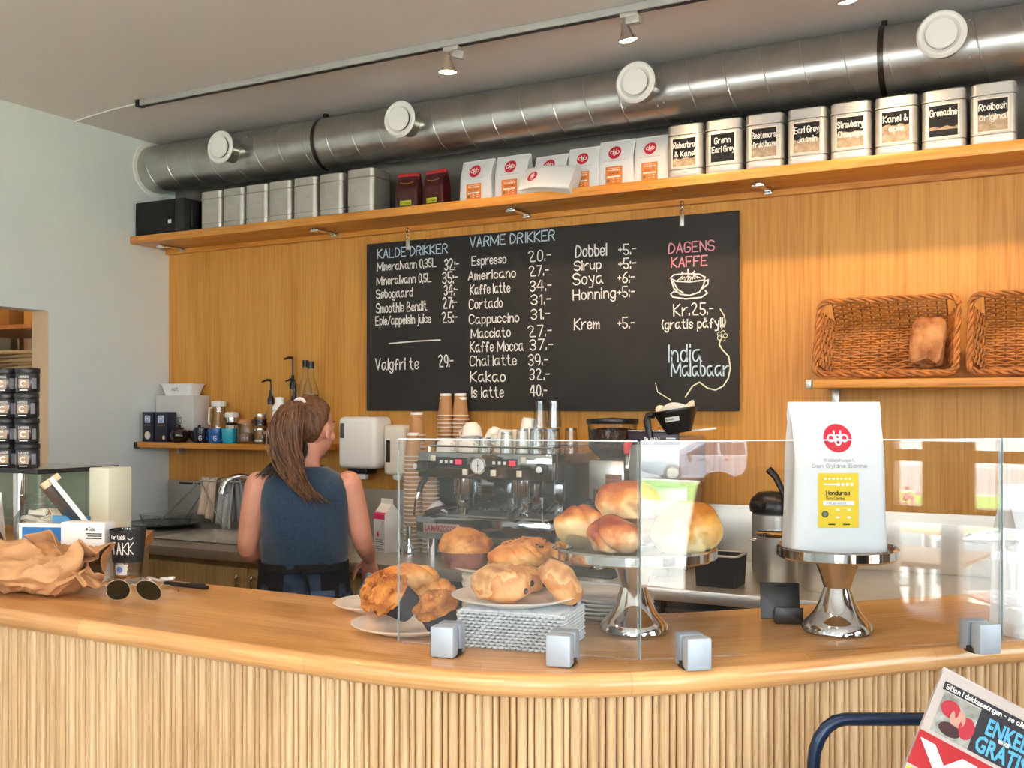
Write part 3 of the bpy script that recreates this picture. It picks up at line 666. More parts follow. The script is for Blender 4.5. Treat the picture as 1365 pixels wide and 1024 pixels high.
def coffee_bag(loc, rz, w, h, d, label, accent, group, seed=0, rx=0, big=False, lean=0):
    t = thing('coffee_bag', label, 'coffee bag', loc, rz, group, rx=rx)
    b, f = bag_geo(w, h, d, seed=seed, lean=lean); b.build('paper_bag', M_BAGW, t, ang=50)
    if not big:
        b = B(); b.box((0, -.002+lean*.98, h*.985), (w*.93, .008, h*.05), .002); b.build('folded_top', M_BAGW, t)
    l = B(); r = w*(.145 if big else .165); cz = h*(.76 if big else .74)
    roundel(l, -w*.02, cz, r, f, lambda x, z: f(x, z, .0022)); l.build('logo', [M_RED, M_PAPER], t)
    l = B(); x0, x1 = (-w*.24, w*.17) if big else (-w*.24, w*.2); z0, z1 = (h*.17, h*.53) if big else (h*.07, h*.45)
    patch(l, x0, x1, z0, z1, f, 0, 6, 8); lw = x1-x0; lh = z1-z0; f2 = lambda x, z: f(x, z, .002); f3 = lambda x, z: f(x, z, .0026)
    patch(l, x0+lw*.12, x1-lw*.12, z0+lh*.41, z0+lh*.49, f2, 1, 4, 1)
    for k in range(7): patch(l, x0+lw*(.15+.1*k), x0+lw*(.21+.1*k), z0+lh*.88, z0+lh*.91, f2, 1, 1, 1)
    patch(l, x0+lw*.14, x0+lw*.48, z0+lh*.78, z0+lh*.805, f2, 1, 2, 1)
    for k in range(4): disc(l, x0+lw*(.5+.11*k), z0+lh*.79, lw*.042, lw*.042, f2, 1, 8, 1)
    write(l, 'Honduras' if big else 'Huehue', x0+lw*.2, z0+lh*.6, lh*.075, lw*.58, f2, lh*.014, 2)
    write(l, 'San Carlos' if big else 'San Juan', x0+lw*.2, z0+lh*.515, lh*.05, lw*.45, f2, lh*.008, 2)
    write(l, 'filtermalt', x0+lw*.2, z0+lh*.43, lh*.04, lw*.5, f3, lh*.006, 3)
    disc(l, x0+lw*.17, z0+lh*.25, lw*.09, lw*.085, f2, 4, 12, 1); disc(l, x0+lw*.17, z0+lh*.25, lw*.05, lw*.045, f3, 3, 8, 1)
    for k in range(4): disc(l, x0+lw*(.48+.28*(k % 2)), z0+lh*(.33-.14*(k//2)), lw*.05, lh*.02, f2, 1, 8, 1)
    for k in range(2): patch(l, x0+lw*(.25+.36*k), x0+lw*(.42+.36*k), z0+lh*.05, z0+lh*.075, f2, 2, 1, 1)
    l.build('printed_label', [accent, M_PAPER, M_INK, M_INKGREY, mat('dark_green_print', '#4b5a33', .6)], t)
    l = B()
    write(l, 'Kolonial' if not big else 'Kolonihuset', -w*.02, h*(.6 if not big else .605), h*.02, w*.3, f, h*.002, 0, center=True)
    write(l, 'Den Gyldne Bonne', -w*.02, h*(.555 if not big else .565), h*.024, w*.55, f, h*.0028, 0, center=True)
    l.build('printed_name', M_INKGREY, t)
    return t
G = 'white coffee bags on the upper shelf'
BAGS = [(-2.41, .185, .205, 'first white coffee bag with orange label right of the dark red bags'), (-2.226, .182, .207, 'white coffee bag with orange label, second from the dark red bags'), (-2.03, .175, .185, 'white coffee bag standing behind the toppled bag, its label hidden'), (-1.868, .165, .2, 'white coffee bag with its orange label half covered by the toppled bag'), (-1.715, .178, .213, 'tall white coffee bag, second before the Rabarbra tin'), (-1.553, .166, .212, 'white coffee bag standing against the Rabarbra tin')]
for i, (x, w, h, lab) in enumerate(BAGS):
    coffee_bag((x, 4.21, ZS), random.uniform(-.06, .06), w, h, .085, lab, M_ORANGE, G, seed=i)
# toppled bag
t = thing('coffee_bag', 'crumpled white coffee bag toppled over in front of the standing white bags', 'coffee bag', (-2.02, 4.1, ZS+.03), 0, G)
b, f = bag_geo(.13, .26, .075, seed=9); M = TR(.15, 0, .005, 0, 0, -PI/2+.12) @ Matrix.Rotation(.5, 4, 'Z')
b2 = B(); b2.add(b.v, b.f, M=M); b2.build('paper_bag', M_BAGW, t, ang=50)
l = B(); roundel(l, 0, .2, .026, f, lambda x, z: f(x, z, .0022)); l2 = B(); l2.v = [tuple(M @ Vector(p)) for p in l.v]; l2.f = l.f; l2.m = l.m; l2.build('logo', [M_RED, M_PAPER], t)
# dark red bags
M_DKRED = mat('dark_red_foil', '#3d1013', .28, bump=.4, bscale=20, var=.3)
for i, (x, lab) in enumerate(((-2.785, 'dark red foil coffee bag next to the last silver tin'), (-2.63, 'dark red foil coffee bag next to the first white bag'))):
    t = thing('coffee_bag', lab, 'coffee bag', (x, 4.19, ZS), .1-.2*i, 'dark red coffee bags on the upper shelf')
    b, f = bag_geo(.128, .178, .08, seed=20+i); b.build('foil_bag', M_DKRED, t, ang=50)
    b = B(); b.box((0, -.004, .17), (.118, .014, .022), .003); b.build('red_top', mat('bright_red_foil', '#a5151b', .35), t)
    l = B(); patch(l, -.03, .03, .022, .045, f, 0, 3, 2); write(l, 'Friele', 0, .026, .014, .05, lambda x, z: f(x, z, .002), .0018, 1, center=True); l.build('label', [mat('yellow_green_label', '#b9c62b', .5), M_INK], t)
    l = B(); ribbon(l, [(-.058, .15), (-.03, .132), (0, .126), (.03, .132), (.058, .15)], .004, f); l.build('gold_line', mat('gold_print', '#b9944e', .4, .5), t)

# ---------------------------------------------------------------- middle shelf
ZM = 1.3725
M_NAVY = mat('navy_box', '#151a33', .35)
for i, (x, lab) in enumerate(((-4.468, 'navy blue tea box with a pale round portrait, left of the pair'), (-4.37, 'navy blue tea box standing against the dark teapots'))):
    t = thing('tea_box', lab, 'tea box', (x, 4.165, ZM), -.06+.1*i, 'navy tea boxes on the middle shelf')
    B().box((0, 0, .082), (.09, .07, .164), .003).build('carton', M_NAVY, t)
    fw = lambda x_, z_: (x_, -.0362, z_); q = B()
    patch(q, -.022, .022, .105, .145, fw, 0, 1, 1); ribbon(q, circ(0, .125, .013, 12), .003, lambda x_, z_: (x_, -.0366, z_), 1)
    write(q, 'w', 0, .119, .012, .012, lambda x_, z_: (x_, -.0366, z_), .002, 1, center=True)
    write(q, 'TEEHAUS', 0, .088, .008, .055, fw, .001, 2, center=True)
    if i == 0: disc(q, 0, .036, .024, .022, fw, 3, 14, 1); disc(q, .002, .032, .015, .015, lambda x_, z_: (x_, -.0366, z_), 0, 12, 1)
    else: disc(q, 0.02, .025, .01, .012, fw, 3, 10, 1)
    q.build('printed_front', [mat('pale_blue_print', '#c9d3ea', .6), mat('blue_print', '#3d548f', .6), mat('gold_print', '#b9944e', .4, .5), M_CREAM], t)
t = thing('cardboard_box', 'large pale grey cardboard box behind the navy tea boxes', 'box', (-4.375, 4.295, ZM), .0)
B().box((0, 0, .128), (.29, .12, .256), .002).build('carton', mat('grey_card', '#cfccc8', .8, var=.04), t)
q = B(); fw = lambda x_, z_: (x_, -.0608, z_)
ribbon(q, [(-.02, .09), (.05, .1), (.05, .135), (-.02, .125), (-.02, .09)], .004, fw); font_text(q, 'VA', -.012, .098, .025, .052, fw); q.build('stamp', M_INK, t)
t = thing('plastic_tub', 'white plastic tub on top of the grey cardboard box', 'tub', (-4.375, 4.295, ZM+.257), 0)
b = B()
def rr(w, d, z, r=.02):
    pts = []
    for cx, cy, a0 in ((1,1,0),(-1,1,PI/2),(-1,-1,PI),(1,-1,1.5*PI)):
        for i in range(5): a = a0+PI/2*i/4; pts.append((cx*(w/2-r)+r*math.cos(a), cy*(d/2-r)+r*math.sin(a), z))
    return pts
b.loft([rr(.19, .09, 0), rr(.235, .112, .058), rr(.25, .12, .06), rr(.25, .12, .065), rr(.23, .108, .065), rr(.185, .085, .006)]); b.build('tub', M_WHITE, t)
q = B(); write(q, 'salt', -.03, .026, .018, .05, lambda x_, z_: (x_, -.0475-.19*z_*.9, z_), .002); q.build('pen_mark', M_INK, t)

M_BROWNPOT = mat('brown_glaze', '#1d1210', .12, coat=.5)
for i, (x, lab) in enumerate(((-4.262, 'dark brown teapot beside the navy tea boxes'), (-4.165, 'dark brown teapot beside the navy mug'))):
    t = thing('teapot', lab, 'teapot', (x, 4.16+.05*i, ZM), 0, 'dark teapots on the middle shelf')
    b = B(); b.lathe([(.001, 0), (.036, 0), (.05, .02), (.053, .042), (.042, .066), (.026, .073), (.001, .074)], n=24); b.build('pot', M_BROWNPOT, t)
    b = B(); b.lathe([(.001, .072), (.028, .072), (.024, .08), (.008, .084), (.009, .092), (.001, .096)], n=18); b.build('lid', M_BROWNPOT, t)
    b = B(); b.tube([(-.045, 0, .055), (-.075, 0, .06), (-.08, 0, .035), (-.05, 0, .02)], .006, 8); b.build('handle', M_BROWNPOT, t)
    b = B(); b.tube([(.045, 0, .03), (.065, 0, .045), (.075, 0, .066)], [.012, .009, .006], 8); b.build('spout', M_BROWNPOT, t)
def mug(loc, rz, m, label, group, letter='G', r=.041, h=.078, cat='mug', parts=True, inner=None):
    t = thing('mug', label, cat, loc, rz, group)
    b = B(); b.lathe([(.001, 0), (r*.8, 0), (r*.93, .008), (r, h*.5), (r, h), (r-.004, h), (r-.005, .012), (.001, .008)], n=24); b.build('cup', m, t)
    b = B(); b.tube([(-r*.96, 0, h*.82), (-r-.02, 0, h*.8), (-r-.03, 0, h*.5), (-r-.018, 0, h*.22), (-r*.95, 0, h*.18)], .0055, 8); b.build('handle', m, t)
    if letter:
        q = B(); write(q, letter, .018, h*.18, h*.3, .014, lambda x, z: ((r+.0008)*math.sin(x/r), -(r+.0008)*math.cos(x/r), z), .003); q.build('letter', M_CHALK, t)
    return t
G = 'coloured mugs on the middle shelf'
mug((-4.09, 4.15, ZM), .0, mat('navy_glaze', '#161a2c', .15, coat=.4), 'navy mug between the dark teapot and the blue mug', G)
mug((-3.985, 4.15, ZM), .0, mat('blue_glaze', '#17549a', .15, coat=.4), 'bright blue mug between the navy and turquoise mugs', G)
mug((-3.89, 4.15, ZM), .0, mat('turquoise_glaze', '#2fa3b8', .15, coat=.4), 'turquoise mug beside the cork lidded jar', G, '')
t = thing('glass_pitcher', 'clear glass pitcher with a white lid behind the blue mug', 'pitcher', (-4.1, 4.29, ZM))
b = B(); b.lathe([(.001, 0), (.042, 0), (.043, .1), (.034, .15), (.034, .2), (.032, .2), (.032, .15), (.041, .1), (.04, .004), (.001, .004)], n=24); b.build('body', M_GLASS, t)
b = B(); b.lathe([(.001, .195), (.036, .195), (.04, .203), (.042, .222), (.001, .226)], n=24); b.build('lid', M_WHITE, t)
b = B(); b.tube([(-.035, 0, .19), (-.07, 0, .185), (-.075, 0, .12), (-.072, 0, .1), (-.06, 0, .098)], .006, 8); b.build('handle', M_WHITE, t)
t = thing('thermos_jug', 'small steel thermos with a white lid beside the glass pitcher', 'thermos', (-4.005, 4.29, ZM))
b = B(); b.lathe([(.001, 0), (.035, 0), (.036, .09), (.03, .1), (.03, .135), (.001, .136)], n=24); b.build('body', M_CHROME, t)
b = B(); b.lathe([(.001, .135), (.037, .135), (.039, .15), (.036, .163), (.001, .165)], n=24); b.build('lid', M_WHITE, t)
b = B(); b.lathe([(.0365, .095), (.0375, .1), (.031, .108)], n=24, cap=False); b.build('band', M_BLACK, t)

def jar(loc, r, h, label, lidm, fill, group=None, lidh=.02, name='glass_jar'):
    t = thing(name, label, 'jar', loc, 0, group)
    b = B(); b.lathe([(.001, 0), (r*.9, 0), (r, .01), (r, h*.82), (r*.86, h*.9), (r*.86, h), (r*.82, h), (r*.82, h*.9), (r*.95, h*.8), (r*.95, .012), (.001, .006)], n=24); b.build('jar_glass', M_GLASS, t)
    b = B(); b.lathe([(.001, h), (r*.9, h), (r*.93, h+lidh*.5), (r*.9, h+lidh), (.001, h+lidh*1.1)], n=24); b.build('lid', lidm, t)
    if fill:
        b = B(); b.lathe([(.001, .008), (r*.92, .012), (r*.92, h*fill[0]), (r*.5, h*fill[0]*1.04), (.001, h*fill[0]*1.05)], n=20); b.build('contents', fill[1], t)
    return t
jar((-3.79, 4.16, ZM), .048, .105, 'round glass jar with a cork lid and brown contents', mat('cork', '#b27d4f', .8, var=.2, vscale=40), (.5, mat('nuts', '#7a5a45', .8, var=.5, vscale=70, bump=.8, bscale=70)))
jar((-3.69, 4.16, ZM), .034, .068, 'small clear glass jar under a dark topped jar', M_CHROME, (.3, mat('crystals', '#d8d2c8', .6, var=.2, vscale=90)), 'small stacked jars on the middle shelf', .012)
jar((-3.69, 4.16, ZM+.083), .034, .058, 'small jar of dark jam stacked on the clear jar', M_STEEL, (.75, mat('dark_jam', '#32151c', .3)), 'small stacked jars on the middle shelf', .014)
jar((-3.62, 4.15, ZM), .036, .052, 'low jar with a steel rim and dark contents beside the white bottle', M_STEEL, (.7, M_MATTBLACK), None, .014)
def bottle(loc, r, h, neck, label, m, cap, lab=None, liquid=None, pump=False, text=None, name='syrup_bottle', cat='bottle'):
    t = thing(name, label, cat, loc, 0, 'bottles on the middle shelf')
    hs = h*.62; rn = r*.36
    b = B(); b.lathe([(.001, 0), (r*.95, 0), (r, .008), (r, hs), (r*.8, hs+h*.09), (rn*1.1, hs+h*.2), (rn, h), (rn*.8, h), (.001, h-.002)], n=24); b.build('bottle_body', m, t)
    if liquid:
        b = B(); b.lathe([(.001, .004), (r*.93, .006), (r*.93, hs*liquid[0]), (.001, hs*liquid[0])], n=20); b.build('syrup', liquid[1], t)
    if lab:
        b = B(); b.lathe([(r+.001, h*.16), (r+.001, h*.5)], n=24, cap=False); lo = b.build('label', lab, t)
        if text:
            q = B(); font_text(q, text, 0, h*.36, h*.07, r*1.5, lambda x, z: ((r+.002)*math.sin(x/r), -(r+.002)*math.cos(x/r), z), center=True); q.build('label_text', M_INK, lo)
    if pump:
        b = B(); b.lathe([(rn*1.4, h-.015), (rn*1.5, h+.01), (rn*.9, h+.03), (.009, h+.04), (.009, h+.06), (.004, h+.062), (.004, h+neck)], n=14); b.tube([(0, 0, h+neck), (-.02, -.004, h+neck+.004), (-.05, -.01, h+neck-.006)], [.008, .007, .004], 8); b.build('pump', cap, t)
    else:
        b = B(); b.lathe([(rn*1.15, h-.03), (rn*1.2, h+.006), (.001, h+.008)], n=16); b.build('cap', cap, t)
    return t
M_AMB = mat('amber_syrup', '#c2521c', .15, coat=.4); M_DKSYR = mat('dark_syrup', '#1a100c', .12, coat=.4)
bottle((-3.605, 4.315, ZM), .034, .30, .15, 'tallest syrup bottle with a black pump head', M_GLASS, M_BLACK, mat('syrup_label', '#4d2a22', .5), (.8, M_AMB), True, 'DA')
bottle((-3.685, 4.235, ZM), .034, .22, .11, 'amber syrup bottle with a black pump and orange label', M_GLASS, M_BLACK, mat('orange_print', '#d9692a', .5), (.5, M_DKSYR), True, '28')
bottle((-3.515, 4.22, ZM), .032, .225, .105, 'black pump syrup bottle hidden by the head of the barista', M_GLASS, M_BLACK, mat('brown_print', '#3a2b22', .5), (.7, M_DKSYR), True)
bottle((-3.525, 4.32, ZM), .037, .43, 0, 'black capped clear bottle with a reddish label', M_GLASS, M_BLACK, mat('red_print', '#8b3a2a', .5), (.6, M_DKSYR), False)
bottle((-3.44, 4.26, ZM), .042, .42, 0, 'dark bottle with a yellow label nearest the towel dispenser', M_GLASS, M_BLACK, mat('yellow_print', '#c9b522', .5), (.98, M_DKSYR), False, 'V')
t = thing('shaker_bottle', 'white plastic shaker bottle in front of the syrup bottles', 'bottle', (-3.535, 4.13, ZM))
b = B(); b.lathe([(.001, 0), (.035, 0), (.037, .01), (.039, .16), (.034, .172), (.038, .178), (.037, .192), (.022, .212), (.021, .215)], n=24); b.build('body', M_WHITE, t)
b = B(); b.lathe([(.023, .213), (.023, .24), (.001, .242)], n=24); b.build('cap', M_WHITE, t)

# ---------------------------------------------------------------- dispensers on the panelling
t = thing('paper_towel_dispenser', 'white paper towel dispenser on the oak panelling behind the barista', 'dispenser', (-3.11, 4.36, 1.245))
b = B(); b.box((0, -.08, .14), (.235, .155, .26), .028, seg=4); b.build('housing', M_WHITE, t)
b = B(); b.box((-.085, -.158, .2), (.024, .006, .075), .002); b.build('level_window', mat('smoky_window', '#55554f', .2), t)
b = B(); b.box((-.02, -.08, -.004), (.12, .09, .03), .008); b.build('outlet', M_BLACK, t)
b = B(); b.box((-.02, -.1, -.03), (.09, .03, .03), .006); b.build('paper_towel', M_PAPER, t)
b = B(); b.box((0, -.06, .272), (.03, .02, .008), .002); b.build('key_lock', M_STEEL, t)
t = thing('soap_dispenser', 'cream soap dispenser beside the paper towel dispenser', 'dispenser', (-2.915, 4.36, 1.225))
b = B(); b.box((0, -.06, .125), (.125, .115, .25), .022, seg=4); b.build('housing', mat('cream_plastic', '#e9e2d6', .35), t)
b = B(); b.box((-.03, -.119, .12), (.022, .005, .11), .002); b.build('level_window', M_MATTBLACK, t)
b = B(); b.lathe([(.001, -.025), (.022, -.02), (.026, -.005), (.022, .01)], n=18, c=(0, -.08, .0)); b.build('push_knob', M_WHITE, t)
b = B(); b.box((0, -.045, .25), (.05, .05, .006), .002); b.build('top_plate', M_STEEL, t)

# ---------------------------------------------------------------- wicker baskets and loaf
M_WICK = mat('wicker', '#a3652c', .55, var=.35, vscale=25); M_WICKD = mat('wicker_stake', '#7a4722', .6)
def basket(loc, W_, H_, D_, label, tilt):
    """woven tray: strands wave in and out round upright stakes on floor and four walls, plaited rim"""
    t = thing('wicker_basket', label, 'basket', loc, 0, 'wicker bread baskets on the right shelf', rx=tilt)
    # local frame: x across, z up the back, opening towards -y
    b = B(); st = B(); ns = 11
    def wall(p, q, o, nst, rows, flip=0):
        """weave between edge p->q (bottom) and offset o (direction and height to the rim)"""
        p, q, o = Vector(p), Vector(q), Vector(o); nrm = (q-p).cross(o).normalized()
        for i in range(nst+1):
            u = i/nst; a = p.lerp(q, u); st.tube([a, a+o], .0032, 5)
        for r in range(rows):
            v = (r+.5)/rows; pts = []
            for i in range(nst*4+1):
                u = i/(nst*4); ph = PI*(u*nst+r+flip)
                pts.append(p.lerp(q, u)+o*v+nrm*.0055*math.sin(ph+PI/2)+o.normalized()*.0016*noise.noise(Vector((u*9, r, 1))))
            b.tube(pts, .0048, 5)
    iw, ih = W_/2-.045, H_/2-.045
    wall((-iw, D_, -ih), (iw, D_, -ih), (0, 0, 2*ih), 12, 20)                       # base of the basket
    for a, c in (((-iw, D_, -ih), (iw, D_, -ih)), ((iw, D_, ih), (-iw, D_, ih))):
        s = -1 if a[2] < 0 else 1; wall(a, c, (0, -D_, s*.04), 12, 9)
    for a, c, s in (((-iw, D_, ih), (-iw, D_, -ih), -1), ((iw, D_, -ih), (iw, D_, ih), 1)): wall(a, c, (s*.04, -D_, 0), 6, 9)
    b.build('woven_strands', M_WICK, t); st.build('stakes', M_WICKD, t)
    rim = B(); X, Z = W_/2, H_/2; path = []
    for cx, cz, a0 in ((1,1,0),(-1,1,PI/2),(-1,-1,PI),(1,-1,1.5*PI)):
        for i in range(7): a = a0+PI/2*i/6; path.append(Vector((cx*(X-.035)+.035*math.cos(a), -.002, cz*(Z-.035)+.035*math.sin(a))))
    fine = []
    for i in range(len(path)):
        p, q = path[i], path[(i+1) % len(path)]; k = max(1, int((q-p).length/.012))
        fine += [p.lerp(q, j/k) for j in range(k)]
    n = len(fine)
    for s in range(3):
        pts = []
        for i, p in enumerate(fine):
            out = Vector((p.x/X, 0, p.z/Z)).normalized(); a = 2*PI*i*round(n/9)/n+s*2*PI/3
            pts.append(p+out*.008*math.cos(a)+Vector((0, 1, 0))*.009*math.sin(a))
        rim.tube(pts, .0062, 6, closed=True)
    rim.build('plaited_rim', M_WICK, t)
    return t
ZB = 1.664
basket((-.605, 4.15, ZB+.165), .505, .315, .1, 'wicker basket holding one loaf on the right shelf', -.40)
basket((-.06, 4.15, ZB+.165), .5, .315, .1, 'empty wicker basket cut off by the picture edge on the right shelf', -.40)
M_CRUST = mat('rustic_crust', '#7d3f16', .75, vscale=14, col2='#c48f5c', bump=.6, bscale=60, detail=6)
b = B(); b.ball((0, 0, 0), (.072, .055, .112), 28, .14, 9, seed=3, fn=lambda d: 1/max(.78, (abs(d.x)**4+abs(d.y)**4+abs(d.z)**4)**.25)*.84)
solo('bread_loaf', b, M_CRUST, 'floury crusty loaf standing in the wicker basket', 'bread', (-.455, 4.145, ZB+.138), 0, rx=-.38, ry=.05)
# ---------------------------------------------------------------- espresso machine
ZW = .9105
t = thing('espresso_machine', 'two group chrome espresso machine on the back worktop with white cups on its roof', 'espresso machine', (-2.175, 4.08, ZW))
M_MIRROR = mat('polished_steel', '#8f8f90', .08, 1); M_MDARK = mat('machine_dark', '#2a2b2d', .2, .7)
# x -.325..+.325, front at y=-.25
B().box((0, .03, .40), (.62, .44, .1), .008).build('upper_body', M_MIRROR, t)
o = B().box((0, -.222, .400), (.65, .06, .112), .006).build('control_panel', M_MIRROR, t)
b = B(); b.box((-.16, -.2535, .415), (.17, .003, .04)); b.box((.09, -.2535, .415), (.15, .003, .035)); b.build('display', M_BLACK, o)
b = B()
for cx in (-.16, .10):
    for k in range(3): b.box((cx-.045+.026*k, -.2555, .415), (.013, .002, .013))
b.build('buttons', M_WHITE, o)
b = B()
for cx in (-.16, .10): b.box((cx+.042, -.2555, .415), (.03, .002, .02))
b.build('red_digits', mat('red_display', '#e0243a', .4, emit=1.5), o)
for k, (bx, bz) in enumerate(((-.245, .43), (-.085, .372), (.052, .372), (.195, .43), (.175, .372))): B().box((bx, -.256, bz), (.024, .007, .026), .002).build('rocker_switch', mat('switch_cream', '#f1e6cf', .4), o)
b = B(); b.lathe([(.001, 0), (.036, 0), (.038, .01), (.034, .014), (.032, .01), (.001, .01)], n=28, M=TR(-.018, -.252, .402, 0, PI/2)); g = b.build('pressure_gauge', M_CHROME, o)
b = B(); b.lathe([(.001, .0108), (.031, .0108)], n=28, M=TR(-.018, -.252, .402, 0, PI/2), cap=False); b.build('dial', M_WHITE, g)
b = B(); b.box((-.018, -.264, .402), (.002, .001, .045), M=None); b.box((-.018, -.264, .402), (.006, .001, .006)); b.build('needle', M_INK, g)
for sx, kx in ((-1, -.285), (1, .272)):
    b = B(); b.lathe([(.001, 0), (.017, 0), (.024, .012), (.024, .04), (.016, .056), (.001, .058)], n=10, M=TR(kx, -.252, .395, sx*.35, PI/2)); kb = b.build('steam_knob', M_BLACK if sx < 0 else M_MDARK, o)
    b = B(); b.lathe([(.001, .056), (.013, .057), (.012, .061), (.001, .062)], n=14, M=TR(kx, -.252, .395, sx*.35, PI/2)); b.build('knob_cap', M_WHITE, kb)
    b = B(); b.tube([(kx*1.02, -.235, .345), (kx*1.06, -.27, .30), (kx*1.09, -.29, .25), (kx*1.12, -.295, .18)], [.009, .007, .006, .005], 8); b.build('steam_wand', M_CHROME, t)
    b = B(); b.tube([(kx*1.02, -.24, .34), (kx*1.05, -.265, .315), (kx*1.07, -.278, .28)], .013, 10); b.build('wand_grip', M_BLACK, t)
B().box((0, .14, .24), (.6, .22, .26), .006).build('splash_back', M_MIRROR, t)
for sx in (-1, 1): B().box((sx*.315, .06, .26), (.014, .36, .3), .004).build('side_panel', M_MDARK, t)
o = B().box((0, -.06, .13), (.652, .42, .10), .008).build('drip_tray', M_MIRROR, t)
b = B()
for k in range(24): b.box((-.29+.0252*k, -.12, .184), (.006, .24, .006))
b.box((0, -.235, .184), (.6, .006, .006)); b.build('drip_grille', M_STEEL, o)
b = B(); b.box((-.195, -.2715, .128), (.18, .004, .042), .0015); bd = b.build('name_plate', mat('plate_silver', '#c7b9b0', .3, .6), o)
b = B(); font_text(b, 'LA MARZOCCO', -.195, .116, .025, .158, lambda x, z: (x, -.2742, z), center=True, bold=.025); b.build('name_letters', M_RED, bd)
for sx in (-1, 1):
    for y in (-.21, .12): b = B(); b.cyl((sx*.28, y, 0), (sx*.28, y, .085), .024, 16); b.build('leg', M_CHROME, t)
for gx in (-.16, .13):
    b = B(); b.lathe([(.001, .23), (.04, .23), (.042, .26), (.05, .27), (.05, .36)], n=20, c=(gx, -.13, 0)); b.build('group_head', M_CHROME, t)
    b = B(); b.lathe([(.001, .195), (.026, .195), (.036, .205), (.037, .232), (.001, .233)], n=20, c=(gx, -.13, 0)); b.tube([(gx-.012, -.13, .2), (gx-.02, -.13, .18)], .006, 6); b.tube([(gx+.012, -.13, .2), (gx+.02, -.13, .18)], .006, 6)
    pf = b.build('portafilter', M_CHROME, t)
    b = B(); ex = -.075 if gx < 0 else .02
    b.tube([(gx+ex*.3, -.165, .215), (gx+ex*.6, -.2, .212), (gx+ex, -.245, .205), (gx+ex*1.3, -.29, .19)], [.008, .013, .014, .016], 10); b.build('portafilter_handle', mat('bakelite', '#2a1c14', .35), pf)
b = B()
for y in (-.20, .24): b.tube([(-.3, y, .48), (.3, y, .48)], .005, 6)
for x in (-.3, .3): b.tube([(x, -.2, .48), (x, .24, .48)], .005, 6)
for x in (-.3, 0, .3):
    for y in (-.2, .24): b.tube([(x, y, .45), (x, y, .482)], .004, 6)
b.build('cup_rail', M_CHROME, t)
for x, lab, r, h in ((-.3, 'a', 0, 0),):
    b = B(); b.box((-.305, -.1, .475), (.03, .05, .05), .004); b.build('roof_box', M_BLACK, t)
MTX, MTY = -2.175, 4.08
# things lying on the drip tray
b = B(); b.grid(14, 10, lambda u, v: (.11*(u-.5)*(1-.3*v), .1*(v-.5), .052*math.sin(PI*u)**.7*(.35+.65*math.sin(PI*min(1, v*1.1)))+.006*noise.noise(Vector((u*6, v*6, 2)))+.003))
o = solo('cleaning_cloth', b, mat('cloth_white', '#e6e4e6', .9, bump=.3, bscale=60), 'crumpled white cleaning cloth on the left of the drip tray', 'cloth', (MTX-.255, MTY-.2, ZW+.186), .3)
o.modifiers.new('thick', 'SOLIDIFY').thickness = .003
M_BEAN = mat('coffee_beans', '#3a1d12', .4, var=.5, vscale=120, bump=1, bscale=110)
def tumbler(loc, r, h, label, group, flip=False, fill=None, taper=.8, rx=0, ry=0):
    t = thing('drinking_glass', label, 'glass', loc, 0, group, rx=rx, ry=ry)
    b = B(); P = [(.001, 0), (r*taper, 0), (r, h), (r*.93, h), (r*taper*.9, .01), (.001, .008)]
    if flip: P = [(q, h-z) for q, z in P]
    b.lathe(P, n=20); b.build('glass_wall', M_GLASS, t)
    b = B(); k = [(.001, .001), (r*taper*.95, .001), (r*taper*.95, .012), (.001, .013)]
    if flip: k = [(q, h-z) for q, z in k]
    b.lathe(k, n=20); b.build('thick_bottom', (MATS.get('glass_bottom') or glass_mat('glass_bottom', (.75, .8, .82), .12)), t)
    return t
tumbler((MTX+.115, MTY-.2, ZW+.188), .028, .075, 'small glass standing on the drip tray under the right coffee group', 'glasses at the espresso machine')
b = B(); b.lathe([(.001, 0), (.026, 0), (.027, .03), (.02, .036), (.02, .05), (.026, .056), (.024, .06), (.001, .06)], n=20)
solo('tamper', b, M_CHROME, 'shiny steel tamper on the drip tray under the left coffee group', 'tamper', (MTX-.13, MTY-.2, ZW+.188))
# cups on the roof
ZR = ZW+.4505
G = 'white cups on the espresso machine'
def white_cup(loc, r, h, label, rz=0, flip=True, tilt=(0, 0)):
    t = thing('coffee_cup', label, 'cup', loc, rz, G, rx=tilt[0], ry=tilt[1])
    P = [(.001, 0), (r*.55, 0), (r*.62, .006), (r*.86, h*.3), (r, h), (r*.95, h), (r*.8, h*.3), (r*.5, .012), (.001, .01)]
    H_ = [(r*.95, 0, h*.8), (r+.022, 0, h*.82), (r+.028, 0, h*.55), (r+.008, 0, h*.33), (r*.85, 0, h*.34)]
    if flip: P = [(q, h-z) for q, z in P]; H_ = [(x, y, h-z) for x, y, z in H_]
    b = B(); b.lathe(P, n=24); b.build('bowl', M_PORC, t)
    b = B(); b.tube(H_, .005, 8); b.build('handle', M_PORC, t)
for x, y, z, r, h, rz, tl, lab in (
    (-.255, -.13, 0, .049, .062, -.5, (0, 0), 'white cup upside down at the front left of the cup pile'),
    (-.15, -.12, 0, .047, .062, -.4, (0, 0), 'white cup upside down, second along the front of the pile'),
    (-.25, .0, .0, .048, .062, 2.6, (0, 0), 'white cup at the back left of the pile with its handle towards the paper cups'),
    (-.15, .0, .0, .047, .06, 2.9, (0, 0), 'white cup hidden at the back of the pile'),
    (-.17, -.05, .066, .049, .064, 2.9, (.1, .15), 'white cup lying on top of the pile with its handle on the left'),
    (-.075, -.03, .05, .043, .06, .6, (-.2, .35), 'white cup tipped over beside the top cup of the pile'),
    (-.04, .04, 0, .042, .06, 1.6, (0, 0), 'white cup in the back row behind the small glasses')):
    white_cup((MTX+x, MTY+y, ZR+z), r, h, lab, rz, True, tl)
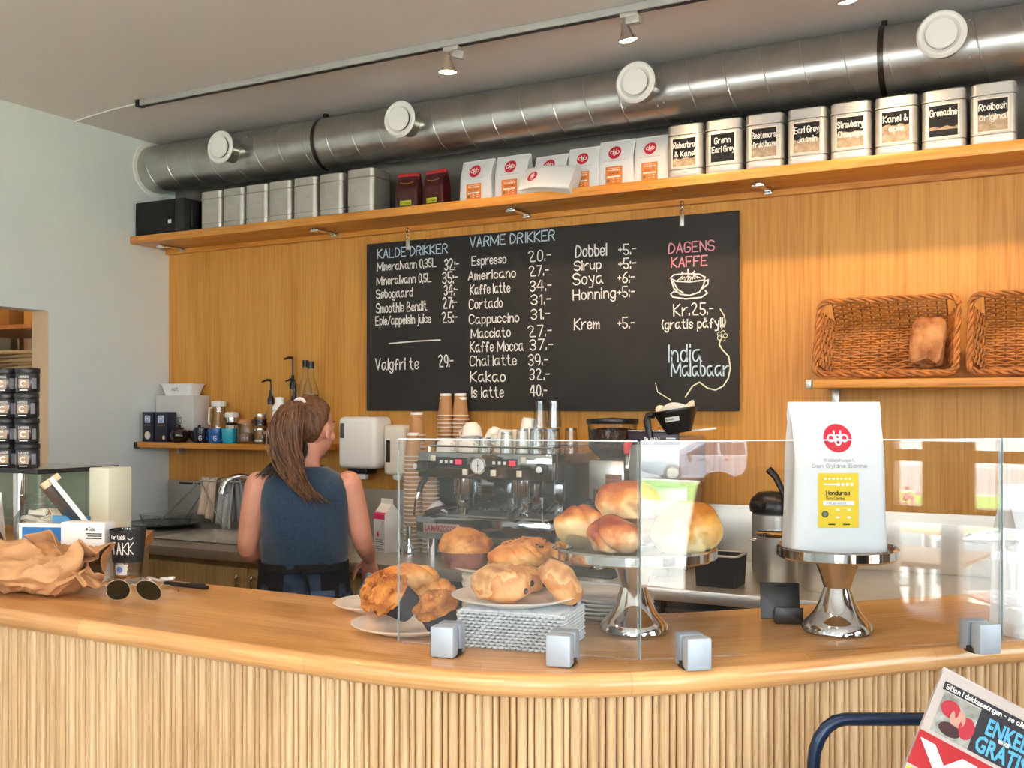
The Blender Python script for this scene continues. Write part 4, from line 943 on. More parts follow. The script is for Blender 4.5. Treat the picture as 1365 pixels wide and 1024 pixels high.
def tall_cup(loc, r, h, label, rz, tilt):
    t = thing('coffee_mug', label, 'mug', loc, rz, G, ry=tilt)
    b = B(); b.lathe([(.001, h), (r*.62, h), (r*.72, h-.01), (r, .0), (r*.94, 0), (r*.66, h-.012), (.001, h-.014)], n=24); b.build('bowl', M_PORC, t)
    b = B(); b.tube([(-r*.9, 0, h*.25), (-r-.028, 0, h*.3), (-r-.032, 0, h*.65), (-r*.7, 0, h*.8)], .0055, 8); b.build('handle', M_PORC, t)
tall_cup((MTX+.0, MTY-.07, ZR+.004), .044, .1, 'tall white mug upside down left of the tallest mug', 0, .12)
tall_cup((MTX+.005, MTY+.06, ZR), .044, .1, 'white mug at the back of the pile', 1, 0)
tall_cup((MTX+.095, MTY-.03, ZR+.004), .048, .15, 'tallest white mug upside down next to the glasses', PI, -.1)
G2 = 'glasses on the espresso machine'
for x, y, h, z, lab in ((-.045, -.155, .07, 0, 'small glass in front of the tall white mug on the machine'), (.06, -.15, .095, 0, 'glass upside down in front of the tallest white mug'), (.135, -.15, .11, 0, 'first ridged glass right of the tallest mug'), (.2, -.15, .11, 0, 'second ridged glass right of the tallest mug'), (.265, -.15, .11, 0, 'ridged glass at the front right corner of the machine roof'), (.165, -.05, .11, 0, 'glass in the second row under the upper glasses'), (.235, -.05, .11, 0, 'glass in the second row at the right edge of the machine roof'),
                  (.17, -.05, .115, .1125, 'left glass of the upper layer'), (.235, -.05, .115, .1125, 'right glass of the upper layer'), (.2, .03, .11, 0, 'glass in the third row under the back upper glass'), (.2, .03, .115, .1125, 'back glass of the upper layer'), (.28, .03, .11, 0, 'glass at the back right beside the bean hopper')):
    tumbler((MTX+x, MTY+y, ZR+z), .031, h, lab, G2, True)

# ---------------------------------------------------------------- paper cups in stacks
M_CUP = mat('kraft_cup', '#b58558', .7, var=.05, vscale=30); M_CUPRIM = mat('cup_base_white', '#f3efe8', .6); M_CUPIN = mat('cup_lining', '#efe2d4', .6)
t = thing('paper_cup', 'brown paper cup', 'paper cup', (0, 0, -3))
h, r0, r1 = .108, .0275, .0385                     # upside down: base up
b = B(); b.lathe([(r1, .0), (r0, h)], n=24, cap=False); b.build('cup_wall', M_CUP, t)
b = B(); b.lathe([(r0+.0006, h-.011), (r0+.0012, h-.011), (r0+.0012, h+.001), (r0-.002, h+.001), (r0-.002, h-.004), (.001, h-.004)], n=24, cap=False); b.build('base_ring', M_CUPRIM, t)
b = B(); b.tube([(r1*math.cos(a), r1*math.sin(a), .003) for a in [2*PI*i/24 for i in range(24)]], .0032, 6, closed=True); b.build('rolled_rim', M_CUPIN, t)
CUP = t; first = [True]
def stack(x, y, z, n, where, group):
    for k in range(n):
        q = n-k; lab = f'brown paper cup, {q}{"th" if 10 < q < 20 else {1: "st", 2: "nd", 3: "rd"}.get(q % 10, "th")} from the top of the {where}' if q > 1 else f'topmost brown paper cup of the {where}, white base up'
        loc = (x+random.uniform(-.0015, .0015), y, z+k*.0185+.0005)
        if first[0]: CUP.location = loc; CUP['label'] = lab; CUP['group'] = group; first[0] = False
        else: dup(CUP, loc, random.uniform(0, 6), lab, group)
stack(-2.605, 3.945, ZW, 24, 'tall front stack beside the milk carton', 'cups in the tall front stack')
stack(-2.522, 3.965, ZW, 18, 'middle stack touching the espresso machine', 'cups in the middle stack')
stack(-2.665, 4.07, ZW, 29, 'stack behind the tall front stack', 'cups in the stack behind')
# two stacks stand on a box behind the machine's left corner
b = B(); b.box((0, 0, .22), (.17, .1, .44), .004)
solo('cup_box', b, mat('card_brown', '#8d6b48', .8), 'brown carton behind the paper cup stacks', 'box', (-2.60, 4.285, ZW))
stack(-2.64, 4.285, ZW+.441, 10, 'left stack on the brown carton', 'cups in the left stack on the carton')
stack(-2.556, 4.285, ZW+.441, 10, 'right stack on the brown carton', 'cups in the right stack on the carton')

# ---------------------------------------------------------------- milk carton, small steel things
t = thing('milk_carton', 'white and pink milk carton on the steel worktop beside the paper cups', 'carton', (-2.70, 3.88, ZW), -.35)
b = B(); s_ = .0425; b.loft([[(sx*s_, sy*s_, z) for sx, sy in ((-1,-1),(1,-1),(1,1),(-1,1))] for z in (0, .17)]); b.loft([[(-s_, -s_, .17), (s_, -s_, .17), (s_, s_, .17), (-s_, s_, .17)], [(-s_, -.004, .215), (s_, -.004, .215), (s_, .004, .215), (-s_, .004, .215)], [(-s_, -.003, .238), (s_, -.003, .238), (s_, .003, .238), (-s_, .003, .238)]])
b.build('carton_body', M_PAPER, t, smooth=False)
q = B(); fr = lambda x, z: (x, -s_-.0006, z); M_PINK = mat('pink_print', '#d8336f', .5)
patch(q, -s_, s_, .148, .17, fr, 0, 1, 1); q.add([(-s_, -s_-.0004, .17), (s_, -s_-.0004, .17), (s_*.95, -s_*.5, .194), (-s_*.95, -s_*.5, .194)], [(0, 1, 2, 3)], 0)
ribbon(q, [(.03, .14), (.01, .115), (-.008, .09)], .002, fr, 0); disc(q, -.01, .08, .009, .013, fr, 0, 10, 1)
for k in range(5): patch(q, -.03+.003*(k % 2), .03, .055-.01*k, .058-.01*k, fr, 1, 1, 1)
sd = lambda x, z: (-s_-.0006, x, z); patch(q, -s_, s_, .145, .17, sd, 0, 1, 1); patch(q, -.03, .02, .085, .135, sd, 2, 1, 1); patch(q, -.035, .035, .04, .07, sd, 3, 1, 1); patch(q, -s_, s_, 0, .03, sd, 4, 1, 1)
q.build('printing', [M_PINK, M_INKGREY, mat('photo_dark', '#4a2530', .6), mat('olive_print', '#8a8a4c', .6), M_NAVY], t, smooth=False)
t = thing('milk_pitcher', 'small steel milk pitcher half hidden by the arm of the barista', 'pitcher', (-2.80, 3.80, ZW))
b = B(); b.lathe([(.001, 0), (.026, 0), (.026, .06), (.038, .085), (.036, .11), (.039, .115), (.034, .112), (.034, .088), (.001, .08)], n=24); b.build('body', M_CHROME, t)
b = B(); b.tube([(.036, 0, .1), (.065, 0, .095), (.06, 0, .06), (.028, 0, .05)], .005, 8); b.build('handle', M_CHROME, t)
t = thing('whisk_pitcher', 'narrow chrome creamer with a wire handle at the foot of the paper cups', 'pitcher', (-2.53, 3.80, ZW))
b = B(); b.lathe([(.001, 0), (.024, 0), (.024, .03), (.012, .06), (.012, .1), (.016, .13), (.012, .128)], n=18); b.build('body', M_CHROME, t)
b = B(); b.tube([(-.015, 0, .1), (-.05, 0, .105), (-.055, 0, .06), (-.045, 0, .01), (-.04, 0, .004)], .003, 6); b.build('wire_handle', M_CHROME, t)
b = B(); b.lathe([(.001, 0), (.045, 0), (.05, .05), (.048, .09), (.046, .09), (.04, .01), (.001, .008)], n=24)
solo('knock_bowl', b, M_MDARK, 'dark bowl under the espresso machine beside its front leg', 'bowl', (-2.2, 3.95, ZW))

# ---------------------------------------------------------------- grinder and brewer
t = thing('coffee_grinder', 'coffee grinder with a clear hopper full of beans beside the espresso machine', 'coffee grinder', (-1.69, 4.08, ZW))
b = B(); b.box((0, .03, .13), (.17, .22, .26), .012); b.build('base_body', M_STEEL, t)
b = B(); b.box((0, .03, .345), (.165, .2, .17), .015); b.build('upper_body', mat('grinder_grey', '#b9b6b2', .25, .7), t)
b = B(); b.box((.035, -.072, .32), (.07, .006, .1), .002); b.build('side_sticker', M_DARKWOOD, t)
b = B(); b.lathe([(.05, .43), (.098, .475), (.105, .58), (.103, .58), (.096, .478), (.045, .432)], n=28, cap=False); b.build('hopper', M_GLASS, t)
b = B(); b.lathe([(.001, .435), (.046, .436), (.094, .48), (.1, .555), (.06, .562), (.001, .565)], n=28); b.build('coffee_beans', M_BEAN, t)
b = B(); b.lathe([(.001, .583), (.108, .58), (.112, .588), (.11, .6), (.001, .606)], n=28); b.build('hopper_lid', M_BLACK, t)
b = B(); b.lathe([(.001, .19), (.05, .19), (.055, .2), (.055, .235), (.03, .245), (.03, .31)], n=24, c=(-.01, -.1, 0)); b.build('doser', M_CHROME, t)
b = B(); b.lathe([(.001, .245), (.06, .247), (.06, .262), (.001, .264)], n=24, c=(-.01, -.1, 0)); b.build('doser_lid', M_BLACK, t)
b = B(); b.tube([(.04, -.12, .25), (.1, -.14, .25), (.12, -.145, .25)], [.006, .006, .009], 8); b.build('dosing_lever', M_BLACK, t)
b = B(); b.lathe([(.001, 0), (.03, 0), (.03, .06), (.034, .1), (.001, .1)], n=20, c=(-.01, -.1, .04)); b.build('portafilter_fork', M_CHROME, t)
b = B(); b.box((0, -.08, .012), (.16, .2, .024), .006); b.build('foot_tray', M_BLACK, t)

t = thing('coffee_brewer', 'tall filter coffee brewer with a dark printed front behind the cake stand', 'coffee brewer', (-1.465, 4.08, ZW))
B().box((0, .06, .43), (.215, .34, .2), .006).build('upper_housing', M_STEEL, t)
o = B().box((0, -.112, .523), (.215, .012, .052), .003).build('front_band', mat('brewer_plum', '#2a1a2c', .3), t)
b = B(); font_text(b, 'BUNN', -.005, .511, .018, .065, lambda x, z: (x, -.1188, z), center=True, bold=.02); b.build('brand_letters', M_WHITE, o)
b = B(); patch(b, .055, .095, .522, .527, lambda x, z: (x, -.1188, z), 0, 1, 1); b.build('small_print', M_WHITE, o)
B().box((0, -.113, .553), (.217, .014, .008), .002).build('chrome_strip', M_CHROME, t)
B().box((0, .12, .2), (.19, .2, .4), .006).build('column', M_STEEL, t)
B().box((0, -.06, .03), (.26, .5, .06), .008).build('base_plate', M_DKSTEEL, t)
b = B(); b.lathe([(.001, .06), (.09, .06), (.09, .068), (.001, .07)], n=28, c=(0, -.14, 0)); b.build('warmer_plate', M_BLACK, t)
b = B(); b.tube([(-.1, -.12, .51), (-.105, -.14, .49), (-.1, -.15, .46)], [.014, .016, .012], 8); b.build('faucet_handle', M_RED, t)
b = B(); b.tube([(-.1, -.12, .47), (-.1, -.14, .44), (-.1, -.15, .40)], .008, 8); b.build('faucet', M_CHROME, t)
# brew basket resting on the roof
t = thing('brew_basket', 'black brew basket with a paper filter tilted on top of the coffee brewer', 'brew basket', (-1.365, 3.99, ZW+.545), .2, rx=0, ry=-.16)
b = B(); b.lathe([(.001, .0), (.05, .002), (.058, .02), (.086, .085), (.092, .09), (.092, .097), (.083, .097), (.05, .012), (.001, .01)], n=28); b.build('basket_body', M_BLACK, t)
b = B(); b.lathe([(.001, .02), (.05, .025), (.08, .09), (.078, .112), (.074, .108), (.046, .03), (.001, .024)], n=36); 
for i, p in enumerate(b.v): a = math.atan2(p[1], p[0]); k = 1+.03*math.sin(18*a); b.v[i] = (p[0]*k, p[1]*k, p[2]+(.012*math.sin(3*a) if p[2] > .08 else 0))
b.build('paper_filter', mat('filter_paper', '#e8ddd0', .9), t)
b = B(); b.tube([(-.085, -.01, .088), (-.11, -.012, .088), (-.118, -.012, .07), (-.118, -.012, .0)], [.014, .015, .015, .013], 8); b.build('basket_handle', M_BLACK, t)
b = B(); yy = lambda x, z: (x, -.055-.45*(z-.02)-.0065, z); patch(b, -.035, .02, .05, .068, yy, 0, 3, 1); font_text(b, 'BUNN', -.018, .055, .008, .03, lambda x, z: (x, yy(x, z)[1]-.001, z), 1, True); b.build('sticker', [M_PAPER, M_INK], t)
b = B(); b.box((0, 0, .004), (.1, .09, .008), .002); solo('saucer_lid', b, M_PORC, 'small white plastic lid leaning beside the brew basket', 'lid', (-1.315, 4.14, ZW+.5545), .4, ry=-.1)

# ---------------------------------------------------------------- steel pots and airpot on the right
def steel_pot(loc, r, h, label):
    t = thing('steel_pot', label, 'pot', loc, 0, 'steel coffee pots on the worktop')
    b = B(); b.lathe([(.001, 0), (r*.97, 0), (r, .008), (r, h), (r*.96, h), (r*.95, .01), (.001, .01)], n=32); b.build('pot_body', M_STEEL, t)
    b = B(); b.lathe([(r*.99, h-.004), (r*1.05, h-.002), (r*1.06, h+.008), (r*.9, h+.014), (r*.3, h+.017), (.001, h+.017)], n=32, cap=False); b.build('lid', M_CHROME, t)
    for sx in (-1, 1): b = B(); b.tube([(sx*r*.98, -.02, h*.86), (sx*(r+.022), -.016, h*.87), (sx*(r+.022), .016, h*.87), (sx*r*.98, .02, h*.86)], .005, 8); b.build('handle', M_STEEL, t)
steel_pot((-.945, 3.87, ZW), .075, .175, 'lidded steel pot standing in front of the pump flask')
steel_pot((-.765, 3.79, ZW), .072, .15, 'steel pot behind the foot of the right cake stand')
t = thing('pump_flask', 'steel airpot flask with a black pump lid behind the steel pot', 'flask', (-1.03, 4.12, ZW), -.3)
b = B(); b.lathe([(.001, 0), (.072, 0), (.075, .01), (.075, .225), (.06, .24)], n=28); b.build('flask_body', M_STEEL, t)
b = B(); b.lathe([(.06, .225), (.082, .235), (.086, .26), (.078, .285), (.05, .312), (.001, .318)], n=28); b.build('pump_lid', M_BLACK, t)
b = B(); b.box((0, -.085, .265), (.05, .05, .03), .008); b.build('spout', M_BLACK, t)
b = B(); b.tube([(.065, 0, .29), (.045, 0, .33), (.02, 0, .375), (-.01, 0, .40)], [.01, .012, .014, .016], 8); b.tube([(.075, .0, .28), (.06, 0, .31)], .016, 8); b.build('carry_handle', M_BLACK, t)
t = thing('knock_box', 'black steel edged knock box on the worktop left of the steel pots', 'box', (-1.115, 3.72, ZW))
b = B(); b.loft([rr(.15, .13, 0, .012), rr(.16, .14, .105, .012), rr(.165, .145, .107, .014), rr(.165, .145, .113, .014), rr(.14, .12, .113, .012), rr(.135, .115, .02, .012)]); b.build('box_body', M_MATTBLACK, t)
b = B(); b.tube([(*p[:2], .112) for p in rr(.158, .138, 0, .013)], .005, 6, closed=True); b.build('rim', M_STEEL, t)
b = B(); b.box((0, 0, .004), (.3, .2, .008), .003)
solo('rubber_mat', b, M_MATTBLACK, 'flat black rubber mat on the worktop in front of the brewer', 'mat', (-1.66, 3.74, ZW))
b = B(); b.lathe([(.001, 0), (.028, 0), (.03, .012), (.015, .018), (.013, .03), (.001, .032)], n=18)
solo('tamper', b, M_CHROME, 'steel tamper standing on the black rubber mat', 'tamper', (-1.62, 3.74, ZW+.0085))

# ---------------------------------------------------------------- sink corner
t = thing('swan_neck_tap', 'tall polished swan neck tap at the sink beside the barista', 'tap', (-3.78, 4.24, ZW))
b = B(); b.lathe([(.001, 0), (.03, 0), (.03, .01), (.022, .02), (.022, .07), (.016, .08)], n=20); b.build('base', M_CHROME, t)
b = B(); P = [(0, 0, .06), (0, 0, .22)]+[(-.07*(1-math.cos(a))*.8, -.07*(1-math.cos(a)), .22+.07*math.sin(a)) for a in [PI*i/8 for i in range(1, 8)]]+[(-.115, -.145, .2)]
b.tube(P, [.014]*8+[.016, .022], 12) if len(P) == 10 else b.tube(P, .014, 12); b.build('spout', M_CHROME, t)
b = B(); b.tube([(.02, 0, .05), (.05, -.01, .09), (.06, -.015, .13)], [.008, .007, .006], 8); b.build('lever', M_CHROME, t)
t = thing('glass_tray', 'round dark glass platter with a low rim lying on the worktop by the white wall', 'platter', (-4.335, 4.12, ZW))
b = B(); b.lathe([(.001, .006), (.15, .006), (.2, .022), (.205, .024), (.2, .028), (.15, .012), (.001, .01)], n=36); b.build('platter', mat('dark_glass', '#10151c', .08, coat=.6), t)
b = B(); b.loft([rr(.22, .16, .014, .03), rr(.25, .19, .07, .03), rr(.245, .185, .07, .03), rr(.215, .155, .018, .03)]); 
solo('glass_dish', b, M_GLASS, 'clear glass baking dish standing on the dark platter', 'dish', (-4.33, 4.13, ZW+.001))
t = thing('dish_rack', 'thin folding wire stand with tea towels hung over it beside the sink', 'wire rack', (-4.06, 4.17, ZW))
b = B()
for y in (-.1, .1):
    b.tube([(-.30, y, .0), (-.02, y*.4, .26), (.26, y*.4, .26)], .004, 6); b.tube([(-.02, y*.4, .26), (.2, y, .02)], .004, 6)
b.tube([(-.3, -.1, 0), (-.3, .1, 0)], .004, 6); b.tube([(-.02, -.04, .26), (-.02, .04, .26)], .004, 6); b.build('wire_frame', M_STEEL, t)
def towel(loc, w, drop, m, label, rz, seed):
    b = B()
    def fn(u, v):
        s = (v-.5)*2; L = drop*abs(s); k = math.sin(u*PI*5+seed)*.012*(.3+abs(s))
        x = (u-.5)*w*(1+.12*abs(s))+.006*math.sin(v*7+seed); 
        if abs(s) < .12: return (x, s*.14, .012+k*.2)
        return (x, math.copysign(.02+.05*(abs(s)-.12), s)+k, .012-(L-.12*drop)*(1-.1*math.sin(u*3+seed)*(s < 0)))
    b.grid(28, 26, fn); o = solo('tea_towel', b, m, label, 'towel', loc, rz, 'tea towels on the wire stand')
    o.modifiers.new('thick', 'SOLIDIFY').thickness = .004
    return o
towel((-4.03, 4.17, ZW+.262), .115, .24, mat('towel_beige', '#d8c5b4', .95, bump=.6, bscale=160), 'beige tea towel on the wire stand, left of the grey one', 0, 1)
towel((-3.9, 4.17, ZW+.262), .10, .27, mat('towel_grey', '#b9bcc2', .95, bump=.6, bscale=160), 'pale grey tea towel on the wire stand beside the tap', 0, 2.4)
# ---------------------------------------------------------------- glass screen on the counter
ZT = 1.1005
PA0, PA1, PB1 = Vector((-1.10, 1.615)), Vector((-.65, 1.69)), Vector((-.108, 2.145))
dB = (PB1-PA1).normalized(); PC1 = PB1+dB*.62; dA = (PA1-PA0).normalized()
def pane(a, b_, label):
    d = (b_-a); L_ = d.length; rz = math.atan2(d.y, d.x); c = (a+b_)/2
    b = B(); b.box((0, 0, .19), (L_-.004, .008, .378))
    o = solo('glass_screen', b, M_PANE, label, 'glass screen', (c.x, c.y, ZT+.016), rz, 'glass screens along the counter')
    B().box((0, 0, .379), (L_-.006, .0075, .002)).build('polished_edge', mat('glass_edge', '#d5e2e4', .25), o)
    for sx in (-1, 1): B().box((sx*(L_/2-.002), 0, .19), (.0006, .0075, .376)).build('polished_edge', mat('glass_edge_dim', '#a9b6b6', .3), o)
pane(PA0, PA1, 'clear upright glass pane in front of the muffin and pastry plates')
pane(PA1, PB1, 'clear upright glass pane mirroring the windows, right of the corner')
pane(PB1, PC1, 'clear upright glass pane at the right picture edge')
M_ALU = mat('satin_aluminium', '#a9b2bc', .5, .3)
def clamp(p, d, label):
    rz = math.atan2(d.y, d.x)
    t = thing('glass_clamp', label, 'clamp', (p.x, p.y, ZT), rz, 'metal clamps holding the glass panes')
    B().box((0, -.0185, .029), (.045, .028, .056), .004).build('front_block', M_ALU, t)
    B().box((0, .0185, .029), (.045, .028, .056), .004).build('back_block', M_ALU, t)
    B().box((0, 0, .006), (.045, .03, .012), .001).build('base', M_BLACK, t)
P = lambda a, b_, x: a+(b_-a)*((x-a.x)/(b_.x-a.x))
clamp(P(PA0, PA1, -1.0), dA, 'satin metal clamp at the foot of the muffin plate')
clamp(P(PA0, PA1, -.785), dA, 'satin metal clamp in front of the right end of the woven napkin box')
clamp(P(PA1, PB1, -.575), dB, 'satin metal clamp right of the glass corner by the bread stand')
clamp(P(PA1, PB1, -.142), dB, 'pale metal clamp at the right beside the neighbouring pane')

# ---------------------------------------------------------------- pastry
def bake(name, lo, mid, hi, bump=.5, bs=45, vs=9, r=.45, under=0):
    """oven colour: noise patches from dark to pale; under = half height of a roll whose sides and underside stayed pale in the oven"""
    m = mat(name, mid, r, bump=bump, bscale=bs, var=.1, vscale=vs)
    nt = m.node_tree; N = nt.nodes; L = nt.links; ramp = [n for n in N if n.type == 'VALTORGB'][0]; e = ramp.color_ramp.elements
    e[0].color = srgb(lo); e[1].color = srgb(hi); k = e.new(.5); k.color = srgb(mid)
    if under:
        tc = [n for n in N if n.type == 'TEX_COORD'][0]; no = [n for n in N if n.type == 'TEX_NOISE'][0]
        sx = N.new('ShaderNodeSeparateXYZ'); L.new(tc.outputs['Object'], sx.inputs[0])
        a = N.new('ShaderNodeMath'); a.operation = 'MULTIPLY_ADD'; a.inputs[1].default_value = -.32/under; a.inputs[2].default_value = .05; L.new(sx.outputs[2], a.inputs[0])
        b_ = N.new('ShaderNodeMath'); b_.operation = 'ADD'; L.new(a.outputs[0], b_.inputs[0]); L.new(no.outputs[0], b_.inputs[1]); L.new(b_.outputs[0], ramp.inputs[0])
    return m
M_MUF = bake('muffin_crust', '#7d3a12', '#c07a34', '#dfa566', 1.0, 70, 22, .7)
M_BUN = bake('bun_crust', '#a04c10', '#cf8431', '#ecc98f', .15, 30, 16, .3, .036)
M_BUNPALE = bake('bun_pale', '#cf8a3c', '#ecc489', '#f6e3bd', .2, 40, 5, .5)
M_DAN = bake('danish_crust', '#a8511a', '#d68c3d', '#eec27f', .5, 40, 14, .4)
M_CASE = mat('dark_muffin_paper', '#2b2733', .75, bump=.2, bscale=90)
M_CHOC = mat('chocolate', '#2a130c', .5)
M_DKMUF = bake('dark_cake', '#3c1c16', '#6b3a30', '#8d5746', 1, 60, 18, .7)
def lump(r, amp, seed, n=28, freq=9): 
    b = B(); b.ball((0, 0, 0), r, n, amp, freq, seed=seed); return b
def plate(loc, r, label, group='white plates on the counter', cat='plate', h=.02):
    b = B(); b.lathe([(.001, 0), (r*.55, 0), (r*.6, .004), (r*.97, h-.003), (r, h), (r*.96, h+.001), (r*.62, .008), (.001, .007)], n=44)
    return solo('plate', b, M_PORC, label, cat, loc, 0, group)
plate((-1.175, 1.77, ZT), .12, 'white plate of dark cased muffins at the front left of the glass')
plate((-1.36, 1.92, ZT), .1, 'white plate behind the muffins, half hidden by them')
def muffin(loc, rot, label, seed, h=.055):
    t = thing('muffin', label, 'muffin', loc, 0, 'muffins in dark paper cases'); t.rotation_euler = rot
    b = B(); n = 48; rings = []
    for rr_, z in ((.028, 0), (.033, h*.5), (.0385, h)):
        rings.append([((rr_+(.0012 if j % 2 else -.0012))*math.cos(2*PI*j/n), (rr_+(.0012 if j % 2 else -.0012))*math.sin(2*PI*j/n), z) for j in range(n)])
    b.loft(rings); b.build('paper_case', M_CASE, t, ang=80)
    b = B(); b.ball((0, 0, h-.002), (.045, .045, .032), 26, .3, 14, seed=seed, flatz=-.004); b.build('muffin_top', M_MUF, t)
    b = B(); random.seed(seed)
    for k in range(14):
        a = random.uniform(0, 6.3); th = random.uniform(.2, 1.2); d = Vector((math.sin(th)*math.cos(a)*.044, math.sin(th)*math.sin(a)*.044, h+math.cos(th)*.03))
        b.ball(tuple(d), .005, 6, .4, 9, seed=k)
    c = b.build('crumble', M_MUF, t); c['kind'] = 'stuff'
RV, FV = Vector((.8829, .4695, 0)), Vector((-.4695, .8829, 0))
def axis_rot(r, u, f): return (RV*r+Vector((0, 0, 1))*u+FV*f).normalized().to_track_quat('Z', 'Y').to_euler()
muffin((-1.15, 1.735, ZT+.052), axis_rot(-.72, .6, -.35), 'muffin leaning over at the front of the plate, crumbly top to the left', 3)
muffin((-1.09, 1.765, ZT+.010), axis_rot(-.3, .9, -.25), 'muffin at the right of the plate showing its dark pleated case', 5)
muffin((-1.228, 1.81, ZT+.042), axis_rot(-.85, .5, -.05), 'muffin at the back left edge of the front plate', 8)
def danish(loc, rz, label, sx=1, seed=0, rx=0, ry=0, m=None):
    """braided pastry: three puffy twisted strands"""
    t = thing('danish_pastry', label, 'pastry', loc, rz, 'golden pastries on the plates', rx=rx, ry=ry)
    b = B()
    for s in range(3):
        pts = []; rad = []
        for i in range(19):
            u = i/18; a = u*7+s*2*PI/3
            pts.append(((u-.5)*.13*sx, .016*math.cos(a)*math.sin(PI*u)**.4, .02+.009*math.sin(a)*math.sin(PI*u)**.4)); rad.append(.004+.017*math.sin(PI*u)**.5)
        b.tube(pts, rad, 12)
    for i, p in enumerate(b.v):
        k = noise.noise(Vector(p)*40+Vector((seed, 0, 0)))*.004; b.v[i] = (p[0], p[1]+k, p[2]+k)
    b.build('braided_dough', m or M_DAN, t, ang=70)
    return t
danish((-1.325, 1.92, ZT+.024), .35, 'long golden pastry on the rear plate next to the hand of the barista', 1.0, 1, rx=.2)
danish((-1.235, 1.93, ZT+.036), -.1, 'golden twisted pastry between the rear plate and the cream pot', 1.0, 2, rx=-.1)
danish((-1.265, 1.90, ZT+.065), .5, 'golden twisted pastry lying on top of the others at the back', 1.0, 4)
# cream pot with plate of large muffins
t = thing('cream_pot', 'round cream ribbed pot carrying a plate behind the pastries', 'pot', (-1.09, 2.0, ZT), 0)
b = B(); P_ = [(.001, 0), (.082, 0)]+[(.085+.0015*math.sin(i*1.6), .004+i*.004) for i in range(23)]+[(.078, .096), (.001, .096)]; b.lathe(P_, n=36); b.build('pot_wall', mat('cream_glaze', '#dcd6c8', .4), t)
plate((-1.09, 2.0, ZT+.0965), .112, 'white plate on the cream pot under the big muffins', h=.014)
t = thing('chocolate_muffin', 'big muffin with a dark base and golden cracked dome on the raised plate', 'muffin', (-1.155, 1.955, ZT+.107))
b = B(); b.lathe([(.001, 0), (.044, 0), (.05, .012), (.054, .036), (.04, .045), (.001, .046)], n=28)
for i, p in enumerate(b.v): k = 1+.06*noise.noise(Vector(p)*60); b.v[i] = (p[0]*k, p[1]*k, p[2])
b.build('dark_base', M_DKMUF, t); b = B(); b.ball((0, 0, .042), (.06, .058, .042), 30, .16, 14, seed=4, flatz=-.006); b.build('golden_dome', M_MUF, t)
t = thing('chocolate_chip_bun', 'broad golden bun dotted with chocolate chips on the raised plate', 'bun', (-1.035, 2.02, ZT+.122), 0, rx=.12)
b = B(); b.ball((0, 0, .018), (.064, .06, .032), 30, .12, 10, seed=6, flatz=-.02); b.build('bun_dough', bake('cookie_crust', '#a85a22', '#cf8a44', '#dea45f', .5, 90, 30, .6), t)
b = B(); random.seed(4)
for k in range(26):
    a = random.uniform(0, 6.3); rr_ = math.sqrt(random.random())*.055; z = .018+.031*math.sqrt(max(0, 1-(rr_/.064)**2)); b.ball((rr_*math.cos(a), rr_*math.sin(a), z), (.0035, .0035, .002), 6)
c = b.build('chocolate_chips', M_CHOC, t); c['kind'] = 'stuff'
danish((-1.03, 1.955, ZT+.115), .25, 'flat golden pastry at the front edge of the raised plate', .9, 7)
# woven napkin box with the plate of chocolate bread
t = thing('woven_basket', 'white and grey woven box under the plate of chocolate pastries', 'basket', (-.93, 1.79, ZT), .16)
b = B(); w, d, h = .205, .15, .068
b.box((0, 0, h/2), (w-.012, d-.012, h-.004)); b.build('inner_box', mat('grey_weave_dark', '#8d929a', .8), t)
b = B(); rows = 11; n = 120; per = 2*(w+d)
def peri(s):
    s %= per
    if s < w: return (-w/2+s, -d/2, 0, -1)
    if s < w+d: return (w/2, -d/2+s-w, 1, 0)
    if s < 2*w+d: return (w/2-(s-w-d), d/2, 0, 1)
    return (-w/2, d/2-(s-2*w-d), -1, 0)
for r_ in range(rows):
    pts = []
    for i in range(n*3):
        x, y, nx, ny = peri(per*i/(n*3)); k = .0034*math.sin(2*PI*i/6+PI*r_); pts.append((x+nx*k, y+ny*k, .004+r_*(h-.006)/(rows-1)))
    b.tube(pts, .0025, 5, closed=True)
b.build('woven_wall', mat('white_weave', '#d5d6d8', .8, var=.12, vscale=200), t)
b = B()
for k in range(16): b.tube([(-w/2+.004, -d/2+.006+k*.0092, h), (w/2-.004, -d/2+.006+k*.0092, h+.001*math.sin(k))], .0045, 5)
b.build('woven_lid', MATS['white_weave'], t)
plate((-.945, 1.79, ZT+.074), .124, 'white plate of chocolate filled pastries on the woven box', h=.018)
def choc_bread(loc, rz, label, seed, rx=0, ry=0, s=1):
    t = thing('chocolate_pastry', label, 'pastry', loc, rz, 'chocolate pastries on the woven box', rx=rx, ry=ry)
    b = B(); n = 30; rings = []
    for k in range(15):
        u = k/14; x = (u-.5)*.098*s; e = math.sin(PI*min(max(u, .03), .97))**.28; ring = []
        for j in range(n):
            a = 2*PI*j/n; q = 1+.05*math.sin(a*3+u*9)+.1*noise.noise(Vector((u*5, math.cos(a)*2, math.sin(a)*2+seed)))
            ring.append((x, .043*e*q*math.copysign(abs(math.cos(a))**.7, math.cos(a))*s, max(0, .03+.032*e*q*math.copysign(abs(math.sin(a))**.75, math.sin(a)))*s))
        rings.append(ring)
    b.loft(rings); b.build('flaky_roll', bake('flaky_crust', '#8f3f14', '#c5742f', '#e8b678', .5, 55, 16, .35), t, ang=80)
    b = B()
    for y, z in ((-.016, .022), (.014, .03)): b.ball((.049*s, y*s, z*s), (.005, .008, .006), 8)
    for k, b_ in enumerate(b.v): pass
    c = b.build('chocolate_ends', M_CHOC, t); c['kind'] = 'stuff'
    return t
choc_bread((-.955, 1.755, ZT+.083), .12, 'large flaky chocolate pastry at the front of the raised woven box plate', 2, s=1.12)
